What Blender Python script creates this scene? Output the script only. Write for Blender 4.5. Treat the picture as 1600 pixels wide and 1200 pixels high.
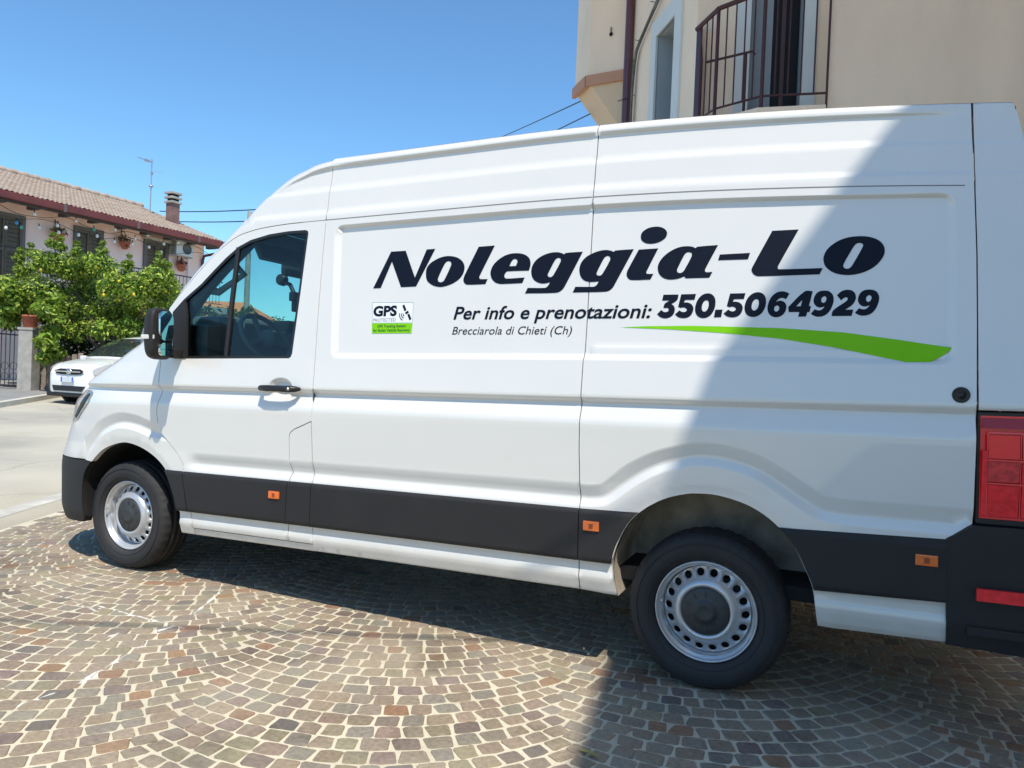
import bpy, bmesh, math, random
import numpy as np
from mathutils import Vector, Matrix
from mathutils.geometry import delaunay_2d_cdt

# ------------------------------------------------------------------ clear
for o in list(bpy.data.objects):
    bpy.data.objects.remove(o, do_unlink=True)
scene = bpy.context.scene
COL = scene.collection

# ------------------------------------------------------------------ camera
CAM = np.array([4.1489, -3.2239, 1.348])
YAW, PITCH, ROLL, FPX = -0.4233, -0.0119, 0.0419, 1145.52
def cam_axes():
    f = np.array([math.sin(YAW)*math.cos(PITCH), math.cos(YAW)*math.cos(PITCH), math.sin(PITCH)])
    r = np.array([math.cos(YAW), -math.sin(YAW), 0.0]); u = np.cross(r, f)
    r2 = r*math.cos(ROLL) + u*math.sin(ROLL); u2 = -r*math.sin(ROLL) + u*math.cos(ROLL)
    return r2, u2, f
CR, CU, CF = cam_axes()
cd = bpy.data.cameras.new('camera'); cam = bpy.data.objects.new('camera', cd); COL.objects.link(cam)
cd.sensor_width = 36.0; cd.lens = FPX*36.0/1600.0; cd.clip_start = 0.05; cd.clip_end = 2000
mw = Matrix(((CR[0], CU[0], -CF[0], CAM[0]), (CR[1], CU[1], -CF[1], CAM[1]), (CR[2], CU[2], -CF[2], CAM[2]), (0, 0, 0, 1)))
cam.matrix_world = mw
scene.camera = cam
scene.render.resolution_x, scene.render.resolution_y = 1024, 768

# ------------------------------------------------------------------ world and sun
SKX, SKY_ = 0.378, 0.44
SUN_DIR = Vector((-SKX, SKY_, -1.0)).normalized()        # direction the light travels
world = bpy.data.worlds.new('World'); scene.world = world; world.use_nodes = True
wn = world.node_tree; wn.nodes.clear()
sky = wn.nodes.new('ShaderNodeTexSky'); sky.sky_type = 'NISHITA'; sky.sun_disc = False
sky.sun_elevation = math.asin(-SUN_DIR.z); sky.sun_rotation = math.atan2(-SUN_DIR.x, -SUN_DIR.y)
sky.altitude = 100; sky.air_density = 1.0; sky.dust_density = 0.3; sky.ozone_density = 2.5
tintn = wn.nodes.new('ShaderNodeMix'); tintn.data_type = 'RGBA'; tintn.blend_type = 'MULTIPLY'; tintn.inputs['Factor'].default_value = 1.0
tintn.inputs['B'].default_value = (.66, .94, 1.07, 1)          # the photograph's deeper, cooler blue over the whole sky
bg = wn.nodes.new('ShaderNodeBackground'); bg.inputs['Strength'].default_value = 0.15
wo = wn.nodes.new('ShaderNodeOutputWorld')
wn.links.new(sky.outputs[0], tintn.inputs['A']); wn.links.new(tintn.outputs['Result'], bg.inputs[0]); wn.links.new(bg.outputs[0], wo.inputs[0])
sl = bpy.data.lights.new('sun', 'SUN'); sl.energy = 3.95; sl.angle = math.radians(0.53); sl.color = (1.0, 0.925, 0.80)
so = bpy.data.objects.new('sun', sl); COL.objects.link(so)
so.rotation_euler = SUN_DIR.to_track_quat('-Z', 'Y').to_euler(); so.location = (8, -8, 20)
scene.view_settings.view_transform = 'Standard'; scene.view_settings.look = 'None'
scene.view_settings.exposure = 0.38; scene.view_settings.gamma = 1.0
scene.view_settings.use_curve_mapping = False

# ------------------------------------------------------------------ material helpers
MATS = {}
def mat(name, col, rough=0.5, metal=0.0, spec=0.5, var=0.0, vscale=6.0, bump=0.0, bscale=60.0, coat=0.0, emit=None, detail=6.0, trans=0.0, streak=None):
    if name in MATS: return MATS[name]
    m = bpy.data.materials.new(name); m.use_nodes = True; nt = m.node_tree
    b = nt.nodes['Principled BSDF']
    b.inputs['Base Color'].default_value = (*col, 1); b.inputs['Roughness'].default_value = rough
    b.inputs['Metallic'].default_value = metal; b.inputs['Specular IOR Level'].default_value = spec
    b.inputs['Coat Weight'].default_value = coat; b.inputs['Coat Roughness'].default_value = 0.05
    b.inputs['Transmission Weight'].default_value = trans
    if emit:
        b.inputs['Emission Color'].default_value = (*emit[0], 1); b.inputs['Emission Strength'].default_value = emit[1]
    tc = nt.nodes.new('ShaderNodeTexCoord')
    if var > 0:
        n = nt.nodes.new('ShaderNodeTexNoise'); n.inputs['Scale'].default_value = vscale; n.inputs['Detail'].default_value = detail
        r = nt.nodes.new('ShaderNodeValToRGB')
        lo = tuple(max(0, c*(1-var)) for c in col); hi = tuple(min(1, c*(1+var)) for c in col)
        r.color_ramp.elements[0].position = 0.3; r.color_ramp.elements[0].color = (*lo, 1)
        r.color_ramp.elements[1].position = 0.7; r.color_ramp.elements[1].color = (*hi, 1)
        if streak:
            mp = nt.nodes.new('ShaderNodeMapping'); mp.inputs['Scale'].default_value = streak
            nt.links.new(tc.outputs['Object'], mp.inputs[0]); nt.links.new(mp.outputs[0], n.inputs['Vector'])
        else:
            nt.links.new(tc.outputs['Object'], n.inputs['Vector'])
        nt.links.new(n.outputs['Fac'], r.inputs[0]); nt.links.new(r.outputs[0], b.inputs['Base Color'])
    if bump > 0:
        n2 = nt.nodes.new('ShaderNodeTexNoise'); n2.inputs['Scale'].default_value = bscale; n2.inputs['Detail'].default_value = 4
        bp = nt.nodes.new('ShaderNodeBump'); bp.inputs['Strength'].default_value = bump; bp.inputs['Distance'].default_value = 0.01
        nt.links.new(tc.outputs['Object'], n2.inputs['Vector']); nt.links.new(n2.outputs['Fac'], bp.inputs['Height'])
        nt.links.new(bp.outputs[0], b.inputs['Normal'])
    MATS[name] = m
    return m

def glass(name, tint, refl=1.45, rough=0.0):
    """thin pane: tinted see-through with a fresnel reflection"""
    m = bpy.data.materials.new(name); m.use_nodes = True; nt = m.node_tree; nt.nodes.clear()
    out = nt.nodes.new('ShaderNodeOutputMaterial'); mix = nt.nodes.new('ShaderNodeMixShader')
    t = nt.nodes.new('ShaderNodeBsdfTransparent'); t.inputs[0].default_value = (*tint, 1)
    g = nt.nodes.new('ShaderNodeBsdfGlossy'); g.inputs['Roughness'].default_value = rough
    f = nt.nodes.new('ShaderNodeFresnel'); f.inputs['IOR'].default_value = refl
    nt.links.new(f.outputs[0], mix.inputs[0]); nt.links.new(t.outputs[0], mix.inputs[1]); nt.links.new(g.outputs[0], mix.inputs[2])
    nt.links.new(mix.outputs[0], out.inputs[0])
    MATS[name] = m
    return m

# ------------------------------------------------------------------ object helpers
def link(name, me, parent=None):
    o = bpy.data.objects.new(name, me); COL.objects.link(o)
    if parent is not None: o.parent = parent
    return o

def make(name, verts, faces, m, parent=None, smooth=False, normals=None):
    me = bpy.data.meshes.new(name)
    me.from_pydata([tuple(map(float, v)) for v in verts], [], [tuple(int(i) for i in f) for f in faces])
    if m is not None:
        for mm in (m if isinstance(m, (list, tuple)) else [m]): me.materials.append(mm)
    if smooth or normals is not None:
        me.polygons.foreach_set('use_smooth', [True]*len(me.polygons))
    me.update()
    if normals is not None:
        me.normals_split_custom_set_from_vertices([tuple(map(float, n)) for n in normals])
    return link(name, me, parent)

def tag(o, label=None, cat=None, group=None, kind=None):
    if label: o['label'] = label
    if cat: o['category'] = cat
    if group: o['group'] = group
    if kind: o['kind'] = kind
    return o

def empty(name, loc=(0, 0, 0), rz=0.0):
    o = bpy.data.objects.new(name, None); COL.objects.link(o); o.location = loc; o.rotation_euler = (0, 0, rz)
    o.empty_display_size = 0.2
    return o

class MB:
    """collects simple solids into one mesh"""
    def __init__(self): self.v = []; self.f = []; self.sm = []
    def add(self, vs, fs, smooth=False):
        n = len(self.v); self.v += [tuple(map(float, v)) for v in vs]; self.f += [tuple(i+n for i in f) for f in fs]
        self.sm += [smooth]*len(fs); return self
    def box(self, c, s, rz=0.0, bev=0.0, R=None):
        hx, hy, hz = s[0]/2, s[1]/2, s[2]/2
        if bev > 0:
            bm = bmesh.new(); bmesh.ops.create_cube(bm, size=1.0)
            for v in bm.verts: v.co = Vector((v.co.x*s[0], v.co.y*s[1], v.co.z*s[2]))
            bmesh.ops.bevel(bm, geom=list(bm.edges), offset=min(bev, min(s)*0.45), segments=2, affect='EDGES', profile=0.7)
            bm.verts.index_update(); vs = [v.co.copy() for v in bm.verts]; fs = [tuple(v.index for v in f.verts) for f in bm.faces]; bm.free()
        else:
            vs = [Vector((x, y, z)) for x in (-hx, hx) for y in (-hy, hy) for z in (-hz, hz)]
            fs = [(0, 1, 3, 2), (4, 6, 7, 5), (0, 4, 5, 1), (2, 3, 7, 6), (0, 2, 6, 4), (1, 5, 7, 3)]
        M_ = Matrix.Rotation(rz, 3, 'Z') if R is None else R
        return self.add([M_ @ Vector(v) + Vector(c) for v in vs], fs)
    def tube(self, pts, r, n=8, cap=True, smooth=True):
        pts = [Vector(p) for p in pts]; rr = r if isinstance(r, (list, tuple)) else [r]*len(pts)
        vs = []; fs = []; prev = None
        for i, p in enumerate(pts):
            if i == 0: d = pts[1]-pts[0]
            elif i == len(pts)-1: d = pts[-1]-pts[-2]
            else: d = (pts[i+1]-pts[i]).normalized() + (pts[i]-pts[i-1]).normalized()
            d = d.normalized() if d.length > 1e-9 else Vector((0, 0, 1))
            if prev is None:
                a = d.orthogonal().normalized()
            else:
                a = prev - d*prev.dot(d); a = a.normalized() if a.length > 1e-6 else d.orthogonal().normalized()
            prev = a; b = d.cross(a)
            for k in range(n):
                t = 2*math.pi*k/n; vs.append(p + (a*math.cos(t)+b*math.sin(t))*rr[i])
        for i in range(len(pts)-1):
            for k in range(n):
                k2 = (k+1) % n; fs.append((i*n+k, i*n+k2, (i+1)*n+k2, (i+1)*n+k))
        self.add(vs, fs, smooth)
        if cap:
            self.add(vs[:n], [tuple(range(n-1, -1, -1))]); self.add(vs[-n:], [tuple(range(n))])
        return self
    def lathe(self, prof, n=48, axis='Y', c=(0, 0, 0), smooth=True):
        """prof: list of (r, h)"""
        vs = []; fs = []; c = Vector(c)
        for r, h in prof:
            for k in range(n):
                t = 2*math.pi*k/n; a, b = r*math.cos(t), r*math.sin(t)
                vs.append(c + (Vector((a, h, b)) if axis == 'Y' else Vector((a, b, h))))
        for i in range(len(prof)-1):
            for k in range(n):
                k2 = (k+1) % n
                q = (i*n+k, (i+1)*n+k, (i+1)*n+k2, i*n+k2)
                fs.append(q if axis == 'Y' else q[::-1])
        return self.add(vs, fs, smooth)
    def prism(self, poly, axis, h0, h1):
        """poly 2-D; axis index is the extrude direction"""
        def P(p, h):
            q = [0, 0, 0]; o = [i for i in range(3) if i != axis]; q[o[0]], q[o[1]], q[axis] = p[0], p[1], h; return q
        n = len(poly); vs = [P(p, h0) for p in poly]+[P(p, h1) for p in poly]
        fs = [tuple(range(n)), tuple(range(2*n-1, n-1, -1))]+[(i, (i+1) % n+0, n+(i+1) % n, n+i) for i in range(n)]
        return self.add(vs, fs)
    def quad(self, a, b, c, d): return self.add([a, b, c, d], [(0, 1, 2, 3)])
    def build(self, name, m, parent=None, fix=True, loc=None):
        me = bpy.data.meshes.new(name); me.from_pydata(self.v, [], self.f)
        for mm in (m if isinstance(m, (list, tuple)) else [m]): me.materials.append(mm)
        me.polygons.foreach_set('use_smooth', self.sm)
        if fix:
            bm = bmesh.new(); bm.from_mesh(me); bmesh.ops.recalc_face_normals(bm, faces=list(bm.faces)); bm.to_mesh(me); bm.free()
        me.update(); o = link(name, me, parent)
        if loc is not None: o.location = loc
        return o

def copy_tree(o, parent=None):
    c = o.copy(); COL.objects.link(c)
    if parent is not None: c.parent = parent
    for ch in list(o.children): copy_tree(ch, c)
    return c

def project(p):
    q = np.asarray(p, float) - CAM
    d = q @ CF
    return 800 + FPX*(q @ CR)/d, 600 - FPX*(q @ CU)/d, d

rnd = random.Random(7)
npr = np.random.default_rng(11)
def sstep(a, b, x):
    t = np.clip((np.asarray(x, float)-a)/(b-a), 0, 1); return t*t*(3-2*t)

# ================================================================== GROUND
EV = np.array([math.cos(math.radians(26.1)), math.sin(math.radians(26.1))]); AV = np.array([-EV[1], EV[0]])
def ea(e, a): return EV*e + AV*a
E_EDGE = -1.38                      # edge between cobbles and asphalt (along AV)
def rise(x, y):
    r = np.hypot(x, y); t = np.clip(r-3.0, 0, None)
    return 0.026*np.where(t < 4, t*t/8, t-2)*sstep(0.5, -4.0, np.asarray(x, float))

def stone_mat():
    m = bpy.data.materials.new('porphyry cobble'); m.use_nodes = True; nt = m.node_tree; b = nt.nodes['Principled BSDF']
    L = nt.links.new
    at = nt.nodes.new('ShaderNodeAttribute'); at.attribute_name = 'tint'
    geo = nt.nodes.new('ShaderNodeNewGeometry')
    n1 = nt.nodes.new('ShaderNodeTexNoise'); n1.inputs['Scale'].default_value = 55; n1.inputs['Detail'].default_value = 8
    n2 = nt.nodes.new('ShaderNodeTexNoise'); n2.inputs['Scale'].default_value = 1.3; n2.inputs['Detail'].default_value = 4
    n3 = nt.nodes.new('ShaderNodeTexNoise'); n3.inputs['Scale'].default_value = 260; n3.inputs['Detail'].default_value = 3
    for n in (n1, n2, n3): L(geo.outputs['Position'], n.inputs['Vector'])
    mx = nt.nodes.new('ShaderNodeMix'); mx.data_type = 'RGBA'; mx.blend_type = 'MULTIPLY'; mx.inputs['Factor'].default_value = 1
    r1 = nt.nodes.new('ShaderNodeValToRGB'); r1.color_ramp.elements[0].position = .28; r1.color_ramp.elements[0].color = (.74, .74, .76, 1)
    r1.color_ramp.elements[1].position = .72; r1.color_ramp.elements[1].color = (1.2, 1.18, 1.12, 1)
    L(n1.outputs['Fac'], r1.inputs[0]); L(at.outputs['Color'], mx.inputs['A']); L(r1.outputs[0], mx.inputs['B'])
    # dust lying on the stones
    r2 = nt.nodes.new('ShaderNodeValToRGB'); r2.color_ramp.elements[0].position = .42; r2.color_ramp.elements[0].color = (0, 0, 0, 1)
    r2.color_ramp.elements[1].position = .72; r2.color_ramp.elements[1].color = (.30, .30, .30, 1)
    L(n2.outputs['Fac'], r2.inputs[0])
    dm = nt.nodes.new('ShaderNodeMix'); dm.data_type = 'RGBA'; L(r2.outputs[0], dm.inputs['Factor']); L(mx.outputs['Result'], dm.inputs['A'])
    dm.inputs['B'].default_value = (.56, .50, .39, 1)
    pm, pf = paint_mask(nt, geo)
    sn = nt.nodes.new('ShaderNodeTexNoise'); sn.inputs['Scale'].default_value = 1.9; sn.inputs['Detail'].default_value = 7; sn.inputs['Roughness'].default_value = .62; L(geo.outputs['Position'], sn.inputs['Vector'])
    sr = nt.nodes.new('ShaderNodeValToRGB'); sr.color_ramp.elements[0].position = .30; sr.color_ramp.elements[0].color = (.52, .51, .50, 1); sr.color_ramp.elements[1].position = .47; sr.color_ramp.elements[1].color = (1, 1, 1, 1); L(sn.outputs['Fac'], sr.inputs[0])
    sm = nt.nodes.new('ShaderNodeMix'); sm.data_type = 'RGBA'; sm.blend_type = 'MULTIPLY'; sm.inputs['Factor'].default_value = 1; L(dm.outputs['Result'], sm.inputs['A']); L(sr.outputs[0], sm.inputs['B']); dm = sm
    fin = nt.nodes.new('ShaderNodeMix'); fin.data_type = 'RGBA'; L(pf, fin.inputs['Factor']); L(dm.outputs['Result'], fin.inputs['A'])
    fin.inputs['B'].default_value = (.74, .72, .66, 1)
    L(fin.outputs['Result'], b.inputs['Base Color'])
    b.inputs['Roughness'].default_value = .82; b.inputs['Specular IOR Level'].default_value = .3
    ad = nt.nodes.new('ShaderNodeMath'); ad.operation = 'ADD'; L(n1.outputs['Fac'], ad.inputs[0]); L(n3.outputs['Fac'], ad.inputs[1])
    bp = nt.nodes.new('ShaderNodeBump'); bp.inputs['Strength'].default_value = .85; bp.inputs['Distance'].default_value = .005
    L(ad.outputs[0], bp.inputs['Height']); L(bp.outputs[0], b.inputs['Normal'])
    return m

def paint_mask(nt, geo, thr=1.98):
    """worn white parking lines painted across the stones: distance to two ground lines, broken up by noise"""
    L = nt.links.new
    def M_(op, *ins):
        n = nt.nodes.new('ShaderNodeMath'); n.operation = op
        for i, v in enumerate(ins):
            if isinstance(v, (int, float)): n.inputs[i].default_value = v
            else: L(v, n.inputs[i])
        return n.outputs[0]
    sx = nt.nodes.new('ShaderNodeSeparateXYZ'); L(geo.outputs['Position'], sx.inputs[0])
    nz = nt.nodes.new('ShaderNodeTexNoise'); nz.inputs['Scale'].default_value = 14; nz.inputs['Detail'].default_value = 6; L(geo.outputs['Position'], nz.inputs['Vector'])
    nb = nt.nodes.new('ShaderNodeTexNoise'); nb.inputs['Scale'].default_value = 3.1; nb.inputs['Detail'].default_value = 3; L(geo.outputs['Position'], nb.inputs['Vector'])
    tot = None
    for (x0, y0), (x1, y1), w in PAINT:
        ln = math.hypot(x1-x0, y1-y0); dx, dy = (x1-x0)/ln, (y1-y0)/ln
        px = M_('SUBTRACT', sx.outputs[0], x0); py = M_('SUBTRACT', sx.outputs[1], y0)
        u = M_('ADD', M_('MULTIPLY', px, dx), M_('MULTIPLY', py, dy))
        d = M_('ABSOLUTE', M_('SUBTRACT', M_('MULTIPLY', px, dy), M_('MULTIPLY', py, dx)))
        uc = M_('MAXIMUM', M_('MULTIPLY', u, -1.0), M_('SUBTRACT', u, ln))
        dd = M_('MAXIMUM', d, M_('ADD', uc, w))
        f = M_('SUBTRACT', 1.0, M_('DIVIDE', dd, w))
        tot = f if tot is None else M_('MAXIMUM', tot, f)
    k = M_('ADD', M_('MULTIPLY', tot, 1.1), M_('ADD', nz.outputs['Fac'], nb.outputs['Fac']))
    k = M_('MULTIPLY', M_('SUBTRACT', k, thr), 6.0)
    on = M_('GREATER_THAN', tot, 0.0)
    k = M_('MULTIPLY', k, on)
    cl = nt.nodes.new('ShaderNodeClamp'); L(k, cl.inputs[0])
    return tot, cl.outputs[0]
PAINT = [((1.16, -0.69), (1.34, -1.23), .05), ((1.34, -1.25), (1.30, -1.48), .05), ((0.82, 0.10), (1.09, -0.44), .05), ((1.11, -0.48), (1.09, -0.65), .05), ((-1.16, -0.02), (-1.13, 0.16), .05), ((-1.28, 0.30), (-1.46, 0.84), .05), ((-0.24, -0.42), (0.65, -0.58), .05), ((0.16, -0.50), (1.22, -0.52), .05), ((0.95, -0.68), (0.97, -0.82), .05)]

def sand_mat():
    m = bpy.data.materials.new('joint sand'); m.use_nodes = True; nt = m.node_tree; b = nt.nodes['Principled BSDF']; L = nt.links.new
    geo = nt.nodes.new('ShaderNodeNewGeometry')
    n1 = nt.nodes.new('ShaderNodeTexNoise'); n1.inputs['Scale'].default_value = 180; n1.inputs['Detail'].default_value = 6; L(geo.outputs['Position'], n1.inputs['Vector'])
    n2 = nt.nodes.new('ShaderNodeTexNoise'); n2.inputs['Scale'].default_value = 2.2; n2.inputs['Detail'].default_value = 5; L(geo.outputs['Position'], n2.inputs['Vector'])
    r1 = nt.nodes.new('ShaderNodeValToRGB'); e = r1.color_ramp.elements
    e[0].position = .3; e[0].color = (.47, .425, .315, 1); e[1].position = .7; e[1].color = (.70, .64, .495, 1)
    mx = nt.nodes.new('ShaderNodeMath'); mx.operation = 'ADD'; mx.use_clamp = True
    h = nt.nodes.new('ShaderNodeMath'); h.operation = 'MULTIPLY'; h.inputs[1].default_value = .5
    h2 = nt.nodes.new('ShaderNodeMath'); h2.operation = 'MULTIPLY'; h2.inputs[1].default_value = .55
    L(n1.outputs['Fac'], h.inputs[0]); L(n2.outputs['Fac'], h2.inputs[0]); L(h.outputs[0], mx.inputs[0]); L(h2.outputs[0], mx.inputs[1]); L(mx.outputs[0], r1.inputs[0])
    _, pf = paint_mask(nt, geo, 1.74)
    fin = nt.nodes.new('ShaderNodeMix'); fin.data_type = 'RGBA'; L(pf, fin.inputs['Factor']); L(r1.outputs[0], fin.inputs['A']); fin.inputs['B'].default_value = (.76, .74, .68, 1)
    L(fin.outputs['Result'], b.inputs['Base Color']); b.inputs['Roughness'].default_value = .95; b.inputs['Specular IOR Level'].default_value = .1
    bp = nt.nodes.new('ShaderNodeBump'); bp.inputs['Strength'].default_value = .8; bp.inputs['Distance'].default_value = .005
    L(n1.outputs['Fac'], bp.inputs['Height']); L(bp.outputs[0], b.inputs['Normal'])
    return m

def asphalt_mat():
    m = bpy.data.materials.new('worn asphalt'); m.use_nodes = True; nt = m.node_tree; b = nt.nodes['Principled BSDF']; L = nt.links.new
    geo = nt.nodes.new('ShaderNodeNewGeometry')
    n1 = nt.nodes.new('ShaderNodeTexNoise'); n1.inputs['Scale'].default_value = 90; n1.inputs['Detail'].default_value = 5; L(geo.outputs['Position'], n1.inputs['Vector'])
    n2 = nt.nodes.new('ShaderNodeTexNoise'); n2.inputs['Scale'].default_value = .8; n2.inputs['Detail'].default_value = 7; L(geo.outputs['Position'], n2.inputs['Vector'])
    ad = nt.nodes.new('ShaderNodeMath'); ad.operation = 'ADD'; L(n1.outputs['Fac'], ad.inputs[0]); L(n2.outputs['Fac'], ad.inputs[1])
    r1 = nt.nodes.new('ShaderNodeValToRGB'); e = r1.color_ramp.elements
    e[0].position = .7; e[0].color = (.31, .295, .25, 1); e[1].position = 1.25; e[1].color = (.47, .445, .375, 1)
    sc = nt.nodes.new('ShaderNodeMath'); sc.operation = 'MULTIPLY'; sc.inputs[1].default_value = 1.0
    L(ad.outputs[0], sc.inputs[0]); L(sc.outputs[0], r1.inputs[0])
    vo = nt.nodes.new('ShaderNodeTexVoronoi'); vo.feature = 'DISTANCE_TO_EDGE'; vo.inputs['Scale'].default_value = .55
    wp = nt.nodes.new('ShaderNodeMix'); wp.data_type = 'RGBA'; wp.inputs['Factor'].default_value = .22
    n4 = nt.nodes.new('ShaderNodeTexNoise'); n4.inputs['Scale'].default_value = 2.5; n4.inputs['Detail'].default_value = 6; L(geo.outputs['Position'], n4.inputs['Vector'])
    L(geo.outputs['Position'], wp.inputs['A']); L(n4.outputs['Color'], wp.inputs['B']); L(wp.outputs['Result'], vo.inputs['Vector'])
    cr = nt.nodes.new('ShaderNodeValToRGB'); cr.color_ramp.elements[0].position = .0; cr.color_ramp.elements[0].color = (.80, .79, .77, 1); cr.color_ramp.elements[1].position = .012; cr.color_ramp.elements[1].color = (1, 1, 1, 1)
    L(vo.outputs['Distance'], cr.inputs[0])
    n5 = nt.nodes.new('ShaderNodeTexNoise'); n5.inputs['Scale'].default_value = .35; n5.inputs['Detail'].default_value = 2; L(geo.outputs['Position'], n5.inputs['Vector'])
    pr = nt.nodes.new('ShaderNodeValToRGB'); pr.color_ramp.elements[0].position = .42; pr.color_ramp.elements[0].color = (.80, .80, .81, 1); pr.color_ramp.elements[1].position = .58; pr.color_ramp.elements[1].color = (1.04, 1.03, 1.0, 1); L(n5.outputs['Fac'], pr.inputs[0])
    m1 = nt.nodes.new('ShaderNodeMix'); m1.data_type = 'RGBA'; m1.blend_type = 'MULTIPLY'; m1.inputs['Factor'].default_value = 1; L(r1.outputs[0], m1.inputs['A']); L(cr.outputs[0], m1.inputs['B'])
    m2 = nt.nodes.new('ShaderNodeMix'); m2.data_type = 'RGBA'; m2.blend_type = 'MULTIPLY'; m2.inputs['Factor'].default_value = 1; L(m1.outputs['Result'], m2.inputs['A']); L(pr.outputs[0], m2.inputs['B'])
    L(m2.outputs['Result'], b.inputs['Base Color'])
    e[0].position = .35*1.6; e[1].position = 1.0
    b.inputs['Roughness'].default_value = .9; b.inputs['Specular IOR Level'].default_value = .2
    bp = nt.nodes.new('ShaderNodeBump'); bp.inputs['Strength'].default_value = .4; bp.inputs['Distance'].default_value = .006
    L(n1.outputs['Fac'], bp.inputs['Height']); L(bp.outputs[0], b.inputs['Normal'])
    return m

STONE, SAND, ASPH = stone_mat(), sand_mat(), asphalt_mat()

# one asphalt sheet to the horizon, sunk where the cobbles lie
es = np.concatenate([np.array([-900, -400, -200, -120, -80, -60, -45]), np.arange(-36, -2, 1.5), [E_EDGE-.005, E_EDGE, 2, 6, 12, 16, 30, 60, 120, 300, 900]])
as_ = np.concatenate([np.array([-900, -300, -100, -40, -20, -10, -6, -3]), np.arange(-1, 40, 1.5), [45, 60, 90, 140, 250, 500, 900]])
vs = []; fs = []
for a in as_:
    for e in es:
        x, y = ea(e, a); z = -0.004 + float(rise(x, y)) if abs(e) < 100 and abs(a) < 150 else -0.004 + min(2.5, float(rise(x, y)))
        if e >= E_EDGE-1e-6 and e <= 12.1 and -20.1 <= a <= 40: z -= 0.05
        vs.append((x, y, z))
n = len(es)
for j in range(len(as_)-1):
    for i in range(n-1): fs.append((j*n+i, j*n+i+1, (j+1)*n+i+1, (j+1)*n+i))
road = make('road', vs, fs, ASPH, smooth=True); tag(road, 'pale worn asphalt road running past the white van', 'road', kind='structure')

# sand bed of the cobbles
vs = []; fs = []; e2 = np.linspace(E_EDGE, 12, 28); a2 = np.linspace(-18, 30, 49)
for a in a2:
    for e in e2:
        x, y = ea(e, a); vs.append((x, y, -.0030+.0006*math.sin(7*x+3*y)+float(rise(x, y))))
n = len(e2)
for j in range(len(a2)-1):
    for i in range(n-1): fs.append((j*n+i, j*n+i+1, (j+1)*n+i+1, (j+1)*n+i))
pave = make('cobbled_pavement', vs, fs, SAND, smooth=True)
tag(pave, 'cobbled forecourt of small stones laid in sandy arcs under the van', 'pavement', kind='structure')

# flush pale concrete edging between asphalt and cobbles
vs = []; fs = []; aa = np.linspace(-12, 30, 85)
for i, a in enumerate(aa):
    for e, dz in ((E_EDGE-.50, .0025), (E_EDGE-.30, .0030)):
        x, y = ea(e+.012*math.sin(a*5)+.008*math.sin(a*13), a); vs.append((x, y, -.004+dz+float(rise(x, y))))
for i in range(len(aa)-1): fs.append((2*i, 2*i+1, 2*i+3, 2*i+2))
st = make('edging_strip', vs, fs, mat('pale concrete edging', (.50, .475, .41), rough=.9, var=.22, vscale=3.5, bump=.4, bscale=50)); tag(st, 'pale concrete edging strip between asphalt and cobbles', 'edging', kind='structure')
# cobbles: segmental arcs
PAL = [((.46, .405, .315), 6), ((.49, .43, .335), 6), ((.42, .38, .31), 5), ((.40, .395, .34), 4), ((.44, .37, .30), 3), ((.32, .28, .255), 1.6), ((.37, .315, .285), 2.2), ((.46, .31, .21), 1.3), ((.24, .23, .225), .7), ((.47, .32, .19), .5), ((.45, .43, .31), 2.4)]
PW = np.cumsum([w for _, w in PAL]); PW = PW/PW[-1]
def tint():
    k = int(np.searchsorted(PW, rnd.random())); c = np.array(PAL[k][0])*np.array([.65, .59, .555]); return tuple(np.clip(c*(1+rnd.uniform(-.12, .10)) + np.array([rnd.uniform(-.006, .006) for _ in range(3)]), .05, .62))
def stone(cx, cy, ang, w, d, seed):
    """irregular hewn cobble, top outline of 10 points, slightly domed"""
    r = random.Random(seed); hw, hd = w/2, d/2
    base = [(-hw, -hd*.78), (-hw, hd*.78), (-hw*.84, hd), (0, hd), (hw*.84, hd), (hw, hd*.78), (hw, -hd*.78), (hw*.84, -hd), (0, -hd), (-hw*.84, -hd)]
    sk = r.uniform(-.09, .09); tp = r.uniform(-.10, .10); cs_ = [r.uniform(.76, 1.05) for _ in range(4)]; ci_ = [0, 1, 1, -1, 2, 2, 3, 3, -1, 0]
    top = []
    for q_, (x, y) in enumerate(base):
        if ci_[q_] >= 0: x *= .5+.5*cs_[ci_[q_]]; y *= .5+.5*cs_[ci_[q_]]
        x2 = x*(1+tp*y/hd) + sk*y + r.uniform(-.0045, .0045); y2 = y + r.uniform(-.003, .003); top.append((x2, y2))
    ca, sa = math.cos(ang), math.sin(ang); tz = r.uniform(-.0010, .0020); tx, ty = r.uniform(-.022, .022), r.uniform(-.022, .022)
    def P(x, y, z): return (cx+ca*x-sa*y, cy+sa*x+ca*y, z+tz+tx*x+ty*y+float(rise(cx, cy)))
    v = [P(x, y, -.03) for x, y in top] + [P(x, y, -.0026) for x, y in top] + [P(x*.955, y*.955, -.0002) for x, y in top] + [P(x*.5, y*.5, .0005) for x, y in top]
    f = []
    for k in range(10):
        k2 = (k+1) % 10
        for l in range(3): f.append((l*10+k2, l*10+k, (l+1)*10+k, (l+1)*10+k2))
    f.append(tuple(range(39, 29, -1)))
    return v, f
FAN, RAD, PITCHR = 1.48, 1.21, .0905
HALF = math.asin(FAN/2/RAD)
stones = []
def vis(x, y):
    p = np.array([x, y, 0.0]); px, py, d = project(p)
    return px, py, d
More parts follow.
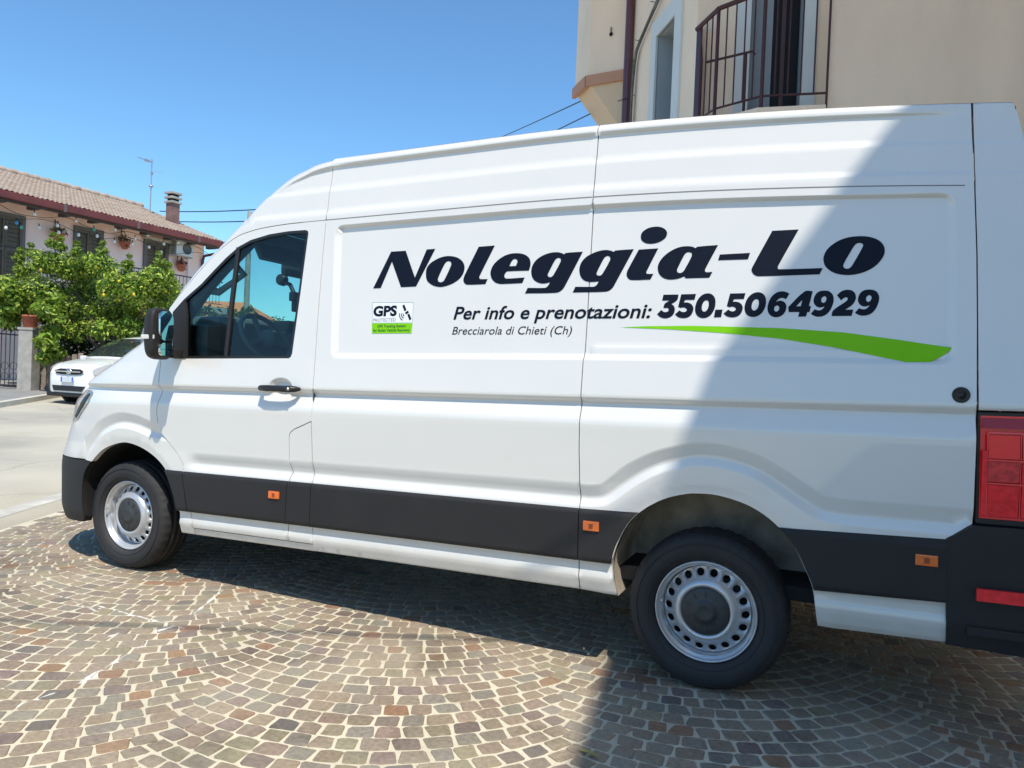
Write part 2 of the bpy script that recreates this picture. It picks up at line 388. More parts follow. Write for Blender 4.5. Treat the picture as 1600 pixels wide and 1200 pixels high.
for k in range(-4, 6):
    ec = 1.92 + FAN*k
    for j in range(-60, 90):
        ac = -.874 + .0453*(k % 2) + j*PITCHR
        nst = rnd.choice((15, 16, 16, 17)); wts = np.array([rnd.uniform(.84, 1.18) for _ in range(nst)]); ext = HALF*RAD*2 + rnd.uniform(-.035, .035); wts = wts/wts.sum()*ext; pos = -ext/2
        for wdt in wts:
            tm = (pos+wdt/2)/RAD; pos += wdt
            e = ec + RAD*math.sin(tm); a = ac - RAD*math.cos(tm)
            if e < E_EDGE + .05: continue
            x, y = ea(e, a); px, py, d = vis(x, y)
            if d < .6 or px < -420 or px > 1980 or py > 1560 or d > 11: continue
            if y > 3.2: continue
            if y > 1.9 and x > -.6: continue
            dep = PITCHR*math.cos(tm) - .0088
            stones.append((x, y, math.radians(26.1)+tm, wdt-rnd.uniform(.006, .0115), dep, px, py, d))
def rank(s):
    x, y, an, w, dp, px, py, d = s
    ins = -20 < px < 1620 and py < 1215 and y < .25 - .02*abs(x)
    return (1 if ins else 0, -d)
stones.sort(key=rank, reverse=True)
bv, bf, bt = [], [], []
for i, (x, y, an, w, dp, px, py, d) in enumerate(stones):
    t = tint()
    if i < 300:
        v, f = stone(0, 0, an, w, dp, i); rz = float(rise(x, y))
        o = make('cobblestone', [(a, b, c-float(rise(0, 0))+rz) for a, b, c in v], f, STONE, pave, smooth=False); o.location = (x, y, 0)
        at = o.data.color_attributes.new('tint', 'FLOAT_COLOR', 'POINT')
        at.data.foreach_set('color', [*t, 1.0]*len(v))
    else:
        v, f = stone(x, y, an, w, dp, i); n = len(bv); bv += v; bf += [tuple(q+n for q in ff) for ff in f]; bt += [*t, 1.0]*len(v)
o = make('cobblestones', bv, bf, STONE, pave, smooth=False); o['kind'] = 'stuff'
o.data.color_attributes.new('tint', 'FLOAT_COLOR', 'POINT').data.foreach_set('color', bt)
print('STONES', len(stones))

# ================================================================== VAN
# local frame: x backwards along the van from the front axle, z up, y inwards from its near (left) flank
RAKE = 0.0243; VW = 2.03
van = empty('delivery_van'); van.rotation_euler = (0, -math.asin(RAKE), 0)
tag(van, 'white high-roof delivery van with dark lettering, parked on the cobbles', 'van')
WHITE = mat('white van paint', (.715, .705, .68), rough=.30, coat=.5, var=.012, vscale=3)
def add_dust(m):
    nt = m.node_tree; b = nt.nodes['Principled BSDF']; L = nt.links.new; src = b.inputs['Base Color'].links[0].from_socket
    tc = nt.nodes.new('ShaderNodeTexCoord'); sx = nt.nodes.new('ShaderNodeSeparateXYZ'); L(tc.outputs['Object'], sx.inputs[0])
    n = nt.nodes.new('ShaderNodeTexNoise'); n.inputs['Scale'].default_value = 7; n.inputs['Detail'].default_value = 9; L(tc.outputs['Object'], n.inputs['Vector'])
    n2 = nt.nodes.new('ShaderNodeTexNoise'); n2.inputs['Scale'].default_value = 150; n2.inputs['Detail'].default_value = 3; L(tc.outputs['Object'], n2.inputs['Vector'])
    mr = nt.nodes.new('ShaderNodeMapRange'); mr.inputs['From Min'].default_value = .27; mr.inputs['From Max'].default_value = .62; mr.inputs['To Min'].default_value = .62; mr.inputs['To Max'].default_value = 0; L(sx.outputs[2], mr.inputs['Value'])
    mu = nt.nodes.new('ShaderNodeMath'); mu.operation = 'MULTIPLY'; L(mr.outputs[0], mu.inputs[0]); L(n.outputs['Fac'], mu.inputs[1])
    sp = nt.nodes.new('ShaderNodeMath'); sp.operation = 'GREATER_THAN'; sp.inputs[1].default_value = .735; L(n2.outputs['Fac'], sp.inputs[0])
    s2 = nt.nodes.new('ShaderNodeMath'); s2.operation = 'MULTIPLY'; s2.inputs[1].default_value = .35; L(sp.outputs[0], s2.inputs[0])
    ad = nt.nodes.new('ShaderNodeMath'); ad.operation = 'ADD'; ad.use_clamp = True; L(mu.outputs[0], ad.inputs[0]); L(s2.outputs[0], ad.inputs[1])
    mx = nt.nodes.new('ShaderNodeMix'); mx.data_type = 'RGBA'; mx.inputs['B'].default_value = (.40, .35, .27, 1); L(ad.outputs[0], mx.inputs['Factor']); L(src, mx.inputs['A']); L(mx.outputs['Result'], b.inputs['Base Color'])
add_dust(WHITE); WHITE.node_tree.nodes['Principled BSDF'].inputs['Coat Weight'].default_value = 1.0; WHITE.node_tree.nodes['Principled BSDF'].inputs['Coat Roughness'].default_value = .03
BLACKP = mat('black moulding plastic', (.021, .020, .021), rough=.62, spec=.35, bump=.15, bscale=500, var=.12, vscale=4)
RUB = mat('tyre rubber', (.022, .022, .024), rough=.75, bump=.15, bscale=120, var=.25, vscale=5)
SEAL = mat('black window seal', (.012, .012, .014), rough=.45)
DARKIN = mat('dark cab plastic', (.17, .19, .21), rough=.6)
GREYIN = mat('grey cab trim', (.34, .37, .39), rough=.7)
STEEL = mat('silver wheel paint', (.55, .56, .58), rough=.32, metal=.55, var=.06, vscale=9)
CAPM = mat('hub cap plastic', (.035, .037, .04), rough=.5)
HOLE = mat('black recess', (.006, .006, .007), rough=.9)
AMBER = mat('amber marker plastic', (.75, .16, .025), rough=.25, coat=.4, var=.15, vscale=90)
REDL = mat('red lamp plastic', (.90, .012, .02), rough=.2, coat=.3, spec=.3)
REDB = mat('bright red lamp cell', (.98, .03, .035), rough=.3, coat=.2, spec=.3, var=.25, vscale=45)
REDD = mat('dark red lamp cell', (.34, .008, .016), rough=.3, coat=.3)
CHROME = mat('polished metal', (.75, .76, .78), rough=.15, metal=1.0)
LINER = mat('dusty wheel arch metal', (.36, .31, .25), rough=.8, var=.35, vscale=9)
GLASS = glass('green tinted car glass', (.56, .765, .74), 1.5)
LAMPGL = mat('headlamp glass', (.21, .225, .20), rough=.08, coat=1.0, var=.45, vscale=22)
NAVY = mat('navy vinyl', (.0035, .006, .016), rough=.5, spec=.18)
GREEN = mat('green vinyl', (.20, .56, .002), rough=.45, spec=.2)
DGREEN = mat('dark green print', (.035, .14, .008), rough=.4)
STWHITE = mat('white sticker film', (.78, .80, .82), rough=.35)
GREYPR = mat('grey print', (.20, .22, .25), rough=.4)

# --- flank section: inset y as a function of height
PZ = [.27, .295, .30, .365, .39, .395, .43, .455, .66, .80, 1.06, 1.08, 1.155, 1.165, 1.180, 1.19, 1.34, 2.098, 2.178, 2.192, 2.310, 2.325, 2.43, 2.448, 2.455, 2.470, 2.490, 2.503]
PY = [.030, .016, .012, -.008, .003, .004, .004, -.013, -.010, -.008, -.019, -.018, .012, .012, -.009, -.012, .006, .087, .095, .104, .120, .129, .145, .1465, .147, .1475, .150, .165]
def drop(x, z):
    return .028*np.clip(np.asarray(x, float)-2.6, 0, None)**2*np.clip((np.asarray(z, float)-1.3)/1.19, 0, 1.05)**.6
# silhouettes of the cab seen from the side
ROOFX = [.19, .28, .365, .468, .606, .697, .786, .87, .932, .985, 1.067, 1.15, 1.232, 1.318, 1.402, 1.528, 1.7]
ROOFZ = [1.53, 1.60, 1.677, 1.803, 1.94, 2.01, 2.084, 2.155, 2.212, 2.262, 2.329, 2.386, 2.43, 2.458, 2.482, 2.498, 2.503]
CRX = [-.92, -.89, -.84, -.78, -.70, -.60, -.51, -.43, -.34, -.21, -.04, .07, .19, .28, .365]
CRZ = [.69, .78, .88, .97, 1.05, 1.105, 1.145, 1.215, 1.275, 1.335, 1.41, 1.455, 1.53, 1.60, 1.677]
X0Z = [.3, .7, .95, 1.14, 1.21, 1.27, 1.33, 1.45, 1.7]
X0X = [-.2, -.2, -.05, .05, .10, .19, .30, .42, .42]
BZ = [.3, .7, .95, 1.14, 1.7]
BX = [.75, .75, .80, .868, .90]
NOSEA = .474
FLX = [-.45, -.40, -.354, -.324, -.264, -.174, -.056, .043, .159, .245, .31, .40, .50, .60]
FLZ = [.58, .64, .693, .745, .81, .889, .939, .955, .944, .922, .908, .900, .897, .895]
RFX = [1.0, 3.0, 3.09, 3.14, 3.19, 3.237, 3.324, 3.424, 3.519, 3.618, 3.725, 3.856, 3.97, 4.057, 4.12, 4.20, 4.30, 4.42, 5.0]
RFZ = [.730, .730, .730, .731, .740, .768, .836, .894, .928, .950, .946, .911, .847, .790, .760, .752, .751, .751, .752]
FARCH = [(.536, .296), (.534, .36), (.516, .48), (.481, .568), (.433, .651), (.362, .717), (.266, .77), (.152, .807), (.036, .818), (-.099, .785), (-.180, .742), (-.255, .678)]
FARCH2 = [(-.255, .678), (-.294, .634), (-.325, .57), (-.337, .50), (-.337, .40), (-.325, .31)]
RARCH = [(3.267, .285), (3.250, .36), (3.245, .43), (3.266, .518), (3.313, .616), (3.378, .686), (3.467, .742), (3.556, .772), (3.616, .781), (3.702, .780), (3.81, .755), (3.891, .715), (3.956, .662), (4.012, .593), (4.052, .512), (4.083, .432), (4.104, .275)]
def smooth_line(pts, k=5):
    p = np.array(pts, float); out = []
    for i in range(len(p)-1):
        a, b = p[i], p[i+1]; ta = (p[i+1]-p[i-1])/2 if i else b-a; tb = (p[i+2]-p[i])/2 if i < len(p)-2 else b-a
        for s in range(k):
            t = s/k; out.append((2*t**3-3*t*t+1)*a+(t**3-2*t*t+t)*ta+(-2*t**3+3*t*t)*b+(t**3-t*t)*tb)
    out.append(p[-1]); return np.array(out)
FAC, RAC = smooth_line(FARCH, 4), smooth_line(RARCH, 4)
FALL = np.vstack([FAC, smooth_line(FARCH2, 4)[1:]])
_f = smooth_line(list(zip(FLX, FLZ)), 8); FLX, FLZ = _f[:, 0], _f[:, 1]; _f = np.vstack([[(RFX[0], RFZ[0])], smooth_line(list(zip(RFX, RFZ))[1:-1], 8), [(RFX[-1], RFZ[-1])]]); RFX, RFZ = _f[:, 0], _f[:, 1]
def dist_to(line, x, z):
    d = np.full(np.shape(x), 9.0)
    for i in range(0, len(line)-1):
        a, b = line[i], line[i+1]; ab = b-a; L2 = ab @ ab
        t = np.clip(((x-a[0])*ab[0]+(z-a[1])*ab[1])/L2, 0, 1)
        d = np.minimum(d, np.hypot(x-a[0]-t*ab[0], z-a[1]-t*ab[1]))
    return d
_f = smooth_line(list(zip(ROOFX, ROOFZ)), 6); RSX, RSZ = _f[:, 0], _f[:, 1]
def S(x, z, kind='body', off=0.0):
    """inset of the outer skin at (x, z)"""
    x = np.asarray(x, float); z = np.asarray(z, float)
    zn = z + drop(x, z)
    zt = np.interp(x, RSX, RSZ)
    zr = np.where(x < 1.7, 2.503-(zt-z), zn)
    y = np.interp(zn, PZ, PY)
    y = y - np.interp(zr, [2.447, 2.455, 2.470, 2.500], [0, .0135, .0135, .002])*sstep(4.62, 4.35, x)*sstep(1.05, 1.45, x)
    if kind == 'bumper':
        y = np.interp(z, [.25, .33, .36, .62, .69], [.03, .004, -.002, -.006, .0])
    if kind == 'door':
        rr = np.hypot((x-1.305)/.088, (z-1.192)/.055); y = y + .026*np.clip((1-rr)/.45, 0, 1)*(rr < 1)
    # recessed cargo panel
    if kind == 'body':
        xl = 1.592 + .042*np.clip((2.04-zn)/.64, 0, 1); xr = 4.568; zb, ztp = 1.362, 2.098
        cx, hx = (xl+xr)/2, (xr-xl)/2; cz, hz = (zb+ztp)/2, (ztp-zb)/2; rc = .05
        qx, qz = np.abs(x-cx)-hx+rc, np.abs(zn-cz)-hz+rc
        d = np.hypot(np.maximum(qx, 0), np.maximum(qz, 0)) + np.minimum(np.maximum(qx, qz), 0) - rc
        w = np.where(qx > qz, np.where(x < cx, .034, .022), np.where(zn > cz, .012, .024))
        y = y + .021*np.clip(-d/w, 0, 1)
        sl = sstep(3.105, 3.125, x)*sstep(4.42, 4.38, x)*sstep(1.430, 1.420, zn)*sstep(1.362, 1.39, zn)
        y = y - .004*sl
    if kind == 'bumper':
        x0 = np.interp(z, X0Z, X0X); B = np.interp(z, BZ, BX); s = np.clip((x0-x)/B, 0, .9995)
        return y + NOSEA*(1-np.sqrt(1-s*s)) + off
    # groove that follows the wheel arch flares
    if kind == 'fender': zc = np.interp(x, FLX, FLZ); g = np.interp(x, FLX, np.gradient(FLZ)/np.gradient(FLX))
    else: zc = np.interp(x, RFX, RFZ); g = np.interp(x, RFX, np.gradient(RFZ)/np.gradient(RFX))
    dn = (z-zc)/np.sqrt(1+g*g)
    y = y + np.interp(dn, [-.045, -.012, .0, .055], [0, .020, .020, 0])*(sstep(.57, .70, x) if kind == 'door' else 1.0)
    # lip of the arches
    if kind == 'fender': da = dist_to(FAC, x, z)
    else: da = dist_to(RAC, x, z)
    y = y + .007*np.clip(1-da/.045, 0, 1)
    # front corner
    x0 = np.interp(z, X0Z, X0X); B = np.interp(z, BZ, BX)
    s = np.clip((x0-x)/B, 0, .9995)
    y = y + NOSEA*(1-np.sqrt(1-s*s))
    if kind in ('fender', 'cab'):
        crest = np.where(x < .3, np.interp(x, CRX, CRZ), np.interp(x, RSX, RSZ))
        ww, am = (.07, .035) if kind == 'fender' else (.045, .016)
        y = y + am*np.clip(1-(crest-z)/ww, 0, 1.3)**2
    return y + off
def Sn(x, z, kind, e=.0035):
    sx = (S(x+e, z, kind)-S(x-e, z, kind))/(2*e); sz = (S(x, z+e, kind)-S(x, z-e, kind))/(2*e)
    n = np.stack([sx, -np.ones_like(sx), sz], 1); return n/np.linalg.norm(n, axis=1)[:, None]

def pip(pts, poly):
    x, y = pts[:, 0], pts[:, 1]; ins = np.zeros(len(pts), bool); n = len(poly); j = n-1
    for i in range(n):
        xi, yi = poly[i]; xj, yj = poly[j]
        c = ((yi > y) != (yj > y)) & (x < (xj-xi)*(y-yi)/((yj-yi) if yj != yi else 1e-12)+xi); ins ^= c; j = i
    return ins
def area(p): p = np.asarray(p); return .5*np.sum(p[:, 0]*np.roll(p[:, 1], -1)-np.roll(p[:, 0], -1)*p[:, 1])
def inset(poly, d):
    p = np.asarray(poly, float)
    if area(p) < 0: p = p[::-1]
    out = []
    for i in range(len(p)):
        a, b, c = p[i-1], p[i], p[(i+1) % len(p)]
        u = (b-a)/max(np.linalg.norm(b-a), 1e-9); v = (c-b)/max(np.linalg.norm(c-b), 1e-9)
        n1 = np.array([-u[1], u[0]]); n2 = np.array([-v[1], v[0]]); m = n1+n2; k = m @ m
        out.append(b + (m*2/k*d if k > .5 else n1*d))
    return np.array(out)
def densify(poly, h):
    out = []
    for i in range(len(poly)):
        a, b = np.asarray(poly[i], float), np.asarray(poly[(i+1) % len(poly)], float); n = max(1, int(np.linalg.norm(b-a)/h))
        for k in range(n): out.append(a+(b-a)*k/n)
    return np.array(out)
ZL = sorted(set([round(z, 4) for z in PZ] + [round(v, 3) for v in np.arange(.28, 2.52, .028)] + [1.362, 1.374, 1.386, 2.086, 2.098, 1.42, 1.43, .73, .718, .785, .685]))
def grid_pts(outline, dense=None, hx=.03):
    lo, hi = outline.min(0), outline.max(0)
    xs = np.arange(lo[0], hi[0], hx)
    P = []
    for z in ZL:
        zz = np.full_like(xs, z); zz = zz - drop(xs, zz)
        P.append(np.stack([xs, zz], 1))
    P = np.vstack(P)
    if dense is not None: P = np.vstack([P, dense])
    P = P[pip(P, outline)]
    return P
def tri(outline, holes, pts, edge_h=.02, mindist=.005):
    out = densify(outline, edge_h); hs = [densify(h, edge_h) for h in holes]
    loops = [out]+hs; B = np.vstack(loops)
    if len(pts):
        for h in holes: pts = pts[~pip(pts, h)]
        keep = np.ones(len(pts), bool)
        for i in range(0, len(pts), 2000):
            d = np.sqrt(((pts[i:i+2000, None, :]-B[None])**2).sum(2)).min(1); keep[i:i+2000] = d > mindist
        pts = pts[keep]
        _, idx = np.unique(np.round(pts, 3), axis=0, return_index=True); pts = pts[idx]
    V = np.vstack([B, pts]) if len(pts) else B
    E = []; k = 0
    for l in loops:
        E += [(k+i, k+(i+1) % len(l)) for i in range(len(l))]; k += len(l)
    r = delaunay_2d_cdt([Vector(v) for v in V], E, [], 0, 1e-6)
    VV = np.array([tuple(v) for v in r[0]]); F = np.array([f for f in r[2] if len(f) == 3])
    c = VV[F].mean(1); ok = pip(c, out)
    for h in hs: ok &= ~pip(c, h)
    F = F[ok]
    # orient clockwise in (x,z) so that the face looks to -y
    a = VV[F]; ar = (a[:, 1, 0]-a[:, 0, 0])*(a[:, 2, 1]-a[:, 0, 1])-(a[:, 2, 0]-a[:, 0, 0])*(a[:, 1, 1]-a[:, 0, 1])
    F[ar < 0] = F[ar < 0][:, ::-1]
    return VV, F, loops
def skin(name, outline, m, kind='body', holes=(), bands=(), gap=.0024, off=0.0, dense=None, hx=.03, flange=.022, pts=None, edge_h=.02, mirror=True, parent=None, normal_kind=None):
    """a sheet of the van's skin cut out of the flank surface, with turned-in edges; a mirrored twin closes the far flank"""
    out = inset(outline, gap) if gap else np.asarray(outline, float)
    if area(out) < 0: out = out[::-1]
    hs = [np.asarray(h, float) for h in holes]
    P = grid_pts(out, dense, hx) if pts is None else pts
    if bands:
        P = with_bands(P, bands); P = P[pip(P, out)]
    V, F, loops = tri(out, hs, P, edge_h)
    y = S(V[:, 0], V[:, 1], kind, off); N = Sn(V[:, 0], V[:, 1], kind)
    verts = [np.stack([V[:, 0], y, V[:, 1]], 1)]; norms = [N]; faces = [tuple(f) for f in F]; n = len(V)
    for li, l in enumerate(loops):
        ly = S(l[:, 0], l[:, 1], kind, off); L = len(l)
        d = np.roll(l, -1, 0)-np.roll(l, 1, 0); nn = np.stack([d[:, 1], np.zeros(L), -d[:, 0]], 1); nn /= np.linalg.norm(nn, axis=1)[:, None]+1e-12
        verts.append(np.stack([l[:, 0], ly, l[:, 1]], 1)); verts.append(np.stack([l[:, 0], ly+flange, l[:, 1]], 1)); norms += [nn, nn]
        for i in range(L):
            j = (i+1) % L; faces.append((n+i, n+j, n+L+j, n+L+i)[::-1] if area(l) > 0 else (n+i, n+j, n+L+j, n+L+i))
        n += 2*L
    verts = np.vstack(verts); norms = np.vstack(norms)
    o = make(name, verts, faces, m, parent or van, normals=norms)
    if mirror:
        v2 = verts.copy(); v2[:, 1] = VW-v2[:, 1]; n2 = norms.copy(); n2[:, 1] *= -1
        make(name, v2, [f[::-1] for f in faces], m, van, normals=n2)
    return o
def decal(name, outline, m, holes=(), off=-.0016, parent=None, h=.03):
    out = np.asarray(outline, float); lo, hi = out.min(0), out.max(0)
    gx, gz = np.meshgrid(np.arange(lo[0]+h/2, hi[0], h), np.arange(lo[1]+h/2, hi[1], h)); P = np.stack([gx.ravel(), gz.ravel()], 1)
    P = P[pip(P, out)] if len(P) else P
    V, F, _ = tri(out, [np.asarray(q, float) for q in holes], P, .05, .004)
    y = S(V[:, 0], V[:, 1], 'body', off); N = Sn(V[:, 0], V[:, 1], 'body', .01)
    return make(name, np.stack([V[:, 0], y, V[:, 1]], 1), F, m, parent or van, normals=N)

# --- rows of points that follow creases so that they stay crisp
def band(xs, zs, offs, step=.018, clear=.075):
    p = np.stack([xs, zs], 1); seg = np.r_[0, np.cumsum(np.hypot(*np.diff(p, axis=0).T))]; t = np.arange(0, seg[-1], step)
    q = np.stack([np.interp(t, seg, p[:, 0]), np.interp(t, seg, p[:, 1])], 1); d = np.gradient(q, axis=0); n = np.stack([-d[:, 1], d[:, 0]], 1); n /= np.linalg.norm(n, axis=1)[:, None]
    return np.vstack([q+n*o for o in offs]), q, clear
FO = [-.060, -.049, -.045, -.040, -.030, -.020, -.012, -.008, 0, .004, .015, .030, .045, .055, .060, .070]
_q = np.linspace(3.09, 4.56, 200); BR = band(_q, np.interp(_q, RFX, RFZ), FO)
_m = (FLX > -.42) & (FLX < .40); BF = band(FLX[_m], FLZ[_m], FO)
def rrect(x0, x1, z0, z1, r):
    out = []
    for cx, cz, a0 in ((x1-r, z1-r, 0), (x0+r, z1-r, 90), (x0+r, z0+r, 180), (x1-r, z0+r, 270)):
        for a in np.radians(np.arange(a0, a0+91, 9)): out.append((cx+r*math.cos(a), cz+r*math.sin(a)))
    out.append(out[0]); return np.array(out)
_r = rrect(1.592, 4.568, 1.362, 2.098, .05); _r[:, 0] += np.where(_r[:, 0] < 1.7, .042*np.clip((2.04-_r[:, 1])/.64, 0, 1), 0); _r = densify_line(_r, .012) if False else _r
_rr = []
for _i in range(len(_r)-1):
    _n = max(1, int(np.hypot(*(_r[_i+1]-_r[_i]))/.014))
    for _k in range(_n): _rr.append(_r[_i]+(_r[_i+1]-_r[_i])*_k/_n)
_rr = np.array(_rr); _rr[:, 1] -= drop(_rr[:, 0], _rr[:, 1])
BP = band(_rr[:, 0], _rr[:, 1], [-.013, -.006, -.001, .001, .006, .011, .0125, .016, .020, .0235, .026, .033, .036, .045], .014, .03)
_tx = np.linspace(.95, 1.60, 80); BG = band(_tx, np.interp(_tx, *smooth_line(list(zip(ROOFX, ROOFZ)), 6).T), [-.004, -.008, -.0135, -.018, -.025, -.033, -.040, -.048, -.052, -.056, -.064, -.075, -.09], .02, .09)
_gx = np.linspace(1.50, 4.63, 300); _gz = 2.138-drop(_gx, 2.138); BC = band(_gx, _gz, [-.012, -.0065, -.0043, -.0021, 0, .0021, .0043, .0065, .012], .03, .016)
def with_bands(P, bands):
    for q, c, cl in bands:
        keep = np.ones(len(P), bool)
        for i in range(0, len(P), 3000):
            keep[i:i+3000] = np.sqrt(((P[i:i+3000, None]-c[None])**2).sum(2)).min(1) > cl
        P = np.vstack([P[keep], q])
    return P
# --- seams
BSEAM = [(1.551, .298), (1.541, .436), (1.544, .679), (1.535, 1.007), (1.537, 1.218), (1.526, 1.609), (1.522, 1.935), (1.523, 2.136), (1.521, 2.341), (1.521, 2.50)]
MSEAM = [(3.088, .294), (3.085, .416), (3.086, .676), (3.079, .951), (3.081, 1.167), (3.085, 1.546), (3.086, 2.066), (3.089, 2.159), (3.091, 2.497)]
FSEAM = [(.655, .338), (.62, .45), (.578, .652), (.572, .714), (.512, .784), (.384, .894), (.358, .94), (.347, 1.03), (.365, 1.13), (.353, 1.188), (.347, 1.334), (.352, 1.5), (.36, 1.62), (.372, 1.668)]
CSEAM = [(.372, 1.668), (.515, 1.815), (.61, 1.904), (.7, 1.983), (.791, 2.044), (.881, 2.089), (.973, 2.111), (1.065, 2.124), (1.249, 2.135), (1.523, 2.138)]
FLAP = [(1.378, .338), (1.370, .445), (1.376, .644), (1.394, .721), (1.380, .787), (1.380, .925), (1.388, .945), (1.415, .964), (1.533, 1.012)]
WIN = [(.454, 1.352), (.425, 1.50), (.408, 1.642), (.506, 1.731), (.62, 1.809), (.711, 1.888), (.801, 1.962), (.89, 2.023), (.98, 2.058), (1.119, 2.083), (1.255, 2.092), (1.380, 2.091), (1.400, 2.085), (1.406, 2.070), (1.39, 1.754), (1.369, 1.385), (1.362, 1.367), (1.350, 1.358)]
# --- panels
cs = smooth_line(CSEAM, 3); fsm = np.array(FSEAM)
fender = [tuple(p) for p in FAC] + [(-.30, .685), (-.40, .69)] + [(x, z) for x, z in zip(CRX, CRZ)] + [(.368, 1.672)] + FSEAM[::-1][1:] + [(.66, .296)]
dn = np.stack(np.meshgrid(np.arange(-.9, .66, .016), np.arange(.55, 1.02, .014)), -1).reshape(-1, 2)
skin('front_fender', fender, WHITE, 'fender', hx=.02, bands=[BF], flange=.05)
door = FSEAM + [tuple(p) for p in cs[1:]] + BSEAM[::-1][3:7] + [(1.533, 1.012)] + FLAP[::-1][1:]
dbowl = np.stack(np.meshgrid(np.arange(1.20, 1.41, .007), np.arange(1.125, 1.26, .006)), -1).reshape(-1, 2)
skin('front_door', door, WHITE, 'door', holes=[WIN], hx=.025, dense=dbowl)
flap = FLAP + [b for b in BSEAM[::-1] if b[1] < 1.0][:3] + [(1.549, .338)]
skin('fuel_flap_panel', flap, WHITE, 'door')
cabp = CSEAM[::1] + [(1.521, 2.341), (1.521, 2.497)] + [(x, z) for x, z in list(zip(RSX, RSZ))[::-1] if .378 < x < 1.515] + [(.376, 1.69)]
skin('cab_roof_side', [tuple(p) for p in cs]+cabp[len(CSEAM):], WHITE, 'cab', hx=.022, bands=[BG])
def top_edge(x0, x1, n=14):
    return [(x, 2.503-float(drop(x, 2.503))) for x in np.linspace(x0, x1, n)]
midp = BSEAM[:-1] + top_edge(1.521, 3.091) + MSEAM[::-1][1:]
dnl = np.stack(np.meshgrid(np.arange(1.575, 1.68, .008), np.arange(1.34, 2.12, .015)), -1).reshape(-1, 2)
skin('side_panel', midp, WHITE, 'body', hx=.035, bands=[BP])
RSEAM = [(4.638, .747), (4.641, 1.037), (4.642, 1.5), (4.640, 1.767), (4.633, 2.018), (4.624, 2.39)]
qp = MSEAM[:-1] + top_edge(3.091, 4.624) + RSEAM[::-1][1:] + [(4.552, .688), (4.556, .45), (4.562, .285)] + [tuple(p) for p in RAC[::-1]]
dq = np.vstack([np.stack(np.meshgrid(np.arange(3.1, 4.3, .015), np.arange(.66, 1.05, .0125)), -1).reshape(-1, 2),
                np.stack(np.meshgrid(np.arange(4.50, 4.60, .008), np.arange(1.34, 2.1, .015)), -1).reshape(-1, 2)])
skin('rear_quarter_panel', qp, WHITE, 'body', hx=.03, bands=[BP, BR])
# rear corner post
def rear_x(z): return float(np.interp(z, [.3, .75, 1.2, 1.7, 2.0, 2.2, 2.40], [4.90, 4.885, 4.875, 4.865, 4.845, 4.82, 4.785]))
rc = [(4.644, 1.176)] + [(rear_x(z)-.02, z) for z in np.linspace(1.176, 2.33, 10)] + top_edge(4.758, 4.627, 4) + [r for r in RSEAM[::-1] if r[1] > 1.1 and r[1] < 2.35]
skin('rear_corner_post', rc, WHITE, 'plain', gap=.0024, hx=.03)
# sealed joint between roof and flank
SEAMM = mat('grey joint sealant', (.17, .165, .155), rough=.7)
for xa, xb in ((1.526, 3.084), (3.090, 4.60)):
    xs_ = np.linspace(xa, xb, 40); lo_ = [(x, 2.1362-float(drop(x, 2.1362))) for x in xs_]; hi_ = [(x, 2.1402-float(drop(x, 2.1402))) for x in xs_[::-1]]
    V_ = [(x, float(S(x, z, 'body', -.0012)), z) for x, z in lo_+hi_]; n_ = len(xs_)
    make('roof_joint', V_, [(i, i+1, 2*n_-2-i, 2*n_-1-i) for i in range(n_-1)], SEAMM, van)
# sill strip below doors
skin('sill', [(.54, .296), (1.551, .296), (1.549, .336), (.66, .336), (.54, .336)][::-1], WHITE, 'door', gap=.001, off=.004)
# --- black mouldings along the flank
def arch_cut(line, z0, z1):
    l = [tuple(p) for p in line if z0 < p[1] < z1]; return l
ZM0, ZM1 = .433, .676
def mould(name, poly, kind='door', h=.03):
    o = np.array(poly); gx, gz = np.meshgrid(np.arange(o[:, 0].min(), o[:, 0].max(), h), [.445, .46, .50, .56, .62, .65, .664]); P = np.stack([gx.ravel(), gz.ravel()], 1)
    po = inset(o, .0022); P = P[pip(P, po)]
    V, F, loops = tri(po, [], P, .02, .006)
    y = -.0235 + .012*np.clip(1-(ZM1-V[:, 1])/.012, 0, 1) + .008*np.clip(1-(V[:, 1]-ZM0)/.02, 0, 1)
    if kind == 'fender':
        y = y + S(V[:, 0], np.clip(V[:, 1], .5, .6), 'fender')+.013
    e = .004
    def yy(z): return -.0235 + .012*np.clip(1-(ZM1-z)/.012, 0, 1) + .008*np.clip(1-(z-ZM0)/.02, 0, 1)
    sz = (yy(V[:, 1]+e)-yy(V[:, 1]-e))/(2*e); N = np.stack([np.zeros_like(sz), -np.ones_like(sz), sz], 1); N /= np.linalg.norm(N, axis=1)[:, None]
    verts = [np.stack([V[:, 0], y, V[:, 1]], 1)]; norms = [N]; faces = [tuple(f) for f in F]; n = len(V)
    l = loops[0]; L = len(l); ly = y[:L]
    d = np.roll(l, -1, 0)-np.roll(l, 1, 0); nn = np.stack([d[:, 1], np.zeros(L), -d[:, 0]], 1); nn /= np.linalg.norm(nn, axis=1)[:, None]+1e-12
    verts += [np.stack([l[:, 0], ly, l[:, 1]], 1), np.stack([l[:, 0], ly+.03, l[:, 1]], 1)]; norms += [nn, nn]
    for i in range(L):
        j = (i+1) % L; faces.append((n+L+i, n+L+j, n+j, n+i))
    verts = np.vstack(verts); norms = np.vstack(norms)
    o_ = make(name, verts, faces, BLACKP, van, normals=norms)
    v2 = verts.copy(); v2[:, 1] = VW-v2[:, 1]; n2 = norms.copy(); n2[:, 1] *= -1
    make(name, v2, [f[::-1] for f in faces], BLACKP, van, normals=n2)
    return o_
fa = [(x+.004, z) for x, z in arch_cut(FAC, ZM0, ZM1)]
mould('side_moulding', [(.526, ZM0)] + fa + [(.425, ZM1), (.575, ZM1), (.578, .652), (.622, ZM0)])
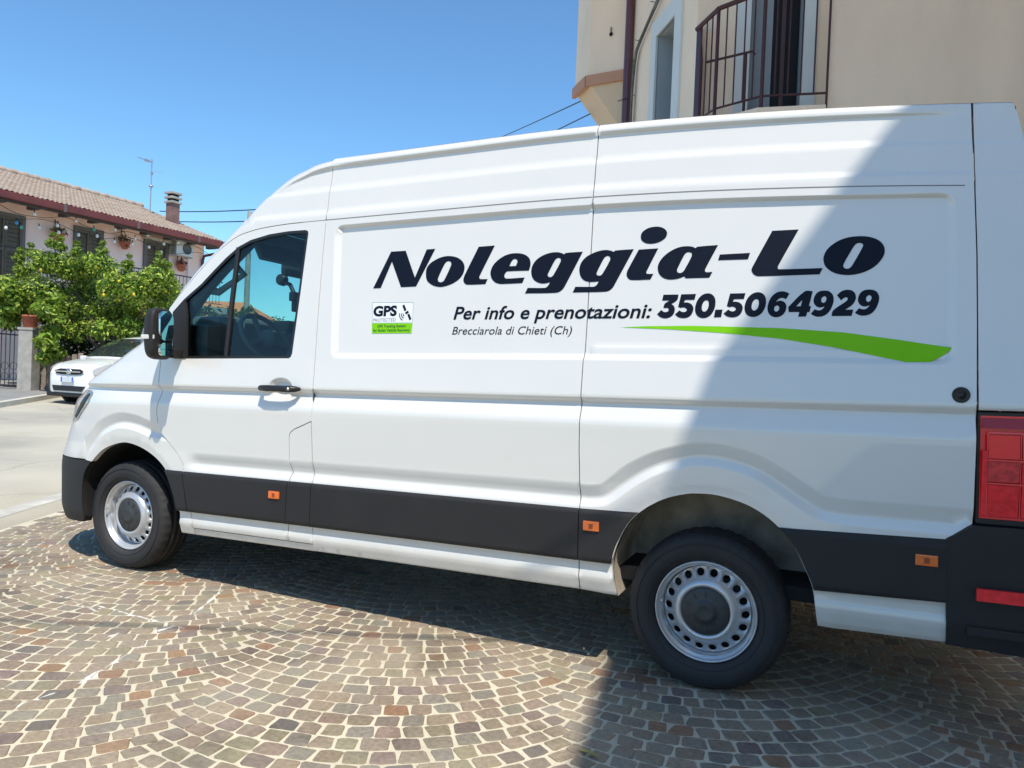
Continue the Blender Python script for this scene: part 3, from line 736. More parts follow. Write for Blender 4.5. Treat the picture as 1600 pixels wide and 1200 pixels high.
mould('side_moulding', [(.627, ZM0), (.580, .652), (.579, ZM1), (1.382, ZM1), (1.376, .644), (1.370, ZM0)])
mould('side_moulding', [(1.370, ZM0), (1.376, .644), (1.382, ZM1), (1.544, ZM1), (1.541, ZM0)])
mould('side_moulding', [(1.541, ZM0), (1.544, ZM1), (3.086, ZM1), (3.085, ZM0)])
ra = [(x-.004, z) for x, z in arch_cut(RAC, ZM0, ZM1) if x < 3.5]; rb = [(x+.004, z) for x, z in arch_cut(RAC, ZM0, ZM1) if x > 3.8]
mould('side_moulding', [(3.085, ZM0), (3.086, ZM1), (3.364, ZM1)] + ra[::-1] + [(3.24, ZM0)])
mould('side_moulding', [(4.557, ZM0+.012), (4.089, ZM0-.004)] + rb[::-1] + [(3.945, ZM1-.004), (4.552, ZM1+.012)])
# --- side markers
def marker(x0, x1, z0, z1, y=-.0245):
    b = MB(); b.box(((x0+x1)/2, y-.001, (z0+z1)/2), (x1-x0, .012, z1-z0), bev=.004); o = b.build('side_marker_lamp', AMBER, van)
    q = MB(); cx, cz = (x0+x1)/2, (z0+z1)/2; q.box((cx, y-.0075, cz), ((x1-x0)*.24, .002, (z1-z0)*.5)); q.box((cx, y-.0085, cz+.004), ((x1-x0)*.1, .002, (z1-z0)*.14))
    q.build('lamp_centre', mat('dark amber', (.30, .055, .012), rough=.3), o)
marker(1.253, 1.328, .571, .612); marker(3.110, 3.186, .578, .622); marker(4.447, 4.523, .580, .622)
# --- plug on the rear quarter
b = MB(); yq = float(S(4.589, 1.233, 'plain')); b.lathe([(.0005, -.010), (.012, -.010), (.0125, -.006), (.022, -.006), (.026, -.009), (.029, -.007), (.031, .002), (.031, .02)], 32, 'Y', (4.589, yq, 1.233)); b.build('fuel_plug', SEAL, van)
# --- window
wz = np.array(WIN)
def pane(name, poly, m, kind, off, parent=van, mirror=True):
    poly = np.asarray(poly, float); lo, hi = poly.min(0), poly.max(0); gx, gz = np.meshgrid(np.arange(lo[0], hi[0], .06), np.arange(lo[1], hi[1], .06)); P = np.stack([gx.ravel(), gz.ravel()], 1); P = P[pip(P, poly)]
    V, F, _ = tri(poly, [], P, .06, .02)
    y = np.interp(V[:, 1], [1.34, 2.098], [.006, .087]) + off
    n = np.tile(np.array([[0, -1, .107]])/math.hypot(1, .107), (len(V), 1))
    vv = np.stack([V[:, 0], y, V[:, 1]], 1)
    o = make(name, vv, F, m, parent, normals=n)
    if mirror:
        v2 = vv.copy(); v2[:, 1] = VW-v2[:, 1]; n2 = n.copy(); n2[:, 1] *= -1
        make(name, v2, [f[::-1] for f in F], m, parent, normals=n2)
    return o
rim_in = inset(WIN, .016)
def ring(name, outer, inner, m, off, depth, mirror=True, parent=van):
    outer = np.asarray(outer, float); inner = np.asarray(inner, float)
    if area(outer) < 0: outer = outer[::-1]
    if area(inner) < 0: inner = inner[::-1]
    V, F, loops = tri(outer, [inner], np.zeros((0, 2)), .03)
    def Y(v): return np.interp(v[:, 1], [1.34, 2.098], [.006, .087])+off
    vv = [np.stack([V[:, 0], Y(V), V[:, 1]], 1)]; faces = [tuple(f) for f in F]; n = len(V)
    for l, s in zip(loops, (1, -1)):
        L = len(l); y = Y(l); vv += [np.stack([l[:, 0], y, l[:, 1]], 1), np.stack([l[:, 0], y+depth, l[:, 1]], 1)]
        for i in range(L):
            j = (i+1) % L; q = (n+L+i, n+L+j, n+j, n+i); faces.append(q if s > 0 else q[::-1])
        n += 2*L
    vv = np.vstack(vv); o = make(name, vv, faces, m, parent)
    if mirror:
        v2 = vv.copy(); v2[:, 1] = VW-v2[:, 1]; make(name, v2, [f[::-1] for f in faces], m, parent)
    return o
pane('door_window', inset(WIN, .004), GLASS, 'door', .012)
ring('window_seal', inset(WIN, -.003), rim_in, SEAL, .001, .02)
SAIL = [(.457, 1.356), (.428, 1.50), (.411, 1.640), (.500, 1.722), (.530, 1.60), (.560, 1.356)]
bsail = MB(); sv = [(x, float(np.interp(z, [1.34, 2.098], [.006, .087]))-.006, z) for x, z in SAIL]; sw_ = [(x, y+.05, z) for x, y, z in sv]
bsail.add(sv+sw_, [tuple(range(6)), tuple(range(11, 5, -1))]+[(i, (i+1) % 6, 6+(i+1) % 6, 6+i) for i in range(6)]); bsail.build('mirror_sail', BLACKP, van)
bb_ = MB(); bb_.tube([(.884, .088, 2.018), (.878, .05, 1.70), (.873, .016, 1.366)], .015, 6); bb_.build('window_bar', SEAL, van)
# --- door handle
hb = MB()
pts = [(1.178, -.012, 1.188), (1.20, -.046, 1.189), (1.25, -.056, 1.189), (1.34, -.056, 1.188), (1.405, -.052, 1.187), (1.435, -.035, 1.187), (1.446, -.010, 1.187)]
hb.tube(pts, [.012, .017, .018, .018, .019, .017, .010], 10); hd = hb.build('door_handle', SEAL, van)
k = MB(); k.lathe([(.0005, -.002), (.006, -.002), (.0075, .004)], 16, 'Y', (1.412, -.070, 1.187)); k.build('lock_barrel', CHROME, hd)

